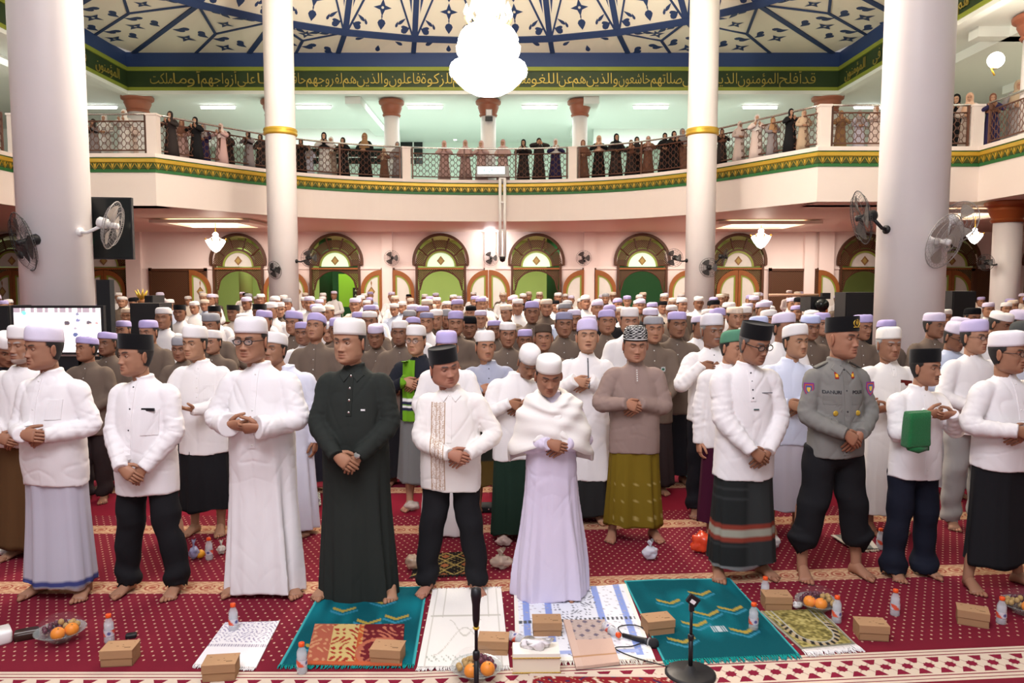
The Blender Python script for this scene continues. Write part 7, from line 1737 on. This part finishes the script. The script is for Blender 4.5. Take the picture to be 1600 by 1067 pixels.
fan(1346, 340, 8.95, .62, -1.72, .2, 0, onpillar(P_OR, .375, -.92, z_(358, 8.9), 0), 'big black wall fan on the left side of the thick right pillar')
fan(1476, 377, 8.62, .62, .5, .3, -.3, onpillar(P_OR, .375, .7, z_(385, 8.8), 0), 'grey wall fan on the right side of the thick right pillar', True)
fan(1496, 348, 9.0, .52, 2.0, .3, 0, onpillar(P_OR, .375, .97, z_(372, 9.0), 0), 'second grey fan facing away behind the thick right pillar', True)
fan(429, 422, 19.5, .46, -.5, .2, 0, onpillar(P_IL, .375, -.55, z_(420, 19.6), 0), 'wall fan on the near side of the left gold-collared pillar')
fan(484, 403, 19.6, .46, .6, .1, 0, onpillar(P_IL, .375, .95, z_(408, 19.8), 0), 'wall fan on the right side of the left gold-collared pillar')
fan(1053, 403, 19.6, .46, -.5, .1, 0, onpillar(P_IR, .375, -.95, z_(407, 19.8), 0), 'wall fan on the left side of the right gold-collared pillar')
fan(1108, 418, 19.5, .48, -.3, .1, 0, onpillar(P_IR, .375, .5, z_(418, 19.6), 0), 'wall fan on the near side of the right gold-collared pillar')
fan(1133, 402, 19.8, .44, 1.25, .2, 0, onpillar(P_IR, .375, .97, z_(410, 20), 0), 'edge-on wall fan on the right side of the right gold-collared pillar')
for px, lab in ((612, 'wall fan on the back wall between the left pillar and the pale green arch'), (767, 'wall fan on the back wall below the bright wall lamp'), (912, 'wall fan on the back wall right of the hanging pole')): fan(px, 403, WD-.38, .6, 0, .1, 0, (at(px, 408, WD).x, WD-.2, at(px, 408, WD).z), lab)
fan(1540, 410, 19.0, .4, -.9, .1, 0, (12.1, 19.2, z_(412, 19)), 'small wall fan on the far right lower column')

# ------------------------------------------------------------------ lamps
CZ = 14.0; t = thing('chandelier', 'great glowing tiered crystal chandelier hanging under the dome', 'chandelier', (at(763, 75, CZ).x, CZ, 0))
zc = lambda py: at(763, py, CZ).z; k_ = CZ/FPX
def tier(name, prof, n=40, scal=0, f=10):
    R = []
    for py, r in prof: a = np.arange(n)*2*pi/n; q = r*k_*(1+scal*np.cos(a*f)); R.append(np.stack([q*np.cos(a), q*np.sin(a), np.full(n, zc(py))], -1))
    MB().loft(np.array(R)).build(name, M['crystal'], t)
tier('lower_bowl', [(151, 4), (147, 22), (138, 38), (126, 50), (115, 57), (108, 59), (101, 56), (96, 46), (94, 30)], 48, .012, 24)
tier('middle_tier', [(96, 40), (88, 44), (80, 47), (72, 48), (66, 43), (62, 45), (54, 42), (46, 36), (40, 26), (32, 16)], 48, .03, 16)
tier('upper_tier', [(34, 12), (24, 11), (17, 16), (12, 23), (2, 25), (-10, 23), (-18, 14), (-22, 6)], 40, .03, 12)
b = MB(); b.lathe([(.05, zc(-20)), (.03, 15.2)], 10); b.build('stem', M['gold'], t)
for i in range(10):
    a = i*2*pi/10+.2; b = MB(); b.tube([(r*k_*math.cos(a), r*k_*math.sin(a), zc(py)) for r, py in ((10, 34), (20, 40), (30, 38), (35, 30), (33, 24))], .018, 6); b.build('arm', M['gold'], t)
    b = MB(); b.lathe([(.01, -.06), (.05, -.02), (.055, .03), (.03, .09), (.002, .16)], 10, (33*k_*math.cos(a), 33*k_*math.sin(a), zc(22))); b.build('candle_shade', M['crystal'], t)
drop = None
for r, py, n in ((58, 109, 36), (47, 76, 30), (25, 6, 18)):
    for i in range(n):
        a = i*2*pi/n
        if drop is None:
            b = MB(); b.lathe([(.002, -.11), (.018, -.05), (.012, -.02), (.003, 0)], 6); drop = b.build('crystal_drop', M['crystal'], t, False); o = drop
        else: o = clone(drop, t)
        o.location = (r*k_*math.cos(a), r*k_*math.sin(a), zc(py))
point('chandelier_glow', (at(763, 75, CZ).x, CZ-1.2, zc(60)), 1600, (1, .86, .70), .6)
def small_chandelier(px, py, D, w, label, watts):
    c = at(px, py, D); s_ = w*D/FPX/2; t = thing('chandelier', label, 'chandelier', c, 0, 'small chandeliers of the aisles')
    b = MB(); b.lathe([(.01*s_, -1.1*s_), (.35*s_, -.9*s_), (.7*s_, -.45*s_), (.95*s_, 0), (1.0*s_, .2*s_), (.6*s_, .3*s_), (.25*s_, .55*s_), (.3*s_, .8*s_), (.1*s_, 1.0*s_)], 20); b.build('crystal_body', M['crystal'], t)
    for i in range(8):
        a = i*pi/4; b = MB(); b.tube([(.3*s_*math.cos(a), .3*s_*math.sin(a), .1*s_), (.9*s_*math.cos(a), .9*s_*math.sin(a), .0), (1.1*s_*math.cos(a), 1.1*s_*math.sin(a), .35*s_)], .07*s_, 5); b.build('arm', M['gold'], t)
    b = MB(); b.lathe([(.012, .9*s_), (.012, 3.93-c.z)], 8); b.build('chain', M['gold'], t)
    point('small_chandelier_glow', (c.x, c.y, c.z-.6), watts, (1, .80, .6), .2)
small_chandelier(337, 378, 25, 30, 'small glowing chandelier in the aisle left of the third arch', 40); small_chandelier(1189, 372, 26, 30, 'small glowing chandelier in the aisle right of the eighth arch', 40); small_chandelier(1523, 368, 22.5, 24, 'small glowing chandelier left of the far right column', 40)
c = at(766, 374, WD-.3); t = thing('wall_lamp', 'glowing tall wall lamp on the pilaster between the two pale green arches', 'lamp', c); b = MB(); b.lathe([(.05, -.32), (.13, -.2), (.16, .1), (.12, .3), (.05, .36)], 16); b.build('glass_shade', M['lamp'], t); MB().box((0, .08, 0), (.12, .1, .3)).build('bracket', M['gold'], t, False)
point('wall_lamp_glow', (c.x, c.y-.5, c.z+.1), 30, (.95, .93, 1), .2)
c = at(1556, 94, 17.2); t = thing('wall_sconce', 'dazzling wall sconce on the far right upper column', 'lamp', c); b = MB(); b.ball((0, 0, 0), .17, 14, 10); b.build('glass_globe', M['lamp'], t); b = MB(); b.tube([(0, .02, -.32), (-.06, 0, -.24), (-.1, 0, -.18), (0, 0, -.15)], .02, 6); b.build('scroll_bracket', M['gold'], t); b = MB(); b.tube([(0, .0, -.16), (.1, .1, -.14), (.15, .3, -.1)], .02, 6); b.build('arm', M['gold'], t)
point('sconce_glow', (c.x-.3, c.y-.4, c.z), 60, (1, .88, .7), .2)
# clock and hanging pole
c = at(770, 268, 25.05); t = thing('digital_clock', 'glowing digital clock board hung on the middle of the balcony railing', 'clock', c)
MB().box((0, 0, 0), (1.05, .1, .34)).build('case', M['grey'], t, False); clk = mat('clock_display', (.75, 1, .92), emit=3.0); MB().box((-.05, -.055, .03), (.86, .02, .22)).build('display', clk, t, False)
b = MB(); b.box((0, .1, -.02), (.08, .16, .3)); b.build('hanger', M['rail'], t, False)
b = text_mesh('16:26 05', .2, .003); b.materials.append(mat('clock_digit', (.05, .35, .25), .5)); o = link('lettering', b, t); o.location = (-.05, -.068, .03); o.rotation_euler = (pi/2, 0, 0)
c = at(785, 290, 25.0); zt, zb = at(785, 279, 25).z, at(785, 402, 25).z; t = thing('hanging_pole', 'slim white double pole with black tip hanging below the digital clock', 'pole', (c.x, 25.0, 0))
for x in (-.075, .075): b = MB(); b.tube([(x, 0, zb), (x, 0, zt)], .05, 8); b.build('rod', M['white'], t)
for z in (zb+.05, lerp(zb, zt, .35), lerp(zb, zt, .7), zt): MB().box((0, 0, z), (.22, .08, .05)).build('cross_tie', M['white'], t, False)
b = MB(); b.lathe([(.001, zb-.16), (.08, zb-.12), (.10, zb-.04), (.10, zb+.02)], 14); b.build('black_tip', M['black'], t)
MB().box((0, .2, zt-.1), (.06, .36, .06)).build('wall_bracket', M['grey'], t, False)
# ------------------------------------------------------------------ screen, speakers, camera
def tvc(u, v):
    c = np.array((1.0, .95, .97))
    if v < .10: c = np.array((.35, .28, .32)) if math.sin(u*47)*math.sin(u*23+1) > -.1 else np.array((.95, .85, .8))
    if .20 < v < .42 and math.sin(v*60+u*6) > .6: c = np.array((1, .86, .70))
    for cx, cy, r, k in ((.30, .30, .03, (.9, .6, .6)), (.46, .32, .03, (.95, .75, .7)), (.61, .34, .035, (.10, .08, .1)), (.73, .14, .02, (.2, .2, .3)), (.735, .28, .025, (.2, .2, .35)), (.86, .33, .03, (.12, .1, .12)), (.88, .38, .025, (.8, .55, .5)), (.95, .34, .02, (.5, .3, .3)), (.70, .60, .03, (.1, .12, .25)), (.12, .11, .03, (.2, .6, .55)), (.70, .46, .02, (.4, .35, .4))):
        if ((u-cx)/1.0)**2+((v-cy)/1.6)**2 < r*r: c = np.array(k)
    return c
D = 7.95; q = [at(22, 483, D), at(158, 480, D), at(158, 548, D), at(24, 552, D)]; c = sum((Vector(x) for x in q), Vector())/4; t = thing('television', 'bright television screen on a stand in front of the thick left pillar', 'television', (c.x, D, 0))
w = q[1].x-q[0].x; h = q[0].z-q[3].z
MB().box((0, .03, c.z), (w+.05, .05, h+.05)).build('bezel', M['black'], t, False)
b = MB(); nx, ny = 100, 54; P = [[(lerp(-w/2, w/2, i/(nx-1)), -.002, lerp(c.z+h/2, c.z-h/2, j/(ny-1))) for i in range(nx)] for j in range(ny)]; b.grid(np.array(P)[:, ::-1], np.array([[tvc(i/(nx-1), j/(ny-1)) for i in range(nx)] for j in range(ny)])[:, ::-1]); b.build('screen', mat('lit_screen', attr=True, emit=1.25), t, False)
for x in (-.2, .2): MB().box((x, .08, (c.z-h/2)/2), (.06, .06, c.z-h/2)).build('stand_leg', M['black'], t, False)
MB().box((0, .08, .03), (.7, .5, .05)).build('base', M['black'], t, False); MB().box((0, .07, c.z-h/2-.25), (.8, .04, .4)).build('front_cloth', M['blackr'], t, False)
def speaker_box(px0, px1, py, D, hgt, label, group='black loudspeakers', pole=True):
    a, b_ = at(px0, py, D), at(px1, py, D); w = b_.x-a.x; t = thing('loudspeaker', label, 'speaker', ((a.x+b_.x)/2, D+.2, 0), 0, group); zt = a.z
    MB().box((0, 0, zt-hgt/2), (w, .38, hgt)).build('cabinet', M['black'], t, False); MB().box((0, -.195, zt-hgt/2), (w*.9, .015, hgt*.93)).build('grille', M['blackr'], t, False)
    b = MB(); b.lathe([(.03, .05), (.03, zt-hgt)], 10); b.build('pole', M['black'], t)
    for k in range(3): an = k*2.1+.5; b = MB(); b.tube([(0, 0, .5), (.35*math.cos(an), .35*math.sin(an), .012)], .014, 6); b.build('leg', M['black'], t)
    return t
speaker_box(-8, 13, 478, 8.1, .62, 'black loudspeaker left of the bright television'); speaker_box(202, 248, 474, 10.2, .75, 'black loudspeaker right of the tall black post'); speaker_box(1322, 1371, 457, 11.2, 1.0, 'tall black loudspeaker left of the thick right pillar'); speaker_box(1489, 1526, 455, 11.4, .6, 'smaller black loudspeaker right of the thick right pillar')
speaker_box(225, 238, 462, 11.2, .3, 'small black monitor speaker above the loudspeaker by the post')
c = at(174, 357, 9.45); t = thing('flat_television', 'switched-off black television fixed to the right side of the thick left pillar', 'television', c, .15)
w, h = 64*9.45/FPX, 95*9.45/FPX; MB().box((0, 0, 0), (w, .07, h)).build('casing', M['black'], t, False); MB().box((0, -.038, 0), (w*.94, .01, h*.95)).build('dark_screen', M['night'], t, False); MB().box((-.2, .08, 0), (.4, .1, .12)).build('wall_mount', M['grey'], t, False); MB().box((-w*.42, -.045, -h*.22), (.02, .01, .03)).build('indicator_light', mat('green_led', (.05, 1, .4), emit=3), t, False)
c = at(164, 437, 8.62); t = thing('black_post', 'tall black post between the television and the loudspeaker', 'post', (c.x, 8.62, 0)); MB().box((0, 0, c.z/2), (.15, .1, c.z)).build('column', M['blackr'], t, False); MB().box((0, 0, .03), (.5, .5, .05)).build('base_plate', M['black'], t, False)
g = at(1270, 475, 11.3); t = thing('video_camera', 'black video camera on a tripod in the crowd before the wooden screen', 'camera', (g.x, 11.3, 0))
z = g.z; MB().box((0, 0, z), (.22, .4, .22)).build('body', M['black'], t, False); b = MB(); b.tube([(0, -.2, z), (0, -.38, z)], [.07, .085], 14); b.build('lens', M['night'], t); MB().box((.16, -.05, z+.12), (.12, .08, .09)).build('viewfinder', M['black'], t, False)
b = MB(); b.tube([(-.65, 0, z+.13), (.08, 0, z+.13)], .022, 8); b.build('boom_arm', mat('tan_boom', (.5, .28, .18), .5), t)
for k in range(3): an = k*2.1; b = MB(); b.tube([(0, 0, z-.12), (.4*math.cos(an), .4*math.sin(an), .012)], .02, 6); b.build('leg', M['black'], t)
g = at(234, 452, 11.6); t = thing('gold_ornament', 'small gold leafy ornament on a stand above the loudspeaker by the post', 'ornament', (at(221, 452, 11.6).x, 11.6, 0)); zt = at(221, 470, 11.6).z
b = MB(); b.lathe([(.12, 0), (.10, .05), (.03, .1), (.03, zt-.1), (.07, zt), (.03, zt+.02)], 14); b.build('pedestal', M['wood'], t)
for k in range(7):
    b = MB(); an = k*.9; b.tube([(0, 0, zt), (.05*math.cos(an), .05*math.sin(an), zt+.08), (.09*math.cos(an), .09*math.sin(an), zt+.14+.02*(k % 3))], [.012, .022, .004], 6); b.build('leaf', M['gold'], t)
